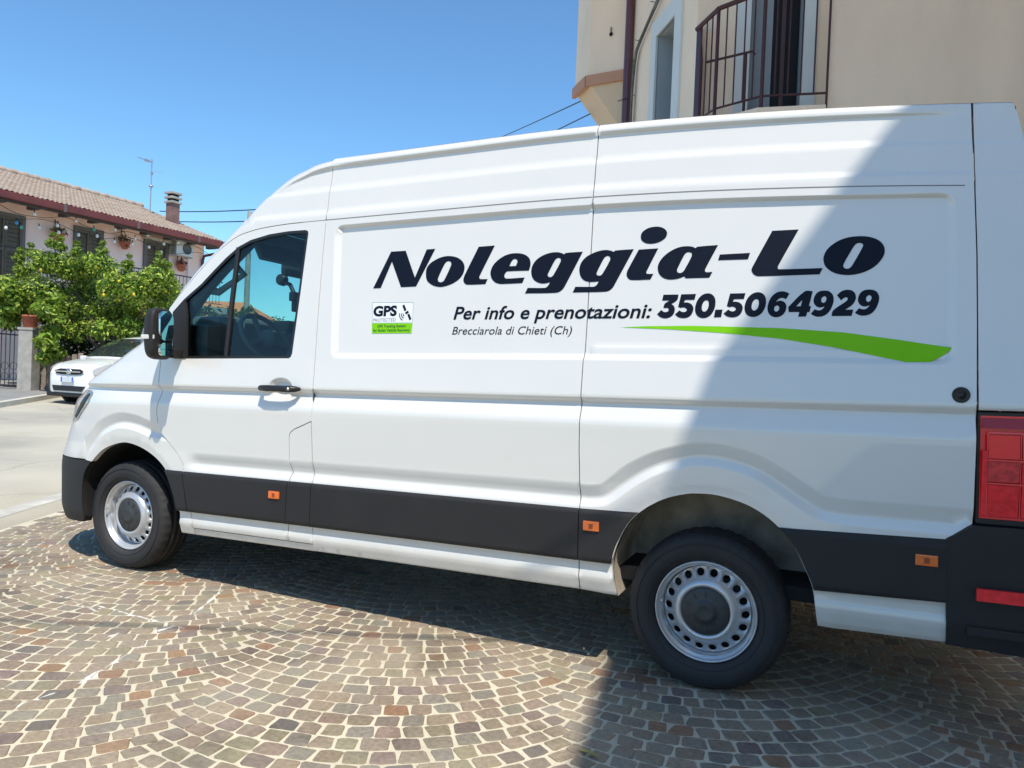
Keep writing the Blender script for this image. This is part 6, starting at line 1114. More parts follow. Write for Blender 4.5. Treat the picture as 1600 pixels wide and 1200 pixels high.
b = MB(); n_ = len(eave); b.add([(x, y, ZC+.002) for x, y in eave]+[(x, y, ZC+1.1) for x, y in rt], [(i, (i+1) % n_, n_+(i+1) % n_, n_+i) for i in range(n_)]+[tuple(range(n_, 2*n_))]); npart('roof', b, TILE)
# overhead cable from its corner
b = MB(); p0 = np.array([6.6, -1.75, 6.35]); p1 = np.array([-13, -13.1, 6.0])
line0 = [up((.32, -.90, 0)), up((2.39, .02, 0))]
h6 = 6.1; a0 = np.array([.32+SKX*h6, -.90-SKY_*h6]); a1 = np.array([2.55+SKX*h6, .10-SKY_*h6]); dd_ = (a1-a0)/np.linalg.norm(a1-a0)
q0 = a0-dd_*16; q1 = a1+dd_*2.35
b.tube([(q0[0]+(q1[0]-q0[0])*t, q0[1]+(q1[1]-q0[1])*t, h6+.10*(4*(t-.5)**2-.2)) for t in np.linspace(0, 1, 13)], .013, 6)
tag(b.build('overhead_cable', CABLE), 'thick black cable strung high over the forecourt from the neighbour house', 'cable')

# ------------------------------------------------------------------ beige house behind the van (upper right)
A0 = np.array([1.775, 5.578]); dAw = np.array([.58, -.81])/np.hypot(.58, .81); A1 = A0+dAw*1.86
dBw = np.array([.9836, .1804]); Bend = A1+dBw*1.28; C0 = np.array([4.075, 3.66]); C1 = C0+dBw*7
D1 = np.array([1.207, 5.63]); D2 = np.array([.92, 5.96]); D3 = np.array([.95, 11.0])
bh = empty('beige_house', (-.15, -.06, 0)); tag(bh, 'beige plastered house with balcony rising behind the van roof', 'house')
def wallseg(bld, p, q, z0, z1, holes=()):
    """vertical wall sheet from p to q with rectangular holes (t0,t1,za,zb)"""
    p, q = np.asarray(p), np.asarray(q); L = np.linalg.norm(q-p); d = (q-p)/L
    ts = sorted(set([0, L]+[v for h in holes for v in h[:2]])); zs = sorted(set([z0, z1]+[v for h in holes for v in h[2:]]))
    for i in range(len(ts)-1):
        for j in range(len(zs)-1):
            tm, zm = (ts[i]+ts[i+1])/2, (zs[j]+zs[j+1])/2
            if any(h[0] < tm < h[1] and h[2] < zm < h[3] for h in holes): continue
            P = lambda t, z: (p[0]+d[0]*t, p[1]+d[1]*t, z)
            bld.quad(P(ts[i], zs[j]), P(ts[i+1], zs[j]), P(ts[i+1], zs[j+1]), P(ts[i], zs[j+1]))
def reveal(bld, p, d, h, depth, nrm):
    p = np.asarray(p); d = np.asarray(d); nrm = np.asarray(nrm)
    def P(t, z, k): q = p+d*t-nrm*depth*k; return (q[0], q[1], z)
    t0, t1, a, c = h
    for (u, v) in (((t0, a), (t0, c)), ((t1, a), (t1, c)), ((t0, c), (t1, c)), ((t0, a), (t1, a))):
        bld.quad(P(*u, 0), P(*v, 0), P(*v, 1), P(*u, 1))
nA = np.array([dAw[1], -dAw[0]]); nA = nA if nA[1] < 0 else -nA
nB = np.array([dBw[1], -dBw[0]])
ZTOP = 7.2
hA = (.85, 1.35, 3.0, 5.17); hB = (.50, .97, 3.86, 6.0-.05)
wb = MB()
wallseg(wb, A0, A1, 0, ZTOP, [hA]); wallseg(wb, A1, Bend, 0, ZTOP, [hB]); wallseg(wb, Bend, C0, 0, ZTOP); wallseg(wb, C0, C1, 0, ZTOP)
wallseg(wb, D1, A0, 5.10, ZTOP); wallseg(wb, D2, D1, 5.10, ZTOP); wallseg(wb, D3, D2, 5.10, ZTOP); wallseg(wb, C1, (11, 12), 0, ZTOP)
wallseg(wb, np.array([1.80, 11.0]), np.array([1.78, 5.60]), 0, 5.2)
wb.build('wall', PLASTER_B, bh, fix=False)
cb_ = MB()
bt = [(D2[0], D2[1], 5.10), (D1[0], D1[1], 5.10), (A0[0], A0[1], 5.10)]; bl = [(1.50, 6.05, 4.30), (1.62, 5.78, 4.30), (1.775, 5.60, 4.30)]
for i in range(2): cb_.quad(bt[i], bt[i+1], bl[i+1], bl[i])
cb_.quad((D3[0], D3[1], 5.10), bt[0], bl[0], (1.5, 11, 4.30)); cb_.add([bl[0], bl[1], bl[2], (1.8, 11, 4.3), (1.5, 11, 4.3)], [(0, 1, 2, 3, 4)])
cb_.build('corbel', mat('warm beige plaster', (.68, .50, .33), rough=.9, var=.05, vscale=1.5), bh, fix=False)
mo = MB()
def strip(bld, p, q, z0, z1, n, th):
    p, q, n = map(np.asarray, (p, q, n)); v = []
    for P_ in (p, q):
        for k in (-.01, th):
            for z in (z0, z1): w = P_+n*k; v.append((w[0], w[1], z))
    bld.add(v, [(0, 1, 3, 2), (4, 6, 7, 5), (0, 4, 5, 1), (2, 3, 7, 6), (0, 2, 6, 4), (1, 5, 7, 3)])
nD = np.array([0, -1.0]); nD2 = np.array([-.75, -.66])
strip(mo, D1+np.array([-.01, 0]), A0, 5.02, 5.15, nD, .035); strip(mo, D2, D1, 5.02, 5.15, nD2, .04); mo.build('moulding', SALMON, bh)
# window on the oblique wall
ws = MB()
for (t0, t1, z0, z1) in ((.70, .85, 3.0, 5.36), (1.35, 1.52, 3.0, 5.36), (.85, 1.35, 5.17, 5.36)): strip(ws, A0+dAw*t0, A0+dAw*t1, z0, z1, nA, .025)
ws.build('window_surround', WHITEPL, bh)
wv = MB(); reveal(wv, A0, dAw, hA, .34, nA); wv.build('window_reveal', mat('blue grey reveal', (.36, .40, .42), rough=.85, var=.04, vscale=2), bh, fix=False)
wd = MB(); pz0, pz1 = A0+dAw*.85-nA*.34, A0+dAw*1.35-nA*.34
wd.quad((*pz0, 3.0), (*pz1, 3.0), (*pz1, 5.17), (*pz0, 5.17)); wd.build('window', mat('dark window pane', (.015, .013, .012), rough=.45, spec=.2), bh, fix=False)
# balcony door
dv = MB(); reveal(dv, A1, dBw, hB, .25, nB); dv.build('door_reveal', mat('blue grey reveal', (.36, .40, .42)), bh, fix=False)
ds = MB()
for (t0, t1, z0, z1) in ((.37, .50, 3.80, 5.95), (.97, 1.10, 3.80, 5.95)): strip(ds, A1+dBw*t0, A1+dBw*t1, z0, z1, nB, .02)
ds.build('door_surround', WHITEPL, bh)
dl = MB(); strip(dl, A1+dBw*.30-nB*.245, A1+dBw*.72-nB*.245, 3.86, 5.9, nB, .02); dl.build('door_leaf', mat('pale blue grey shutter', (.30, .345, .37), rough=.6, var=.06, vscale=3), bh)
dk = MB(); q0_, q1_ = A1+dBw*.72-nB*.25, A1+dBw*.98-nB*.25; dk.quad((*q0_, 3.86), (*q1_, 3.86), (*q1_, 5.9), (*q0_, 5.9)); dk.build('door', mat('dark window pane', (.015, .014, .014)), bh, fix=False)
dk = MB(); strip(dk, A1+dBw*.80-nB*.24, A1+dBw*.84-nB*.24, 3.86, 5.9, nB, .02); dk.build('door_frame', mat('dark brown door wood', (.07, .03, .025), rough=.5), bh)
si = MB(); strip(si, A1+dBw*.34, A1+dBw*1.16, 3.79, 3.86, nB, .10); si.build('door_sill', CONC, bh)
# balcony
BAL = [np.array(A1)+nB*.02, np.array([3.12, 3.71]), np.array([3.547, 3.525]), np.array([4.068, 3.62])]
fl = MB(); fl.prism([tuple(BAL[0]), tuple(BAL[1]+np.array([-.05, -.06])), tuple(BAL[2]+np.array([-.02, -.08])), tuple(BAL[3]+np.array([0, -.08])), (4.07, 4.25), tuple(A1+np.array([.1, .05]))], 2, 3.58, 3.74); fl.build('balcony_slab', PLASTER_B, bh)
rl = empty('balcony_railing'); rl.parent = bh
def rod(name, p, q, r, par=rl, n=6, m=RAILM): b_ = MB(); b_.tube([p, q], r, n); return b_.build(name, m, par)
ZR0, ZR1 = 3.865, 4.78
for i in range(3):
    p, q = BAL[i], BAL[i+1]
    b_ = MB(); b_.tube([(*p, ZR1), (*q, ZR1)], .022, 8); b_.build('top_rail', RAILM, rl)
    rod('bottom_rail', (*p, ZR0), (*q, ZR0), .010)
    L_ = np.linalg.norm(q-p); nb_ = max(2, int(round(L_/.098)))
    for k in range(1, nb_):
        w = p+(q-p)*k/nb_; rod('bar', (*w, ZR0), (*w, ZR1), .0075)
for i in (1, 2): rod('post', (*BAL[i], 3.74), (*BAL[i], ZR1), .018)
rod('post', (*BAL[3], 3.74), (*BAL[3], ZR1+.3), .010)
b_ = MB(); dv_ = (BAL[1]-BAL[0])/np.linalg.norm(BAL[1]-BAL[0]); e_ = BAL[0]+dv_*.13; b_.add([(*BAL[0], 3.7), (*e_, 3.7), (*e_, 4.42), (*(BAL[0]+dv_*.10), 4.60), (*(BAL[0]+dv_*.07), ZR1), (*BAL[0], ZR1)], [(0, 1, 2, 3, 4, 5)]); o = b_.build('end_plate', RAILM, rl, fix=False); md = o.modifiers.new('t', 'SOLIDIFY'); md.thickness = .012
hr_ = MB(); hr_.tube([(2.98, 3.98, 4.42), (3.30, 3.86, 4.40), (3.42, 3.82, 4.395), (3.44, 3.81, 4.36)], .012, 6); hr_.tube([(3.36, 3.84, 4.40), (3.36, 3.84, 3.74)], .014, 6); hr_.build('hand_rail', RAILM, rl)
# drainpipe and cable bundle
dp = MB(); pp_ = A0+nA*.06+np.array([.03, -.03]); dp.tube([(*pp_, 0), (*pp_, ZTOP)], .052, 12)
dpo = dp.build('drainpipe', mat('purple brown drainpipe', (.10, .03, .035), rough=.3, coat=.3), bh)
db_ = MB(); db_.box((pp_[0], pp_[1], 4.52), (.02, .02, .02)); db_.tube([(pp_[0]-.10, pp_[1]-.02, 4.74), (pp_[0]+.10, pp_[1]-.10, 4.75)], .006, 5); db_.build('pipe_bracket', IRON, dpo)
rr_ = random.Random(4); cbn = MB()
for k in range(7):
    o1, o2 = rr_.uniform(-.025, .025), rr_.uniform(0, .03)
    def PA(t, z): w = A0+dAw*(t+o1+rr_.uniform(-.012, .012))+nA*(.03+o2); return (w[0], w[1], z)
    cbn.tube([PA(.20, 3.4), PA(.21, 4.2), PA(.20, 4.5), PA(.21, 4.8), PA(.24, 5.10), PA(.30, 5.24), PA(.40, 5.30), PA(.62, 5.40), PA(.85, 5.50), PA(1.2, 5.66), PA(1.6, 5.85)], .010, 5)
cbn.build('cable_bundle', mat('grey cable', (.13, .135, .12), rough=.7, var=.3, vscale=9), bh)
for z_ in (4.75, 5.33, 5.56):
    q = A0+dAw*(.2 if z_ < 5 else .35 if z_ < 5.5 else .8)+nA*.03; t_ = MB(); t_.tube([(q[0]-.05, q[1]-.03, z_+.01), (q[0]+.02, q[1], z_)], .004, 4); t_.build('cable_tie', IRON, bh)
vh = MB(); vh.lathe([(.0005, 0), (.022, 0), (.024, .004)], 12, 'Y', (1.50, 5.585, 5.62)); vh.box((1.50, 5.583, 5.67), (.012, .006, .07)); vh.build('vent_hole', HOLE, bh)
# deep unseen slab added overhead to keep this wall in shade
sb = MB(); sb.prism([(.93, 4.1), (2.4, 2.5), (3.6, 1.75), (11, 1.75), (11, 12), (.93, 12)], 2, ZTOP+.002, ZTOP+.22); sb.build('shade_slab', OCHRE, bh)
ub = MB(); ub.box((6.6, 8.2, 8.8), (8.4, 7.4, 2.6)); ub.build('upper_storey', PLASTER_B, bh)

# ------------------------------------------------------------------ house on the left
HX = -19.0; hy0, hy1 = 3.0, 18.1; g_ = .45
lh = empty('tiled_house'); tag(lh, 'pink house with tiled roof, shutters and string lights behind the lemon tree', 'house')
b = MB(); b.box((HX-4.2, (hy0+hy1)/2, 3.2), (8.4, hy1-hy0, 6.2)); b.build('wall', PLASTER_P, lh)
EX, EZ, RX, RZ = -18.2, 6.06, -23.2, 7.80; yr0, yr1 = 2.6, 18.45
vs = []; fs = []; per = .15; ny = int((yr1-yr0)/per*6)+1; nrow = 22; slope = (RZ-EZ)/(EX-RX); us = []
for r_ in range(nrow): us += [(r_/nrow, 0.0), ((r_+.97)/nrow, 1.0)]
for u, st_ in us:
    row = int(u*nrow+1e-6)
    for k in range(ny+1):
        y = yr0+(yr1-yr0)*k/ny; ph = (y/per) % 1.0; w = .034*abs(math.sin(math.pi*ph))
        x = EX+(RX-EX)*u; z = EZ+(RZ-EZ)*u+w+.032*(1-st_)+.008*math.sin(37*row+11*int(y/per))
        vs.append((x, y, z))
n = ny+1
for j in range(len(us)-1):
    for k in range(ny): fs.append((j*n+k, j*n+k+1, (j+1)*n+k+1, (j+1)*n+k))
rf = make('roof_tiles', vs, fs, TILE, lh); rf['kind'] = 'stuff'
b = MB()
for k in range(40):
    y = yr0+.2+k*.4
    if y > yr1: break
    b.tube([(RX, y-.21, RZ+.03), (RX, y+.20, RZ+.07)], [.10, .12], 8)
b.build('ridge_tiles', TILE, lh)['kind'] = 'stuff'
b = MB(); b.add([(EX+.02, yr0, EZ-.10), (EX+.02, yr1, EZ-.10), (RX, yr1, RZ-.12), (RX, yr0, RZ-.12), (EX+.02, yr0, EZ), (EX+.02, yr1, EZ), (RX, yr1, RZ), (RX, yr0, RZ)], [(0, 1, 2, 3), (4, 5, 6, 7), (0, 4, 7, 3), (1, 2, 6, 5), (0, 1, 5, 4), (2, 3, 7, 6)]); b.build('roof_deck', OCHRE, lh)
b = MB(); b.add([(RX, yr0, RZ), (RX, yr1, RZ), (-28.2, yr1, EZ), (-28.2, yr0, EZ)], [(0, 1, 2, 3)]); b.build('rear_roof', TILE, lh, fix=False)
b = MB(); b.box((EX+.06, (yr0+yr1)/2, EZ-.10), (.14, yr1-yr0+.1, .23), bev=.05); gut = b.build('gutter', MAROON, lh)
for y in (4.0, 6.6, 9.2, 11.8, 14.4, 17.0): b = MB(); b.box((EX+.07, y, EZ-.10), (.145, .10, .245)); b.build('gutter_bracket', mat('grey bracket', (.14, .10, .10), rough=.6), gut)
b = MB(); b.add([(HX+.01, yr0, 6.02), (EX+.0, yr0, EZ-.22), (EX+.0, yr1, EZ-.22), (HX+.01, yr1, 6.02)], [(0, 1, 2, 3)]); b.build('soffit', OCHRE, lh, fix=False)
for k in range(16):
    y = 3.2+k*.98
    b = MB(); b.box((HX+.58, y, 5.80), (.42, .16, .10), bev=.015); b.build('rafter', BROWNW, lh)
b = MB(); b.box((EX-.03, (yr0+yr1)/2, EZ-.245), (.06, yr1-yr0, .07)); b.build('fascia_board', BROWNW, lh)
def shutter(y0, y1, z0, z1):
    s_ = empty('shutter'); s_.parent = lh; s_['label'] = 'closed olive brown louvred shutter'
    b = MB(); w = .10
    for (ya, yb, za, zb) in ((y0-w, y0, z0, z1+w), (y1, y1+w, z0, z1+w), (y0, y1, z1, z1+w)): b.box((HX+.03, (ya+yb)/2, (za+zb)/2), (.09, yb-ya, zb-za))
    b.build('frame', mat('grey stone frame', (.15, .14, .125), rough=.8), s_)
    ym = (y0+y1)/2
    for (ya, yb) in ((y0, ym-.006), (ym+.006, y1)):
        b = MB(); b.box((HX+.012, (ya+yb)/2, (z0+z1)/2), (.02, yb-ya, z1-z0))
        for yy_ in (ya+.03, yb-.03): b.box((HX+.045, yy_, (z0+z1)/2), (.05, .06, z1-z0))
        for zz_ in (z0+.05, z1-.05, (z0+z1)/2): b.box((HX+.045, (ya+yb)/2, zz_), (.05, yb-ya-.12, .09))
        nz_ = int((z1-z0)/.13)
        for k in range(nz_):
            z = z0+.1+k*.13; b.box((HX+.035, (ya+yb)/2, z), (.05, yb-ya-.12, .012), R=Matrix.Rotation(math.radians(38), 3, 'Y'))
        b.build('leaf', SHUT, s_)
for y0, y1, zt_ in ((10.05, 11.05, 5.50), (12.82, 13.66, 5.56), (15.45, 16.30, 5.62)): shutter(y0, y1, 3.5, zt_)
b = MB(); b.box((HX+.10, 15.85, 5.76), (.22, 1.15, .10), bev=.02); b.build('awning_box', mat('cream box', (.55, .50, .42), rough=.7), lh)
b = MB(); b.tube([(EX+.02, 18.30, EZ-.22), (EX-.25, 18.22, EZ-.42), (HX+.12, 18.0, EZ-.55), (HX+.08, 17.98, EZ-.72), (HX+.08, 17.98, .6)], .055, 10); b.build('downpipe', MAROON, lh)
b = MB(); b.box((HX+.6, 11.0, 3.36), (1.25, 14.4, .22)); b.build('balcony_slab', CONC, lh)
rl2 = empty('balcony_rail'); rl2.parent = lh
b = MB(); b.tube([(HX+1.15, 4, 4.45), (HX+1.15, 18.0, 4.45)], .025, 6); b.build('top_rail', IRON, rl2)
b = MB(); b.tube([(HX+1.15, 4, 3.60), (HX+1.15, 18.0, 3.60)], .015, 6); b.build('bottom_rail', IRON, rl2)
for k in range(60):
    y = 8.7+k*.155
    if y > 18: break
    rod('bar', (HX+1.15, y, 3.6), (HX+1.15, y, 4.45), .010, rl2, 5, IRON)
ch = MB(); ch.box((-20.35, 17.72, 7.10), (.34, .36, 1.0)); cho = ch.build('chimney', mat('chimney plaster', (.20, .115, .105), rough=.9, var=.25, vscale=4), lh)
for z in (7.62, 7.80, 7.98): b = MB(); b.box((-20.35, 17.72, z), (.46, .48, .085), bev=.01); b.build('cap_slab', CONC, cho)
b = MB(); b.box((-20.35, 17.72, 7.80), (.28, .30, .40)); b.build('flue', HOLE, cho)
an = MB(); an.tube([(-21.5, 17.62, 7.2), (-21.5, 17.62, 9.42)], .022, 6); an.tube([(-21.5, 17.62, 9.28), (-21.65, 17.10, 9.36)], .012, 5)
for k in range(7): t = k/6; an.tube([(-21.5-.15*t-.12, 17.62-.52*t, 9.28+.08*t), (-21.5-.15*t+.12, 17.62-.52*t, 9.28+.08*t)], .006, 4)
an.box((-21.52, 17.42, 9.30), (.10, .18, .08)); an.tube([(-21.5, 17.62, 8.90), (-21.38, 18.02, 9.02)], .010, 5); an.lathe([(.0005, .05), (.09, .02), (.09, -.03), (.0005, -.05)], 12, 'Z', (-21.5, 17.62, 8.33)); an.box((-21.5, 17.64, 8.85), (.06, .08, .12))
tag(an.build('tv_antenna', mat('dull aluminium', (.42, .42, .43), rough=.45, metal=.7)), 'thin aluminium television antenna on the tiled roof', 'antenna')
# air conditioner
ac = empty('air_conditioner', (HX+.30, 16.80, 5.30)); tag(ac, 'white outdoor air conditioner unit hung beside the rightmost shutter', 'air conditioner')
acw = mat('off white enamel', (.62, .63, .60), rough=.45, var=.04, vscale=4)
b = MB(); b.box((0, 0, .28), (.32, .80, .55), bev=.02); b.build('casing', acw, ac)
b = MB(); b.lathe([(.0005, 0), (.19, 0), (.20, .01), (.21, .0)], 24, 'Y'); b.v = [(y_+.165, x_+.08, z_+.28) for x_, y_, z_ in b.v]; b.build('fan_grille', mat('dark grille', (.09, .095, .10), rough=.5), ac, fix=False)
b = MB()
for k in range(11): b.box((.0, -.403, .06+k*.044), (.24, .008, .022))
b.build('side_vent', mat('dark grille', (.09, .095, .10)), ac)
for y_ in (.33, -.33): b = MB(); b.box((-.02, y_, -.02), (.40, .04, .04)); b.build('bracket', acw, ac)
b = MB(); b.tube([(-.2, .42, .2), (-.2, .46, -.9)], .03, 6); b.build('drain_pipe', acw, ac)
# leaves
def leaf_mat(name, spread=1.0):
    m = bpy.data.materials.new(name); m.use_nodes = True; nt = m.node_tree; b = nt.nodes['Principled BSDF']; L = nt.links.new
    at = nt.nodes.new('ShaderNodeAttribute'); at.attribute_name = 'tint'; L(at.outputs['Color'], b.inputs['Base Color']); b.inputs['Roughness'].default_value = .45; b.inputs['Specular IOR Level'].default_value = .4
    tr = nt.nodes.new('ShaderNodeBsdfTranslucent'); L(at.outputs['Color'], tr.inputs[0]); mx = nt.nodes.new('ShaderNodeMixShader'); mx.inputs[0].default_value = .33
    out = nt.nodes['Material Output']; L(b.outputs[0], mx.inputs[1]); L(tr.outputs[0], mx.inputs[2]); L(mx.outputs[0], out.inputs[0]); return m
LEAF = leaf_mat('leaf')
def leaves(name, clumps, count, size, cols, parent, seed=1, up_bias=.5):
    r = np.random.default_rng(seed); V_ = []; F_ = []; T_ = []; w = np.array([c[1]**2 for c in clumps]); w /= w.sum()
    for i in range(count):
        c, rad = clumps[int(r.choice(len(clumps), p=w))]; d = r.normal(size=3); d /= np.linalg.norm(d); p = np.array(c)+d*rad*(r.random()**.45)*np.array([1, 1, .85])
        nrm = d*.8+r.normal(size=3)*.7+np.array([0, 0, up_bias]); nrm /= np.linalg.norm(nrm); a = np.cross(nrm, r.normal(size=3)); a /= np.linalg.norm(a)+1e-9; b2 = np.cross(nrm, a); s = size*r.uniform(.6, 1.3)
        n0 = len(V_); V_ += [p-a*s, p-a*s*.2+b2*s*.42+nrm*s*.08, p+a*s, p-a*s*.2-b2*s*.42+nrm*s*.08]; F_.append((n0, n0+1, n0+2, n0+3))
        col = np.array(cols[int(r.integers(len(cols)))])*r.uniform(.75, 1.25); T_ += [*col, 1.0]*4
    o = make(name, V_, F_, LEAF, parent); o['kind'] = 'stuff'; o.data.color_attributes.new('tint', 'FLOAT_COLOR', 'POINT').data.foreach_set('color', T_); return o
def limb(b, p, q, r0, r1, seed, n=5):
    rr = random.Random(seed); p, q = Vector(p), Vector(q); pts = [p.lerp(q, i/n)+Vector((rr.uniform(-.06, .06), rr.uniform(-.06, .06), 0))*(1 if 0 < i < n else 0) for i in range(n+1)]
    b.tube(pts, [r0+(r1-r0)*i/n for i in range(n+1)], 7)
BARK = mat('grey brown bark', (.13, .10, .075), rough=.95, var=.3, vscale=14, bump=.6, bscale=40)
LV = np.array([.9117, .411]); DV = np.array([-.411, .9117])       # along the picture and away from it
def at(lat, dep, z): p = CAM[:2]+LV*lat+DV*dep; return (p[0], p[1], z)
CITR = [(.09, .17, .02), (.17, .30, .03), (.28, .43, .045), (.42, .54, .07), (.04, .09, .015), (.52, .60, .12)]
# lemon tree: lateral -13.5 .. -9.2 at about 20 m
def px_at(px, py, dep):
    d = CF+CR*(px-800)/FPX-CU*(py-600)/FPX; return CAM+d*dep
lt = empty('lemon_tree', tuple(px_at(150, 600, 20)[:2])+(gz(-14, 10)+.1,)); tag(lt, 'bushy lemon tree with yellow fruit in front of the pink house', 'tree')
def child(o, par): o.parent = par; o.matrix_parent_inverse = Matrix.Translation(-par.location); return o
rl_ = random.Random(12); cl = []
tops = [(10, 425), (40, 400), (70, 385), (95, 392), (120, 400), (145, 392), (160, 392), (190, 418), (215, 425), (245, 412), (262, 425), (30, 440), (60, 430), (100, 430), (140, 430), (175, 440), (210, 445), (240, 440), (258, 450), (15, 470), (60, 470), (110, 465), (150, 470), (190, 470), (225, 470), (250, 470), (120, 500), (160, 500), (200, 500), (235, 495)]
for (px, py) in tops:
    p = px_at(px, py+(24 if py < 435 else 14), 19.6+rl_.uniform(-.6, .9)); cl.append((p, rl_.uniform(.30, .52)))
spr = []
for (px, py) in ((80, 372), (95, 378), (120, 385), (30, 395), (160, 385), (200, 405), (250, 402), (262, 418), (268, 432), (50, 388)):
    p = px_at(px, py+8, 19.4+rl_.uniform(-.4, .6)); spr.append((p, .17)); spr.append((p+np.array([rl_.uniform(-.1, .1), 0, .22]), .09))
child(leaves('crown', cl, 27000, .055, CITR, None, 3), lt); child(leaves('crown_shoots', spr, 2200, .058, [(.20, .30, .035), (.26, .36, .05), (.16, .25, .03)], None, 5), lt)
tb_ = MB(); base = px_at(170, 598, 20.2); base[2] = gz(base[0], base[1])
for k, (px, py) in enumerate(((60, 440), (110, 430), (150, 440), (200, 450), (240, 460))): limb(tb_, base+np.array([0, 0, 1.0]), px_at(px, py, 19.8), .07, .02, k)
limb(tb_, base, base+np.array([.05, 0, 1.05]), .13, .09, 9); child(tb_.build('trunk', BARK), lt)
fr = MB()
for k in range(26):
    c, rad = cl[rl_.randrange(len(cl))]; p = np.array(c)+np.array([rl_.uniform(-1, 1), -rl_.uniform(.4, 1), rl_.uniform(-.8, .8)])*rad*.95
    fr.lathe([(.0005, -.045), (.025, -.032), (.036, 0), (.025, .032), (.0005, .045)], 8, 'Z', tuple(p))
o = fr.build('lemons', mat('lemon skin', (.70, .52, .03), rough=.5)); o['kind'] = 'stuff'; child(o, lt)
# added backing hedge, leaves coloured dark for the shade behind and under it
hg = empty('shade_hedge', tuple(px_at(170, 600, 21.5)[:2])+(.4,)); tag(hg, 'added hedge with leaves coloured dark for the shade under the lemon tree', 'hedge')
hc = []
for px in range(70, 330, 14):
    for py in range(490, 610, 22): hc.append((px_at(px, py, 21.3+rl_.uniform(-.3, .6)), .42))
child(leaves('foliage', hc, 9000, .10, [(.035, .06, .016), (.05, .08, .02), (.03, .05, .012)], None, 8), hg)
# climbing shrub with broad leaves beside the gate pillar
fs_ = empty('climbing_shrub', tuple(px_at(80, 600, 18.9)[:2])+(.4,)); tag(fs_, 'broad-leaved green shrub climbing over the gate pillar', 'shrub')
fc = [(px_at(px, py, 18.7+rl_.uniform(-.3, .3)), rr2) for px, py, rr2 in ((70, 480, .30), (85, 495, .28), (80, 520, .26), (72, 535, .26), (85, 550, .26), (70, 560, .22), (88, 470, .26), (10, 480, .35), (12, 500, .3), (25, 470, .3), (5, 455, .4))]
child(leaves('foliage', fc, 1900, .11, [(.20, .32, .035), (.30, .42, .06), (.11, .19, .025), (.38, .48, .08)], None, 21), fs_)
b = MB(); limb(b, px_at(82, 603, 18.9), px_at(78, 520, 18.8), .05, .03, 2); child(b.build('stem', BARK), fs_)

# ------------------------------------------------------------------ pavement, gate, pillar, fence
k0, k1 = np.array([-11.87, 6.35]), np.array([-13.8, 8.8]); kd = (k1-k0)/np.linalg.norm(k1-k0); kn = np.array([kd[1], -kd[0]]); kn = kn if kn[0] < 0 else -kn
ks = np.linspace(-9, 16, 18); vs = []; fs = []
for s in ks:
    for w_, dz in ((0, 0), (0, .11), (.14, .112), (.14, .108), (2.0, .12), (9, .14)):
        p = k0+kd*s+kn*w_; vs.append((p[0], p[1], gz(*p)+dz-(.05 if w_ == 0 and dz == 0 else 0)))
for j in range(len(ks)-1):
    for i in range(5): fs.append((j*6+i, j*6+i+1, (j+1)*6+i+1, (j+1)*6+i))
pv = make('pavement', [v for v in vs], [f for i, f in enumerate(fs) if i % 5 >= 3], mat('grey pavement', (.25, .25, .245), rough=.9, var=.12, vscale=1.5)); tag(pv, 'grey pavement in front of the garden gate', 'pavement', kind='structure')
kb = make('kerb', vs, [f for i, f in enumerate(fs) if i % 5 < 2], mat('pale kerb stone', (.55, .52, .45), rough=.85, var=.1, vscale=3)); tag(kb, 'pale stone kerb along the far pavement', 'kerb', kind='structure')
gp_ = px_at(44, 604, 19.0); gp_[2] = gz(gp_[0], gp_[1])+.1
ang = math.atan2(LV[1], LV[0])
pl = MB(); pl.box((0, 0, .78), (.36, .36, 1.60), bev=.02); pl.box((0, 0, 1.60), (.40, .40, .06)); pil = pl.build('gate_pillar', CONC); pil.location = gp_; pil.rotation_euler.z = ang
tag(pil, 'stained pale concrete pillar at the garden gate', 'pillar')
gt = empty('iron_gate', tuple(gp_+np.array([0, 0, 0])), ang); tag(gt, 'black wrought iron garden gate left of the concrete pillar', 'gate')
b = MB(); b.tube([(-1.9, 0, 1.95), (-1.0, 0, 1.78), (-.22, 0, 1.52)], .022, 6); b.tube([(-1.9, 0, 1.50), (-.22, 0, 1.42)], .018, 6); b.tube([(-1.9, 0, .12), (-.22, 0, .12)], .022, 6); b.tube([(-.22, 0, .0), (-.22, 0, 1.55)], .03, 6); b.build('frame', IRON, gt)
for k in range(15): x = -1.85+k*.112; rod('bar', (x, 0, .12), (x, 0, 1.52+(x+.22)*-.25), .011, gt, 5, IRON)
b = MB()
for k in range(7):
    x = -1.74+k*.224
    for z in (.35, .62): b.tube([(x+.09*math.cos(t), 0, z+.10*math.sin(t)) for t in np.linspace(0, 2*math.pi, 13)], .007, 4, cap=False)
b.build('scrollwork', IRON, gt)
pt = empty('flower_pot', tuple(gp_+np.array([0, 0, 1.63]))); tag(pt, 'square terracotta pot with spiky plant on top of the gate pillar', 'pot')
b = MB(); b.lathe([(.0005, 0), (.15, 0), (.19, .27), (.205, .27), (.205, .32), (.17, .32), (.16, .26), (.0005, .26)], 20, 'Z'); b.build('pot', TERRA, pt)
r5 = random.Random(5); V_ = []; F_ = []; T_ = []
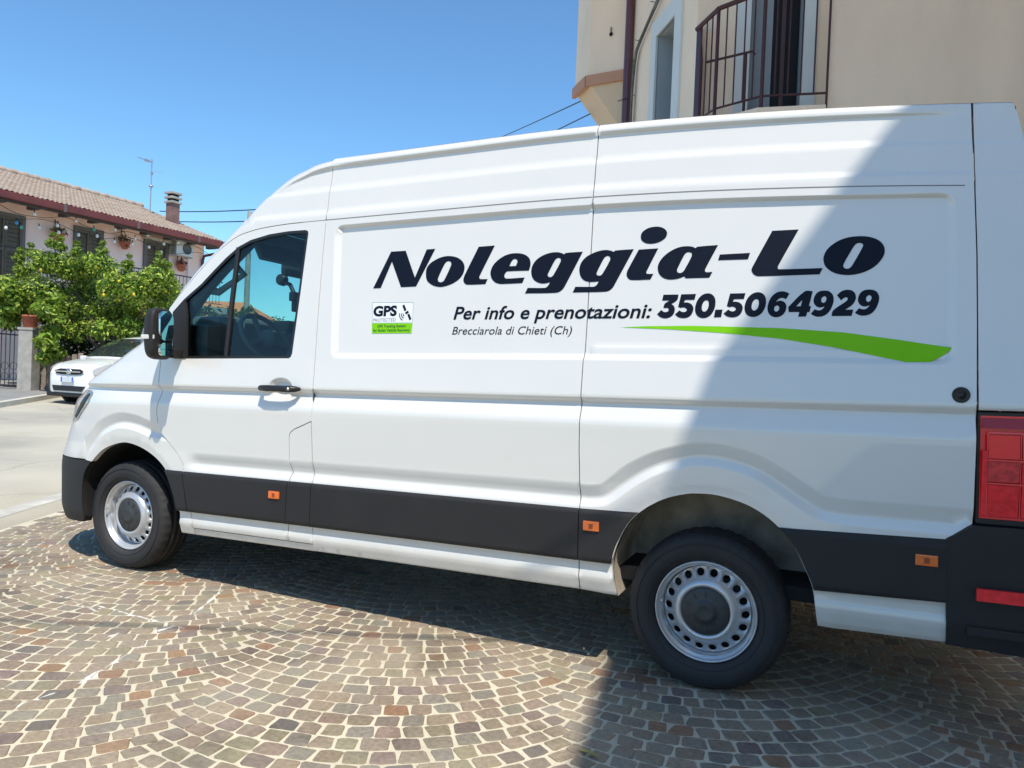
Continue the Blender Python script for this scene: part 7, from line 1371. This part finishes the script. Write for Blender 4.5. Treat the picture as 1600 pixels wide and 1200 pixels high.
for k in range(46):
    a = r5.uniform(0, 6.28); l_ = r5.uniform(.35, .65); e_ = r5.uniform(.5, 1.4); d = Vector((math.cos(a)*math.cos(e_), math.sin(a)*math.cos(e_), math.sin(e_))); s_ = Vector((-math.sin(a), math.cos(a), 0))*.022
    p0 = Vector((0, 0, .28)); pm = p0+d*l_*.55+Vector((0, 0, .05)); p1 = p0+d*l_+Vector((0, 0, -.10)); n0 = len(V_); V_ += [p0-s_, p0+s_, pm+s_*1.2, pm-s_*1.2, p1]; F_ += [(n0, n0+1, n0+2, n0+3), (n0+3, n0+2, n0+4)]; c = r5.choice([(.20, .28, .05), (.26, .32, .07), (.13, .2, .04)]); T_ += [*c, 1.0]*5
o = make('spiky_leaves', V_, F_, LEAF, pt); o.data.color_attributes.new('tint', 'FLOAT_COLOR', 'POINT').data.foreach_set('color', T_)
fn = empty('picket_fence', tuple(px_at(85, 600, 19.3)[:2])+(gz(-14.5, 9.3)+.1,), ang); tag(fn, 'weathered grey plank fence right of the gate pillar', 'fence')
for k in range(22): b = MB(); h_ = 1.0+.05*math.sin(k*2.1); b.box((-.45+k*.16, 0, h_/2), (.135, .025, h_)); b.build('plank', WOOD, fn)
b = MB(); b.box((1.2, .03, .3), (3.6, .04, .08)); b.box((1.2, .03, .8), (3.6, .04, .08)); b.build('rail', WOOD, fn)
# small tiled porch roof left of the tree
pr = MB(); pc = px_at(66, 462, 20.6); 
for k in range(9): pr.tube([tuple(pc+np.array([LV[0]*(k*.2-.9), LV[1]*(k*.2-.9), .22-.05*k])), tuple(pc+np.array([LV[0]*(k*.2-.9)+.3, LV[1]*(k*.2-.9)-.7, -.10-.05*k]))], .10, 8)
tag(pr.build('porch_roof', TILE), 'small tiled porch roof half hidden by the shrub at the gate', 'porch roof')

# flower pots hung on the wall
def wall_pot(y, z, label, col, red=False):
    r = empty('hanging_pot', (HX+.22, y, z)); tag(r, label, 'pot', 'flower pots on the pink wall')
    b = MB(); b.lathe([(.0005, -.02), (.09, 0), (.17, .20), (.185, .20), (.185, .25), (.15, .25), (.0005, .22)], 16, 'Z'); b.build('pot', TERRA, r)
    b = MB(); b.tube([(-.22, 0, .62), (-.05, 0, .62), (0, 0, .5), (0, 0, .25)], .012, 5); b.tube([(-.2, 0, .1), (-.2, 0, .7)], .012, 5); b.build('bracket', IRON, r)
    cl_ = [((0, 0, .36), .16), ((.05, .12, .30), .12), ((0, -.14, .32), .12), ((.05, .02, .12), .12)]
    leaves('flowers', cl_, 130, .06, col, r, int(y*10))
wall_pot(12.1, 5.02, 'hanging terracotta pot between the two left shutters of the pink house', [(.12, .15, .05), (.30, .26, .08), (.07, .06, .05)])
wall_pot(14.45, 5.17, 'hanging terracotta pot between the two right shutters of the pink house', [(.14, .17, .04), (.32, .30, .06), (.10, .05, .05)])
wall_pot(16.85, 4.75, 'terracotta pot of red flowers below the air conditioner', [(.36, .06, .05), (.28, .08, .06), (.12, .10, .04)])
# string lights
sg = empty('string_lights', (HX+.6, 14, 5.4)); tag(sg, 'festoon of white, blue and green bulbs strung under the eaves', 'string lights')
bul = [(10.25, 5.05, 'w'), (10.55, 5.25, 'b'), (10.69, 5.15, 'g'), (11.22, 5.24, 'w'), (11.07, 5.62, 'w'), (11.79, 5.43, 'w'), (11.84, 5.22, 'w'), (12.39, 5.70, 'w'), (12.49, 5.27, 'w'), (13.01, 5.54, 'g'), (13.13, 5.35, 'w'), (13.77, 5.69, 'w'), (13.76, 5.28, 'w'), (14.54, 5.53, 'w'), (14.45, 5.33, 'w'), (15.11, 5.34, 'w'), (15.62, 5.25, 'w'), (15.72, 5.56, 'w'), (15.04, 5.76, 'w'), (16.33, 5.72, 'w'), (16.94, 5.81, 'w')]
BW = {'w': mat('white bulb', (.88, .88, .82), rough=.25, coat=.5), 'b': mat('blue bulb', (.03, .30, .55), rough=.2, coat=.6), 'g': mat('green bulb', (.04, .42, .28), rough=.2, coat=.6)}
bul.sort(); cab = MB(); top = [q for q in bul if q[1] > 5.5]
def frel(x, y, z): return (x-(HX+.6), y-14, z-5.4)
strand1 = []; prev = 9.0
for i in range(60):
    y = 9.0+i*.15; strand1.append(frel(HX+.6, y, 5.62+.10*math.cos(y*2.6)-.02*math.cos(y*6)))
strand2 = [frel(HX+.55, 9.0+i*.15, 5.40+.13*math.cos(y_*2.1+1)) for i, y_ in enumerate([9.0+i*.15 for i in range(60)])]
cab.tube(strand1, .010, 4); cab.tube(strand2, .010, 4)
for y, z, c in bul: cab.tube([frel(HX+.6, y, z+.05), frel(HX+.58, y, z+.13)], .018, 5)
cab.build('cable', CABLE, sg)
for y, z, c in bul:
    b = MB(); b.lathe([(.0005, -.06), (.035, -.045), (.05, -.01), (.04, .03), (.018, .06), (.0005, .065)], 12, 'Z'); o = b.build('bulb', BW[c], sg); o.location = frel(HX+.6, y, z)

# ------------------------------------------------------------------ parked hatchback
car = empty('hatchback_car', (-12.05, 7.95, gz(-12.05, 8.6)), math.radians(2)); car.scale = (1.12, 1.12, 1.12); car.location.z -= .03; tag(car, 'small white hatchback parked nose-on across the road', 'car')
CW = mat('white car paint', (.80, .81, .80), rough=.25, coat=.6)
yst = [.0, .04, .12, .25, .45, .65, .85, 1.05, 1.25, 1.45, 1.6, 1.9, 2.3, 2.7, 3.0, 3.25, 3.42, 3.52, 3.56]
TOPY = [0, .04, .12, .25, .45, .65, .85, 1.05, 1.25, 1.45, 1.60, 1.9, 2.3, 2.7, 3.0, 3.25, 3.42, 3.52, 3.56]
TOPZ = [.60, .74, .80, .86, .92, .965, 1.0, 1.155, 1.30, 1.42, 1.475, 1.525, 1.535, 1.51, 1.46, 1.36, 1.12, .95, .75]
WID = [.52, .62, .70, .755, .785, .795, .798, .798, .798, .798, .798, .798, .798, .795, .785, .765, .74, .70, .62]
def csec(y):
    w = float(np.interp(y, yst, WID)); zt = float(np.interp(y, TOPY, TOPZ)); zs = min(.96, zt-.05)
    cabin = float(sstep(.85, 1.5, y)*sstep(3.5, 3.2, y)); wt = w*(.90-.17*cabin)
    zb = .20+.06*float(sstep(.15, 0, y))
    return [(w*.93, zb), (w*.985, .30), (w, .45), (w, .62), (w*.985, zs*.55+.62*.45), (w*.965, zs), (wt+.01, zs+(zt-zs)*.70 if cabin > .2 else zs+(zt-zs)*.6), (wt*.93, zt-.022), (wt*.6, zt-.004), (0, zt+.006)]
V_ = []; F_ = []
fine = np.unique(np.concatenate([np.array(yst), np.linspace(0, 3.56, 60)]))
for y in fine:
    c = csec(y); row = [(x, y, z) for x, z in c]+[(-x, y, z) for x, z in c[-2::-1]]; V_ += row
m_ = 19
for j in range(len(fine)-1):
    for k in range(m_-1): F_.append((j*m_+k, j*m_+k+1, (j+1)*m_+k+1, (j+1)*m_+k))
F_.append(tuple(range(m_))); F_.append(tuple(range((len(fine)-1)*m_+m_-1, (len(fine)-1)*m_-1, -1)))
o = make('body', V_, F_, CW, car, smooth=True)
bm = bmesh.new(); bm.from_mesh(o.data); bmesh.ops.recalc_face_normals(bm, faces=list(bm.faces)); bm.to_mesh(o.data); bm.free()
CGL = mat('dark car window', (.022, .030, .032), rough=.04, coat=1.0)
V_ = []; F_ = []
ysw = np.linspace(.90, 1.53, 8)
for y in ysw:
    zt = float(np.interp(y, TOPY, TOPZ)); hwid = float(np.interp(y, [.9, 1.53], [.69, .545]))
    for k in range(9): t = -1+k/4; V_.append((hwid*t, y-.008, zt+.012-.02*abs(t)**3))
for j in range(7):
    for k in range(8): F_.append((j*9+k, j*9+k+1, (j+1)*9+k+1, (j+1)*9+k))
make('windscreen', V_, F_, CGL, car, smooth=True)
for sgn in (1, -1):
    V_ = []; ys2 = np.linspace(1.15, 3.05, 14); F_ = []
    for y in ys2:
        c = csec(y); (xa, za), (xb, zb2) = c[5], c[6]; tt = float(np.interp(y, [1.15, 1.6, 2.9, 3.05], [.35, .95, .9, .6]))
        for k in (.12, tt): V_.append((sgn*(xa+(xb-xa)*k+.006), y, za+(zb2-za)*k))
    for j in range(13): F_.append((2*j, 2*j+1, 2*j+3, 2*j+2))
    make('side_window', V_, F_, CGL, car)
BK = mat('car black trim', (.015, .015, .016), rough=.5)
b = MB(); b.add([(-.43, -.004, .715), (.43, -.004, .715), (.36, -.012, .655), (.2, -.018, .640), (-.2, -.018, .640), (-.36, -.012, .655), (-.30, .03, .755), (.30, .03, .755)], [(0, 5, 4, 3, 2, 1, 7, 6)]); b.build('grille', BK, car, fix=False)
b = MB(); b.box((0, -.024, .698), (.72, .014, .022)); b.build('chrome_bar', CHROME, car)
b = MB(); b.lathe([(.0005, -.012), (.055, -.010), (.062, .004)], 20, 'Y', (0, -.018, .702)); b.v = [(x*1.3, y, z) for x, y, z in b.v]; b.build('badge', CHROME, car)
b = MB(); b.add([(-.58, .03, .50), (.58, .03, .50), (.40, -.035, .30), (-.40, -.035, .30), (-.58, .12, .50), (.58, .12, .50), (.40, .06, .30), (-.40, .06, .30)], [(0, 1, 2, 3), (4, 7, 6, 5), (0, 4, 5, 1), (3, 2, 6, 7)]); b.build('lower_intake', BK, car)
b = MB(); b.box((0, -.035, .535), (.36, .015, .11), bev=.004); pln = b.build('number_plate', mat('white plate', (.62, .66, .72), rough=.4), car)
for sx_ in (-.162, .162): b = MB(); b.box((sx_, -.0445, .535), (.034, .004, .106)); b.build('plate_band', mat('plate blue', (.02, .13, .55), rough=.4), pln)
b = MB(); b.box((0, .10, .225), (1.30, .22, .09), bev=.03); b.build('front_lip', BK, car)
for sgn in (1, -1):
    V_ = []; F_ = []
    for i, y in enumerate(np.linspace(.07, .42, 6)):
        w = float(np.interp(y, yst, WID)); zt = float(np.interp(y, TOPY, TOPZ))
        za, zb2 = .66+.18*i/5, .715+.15*(i/5)
        V_ += [(sgn*(w*.985+.012), y-.02, za-.02), (sgn*(w*.93+.008), y-.03, min(zb2+.05, zt-.015))]
    for j in range(5): F_.append((2*j, 2*j+1, 2*j+3, 2*j+2))
    make('headlight', V_, F_, mat('car lamp glass', (.42, .42, .40), rough=.08, coat=1.0), car, smooth=True)
    b = MB(); b.box((sgn*.90, 1.02, .98), (.17, .11, .13), bev=.04); b.build('wing_mirror', CW, car)
    for yw in (.66, 3.03):
        b = MB(); b.lathe([(.17, -.09), (.20, -.10), (.27, -.095), (.29, -.06), (.29, .06), (.27, .095), (.17, .09)], 32, 'Y'); b.v = [(y_, x_, z_) for x_, y_, z_ in b.v]; wl = b.build('wheel', RUB, car); wl.location = (sgn*.70, yw, .29)
        b = MB(); b.lathe([(.175, -.085), (.16, -.10), (.05, -.085), (.0005, -.09)] , 24, 'Y'); b.v = [((y_ if sgn < 0 else -y_), x_, z_) for x_, y_, z_ in b.v]; b.build('wheel_cover', STEEL, wl)
b = MB(); b.tube([(0, 1.72, 1.51), (0, 1.95, 1.68)], .008, 5); b.build('aerial', BK, car)
b = MB(); b.box((.12, 1.36, 1.345), (.05, .012, .10), R=Matrix.Rotation(.5, 3, 'Y')); b.build('air_freshener', mat('orange red card', (.60, .10, .05), rough=.6), car)
b = MB(); b.box((0, .87, .985), (1.25, .05, .02)); b.build('wiper_scuttle', BK, car)

# ------------------------------------------------------------------ things far behind, seen through the cab glass
far = empty('far_house', (-33, 32.5, 0)); tag(far, 'far cream house with orange tiled roof seen through the van cab', 'house')
fz = gz(-30, 30); rcn = px_at(318, 496, 43); rce = px_at(382, 498, 43)
b = MB(); b.box((-1.5, 1.5, 1.9), (8.5, 5, 3.8), rz=ang); b.build('wall', mat('cream plaster', (.55, .50, .42), rough=.9), far)
b = MB(); rv = [(-5.2, -1.6, 3.8), (3.6, -1.6, 3.8), (3.6, 5.2, 3.8), (-5.2, 5.2, 3.8), (-2.6, 1.6, 5.5), (1.0, 1.6, 5.5)]; Rm = Matrix.Rotation(ang, 3, 'Z')
b.add([Rm @ Vector(v) for v in rv], [(0, 1, 5, 4), (1, 2, 5), (2, 3, 4, 5), (3, 0, 4), (0, 3, 2, 1)]); b.build('roof', mat('orange roof tile', (.85, .25, .10), rough=.9, var=.15, vscale=2), far)
up_ = MB(); pp = px_at(385, 480, 33); up_.tube([(pp[0], pp[1], 0), (pp[0], pp[1], 8.2)], [.15, .10], 10); tag(up_.build('utility_pole', CONC), 'grey utility pole behind the van cab', 'pole')
for i, (px, py, dep, r_, n_, lab) in enumerate(((345, 492, 36, 1.0, 900, 'small far tree left of the utility pole'), (372, 476, 30, .9, 900, 'slender young tree just before the utility pole'), (402, 492, 34, 1.0, 800, 'low far tree right of the utility pole'), (425, 503, 48, 1.5, 1200, 'round far tree beyond the steering wheel'), (455, 498, 50, 1.7, 1200, 'dark far tree at the right of the cab view'), (440, 507, 46, 1.4, 900, 'low far bush between two far trees'))):
    p = px_at(px, py+12, dep); t = empty('far_tree', (p[0], p[1], 0)); tag(t, lab, 'tree', 'trees behind the van')
    rz3 = random.Random(i); cc = [((rz3.uniform(-.7, .7)*r_, rz3.uniform(-.7, .7)*r_, p[2]-.2+rz3.uniform(-1.2, .25)*r_), r_*rz3.uniform(.35, .6)) for _ in range(12)]
    leaves('crown', cc, n_, .13, [(.06, .10, .03), (.09, .14, .035), (.045, .08, .025)], t, 40+i)
    b = MB(); limb(b, (0, 0, 0), (.1, 0, p[2]-.3), .12, .05, i); b.build('trunk', BARK, t)
# wires
def wire(p, q, sag, lab, r=.022, n=14, grp=None):
    p, q = np.array(p, float), np.array(q, float); b = MB(); b.tube([tuple(p+(q-p)*t-np.array([0, 0, 4*sag*t*(1-t)])) for t in np.linspace(0, 1, n)], r, 5); o = b.build('power_line', CABLE); tag(o, lab, 'wire', 'wires across the sky'); return o
w1a = px_at(910, 157, 9.6); w2a = px_at(922, 178, 9.4)
wire(w1a, px_at(700, 247, 30), .05, 'upper black wire running from the beige house to the left', .008); wire(w2a, px_at(700, 280, 30), .05, 'lower black wire running from the beige house to the left', .008)
wire(px_at(250, 330, 36), px_at(470, 322, 30), .10, 'upper twisted wire right of the chimney', .024); wire(px_at(270, 346, 36), px_at(470, 341, 30), .08, 'lower twisted wire right of the chimney', .024)
# fallen leaf and litter
lf = MB(); q = np.array([3.30, -.69]); lf.add([(0, 0, .006), (.05, .012, .014), (.10, .002, .010), (.05, -.014, .016)], [(0, 1, 2), (0, 2, 3)]); o = lf.build('fallen_leaf', mat('dry yellow leaf', (.34, .30, .08), rough=.7), None, fix=False); o.location = (3.33, -.70, .001); o.rotation_euler.z = -.25
tag(o, 'dry yellow leaf lying on the shaded cobbles', 'leaf')
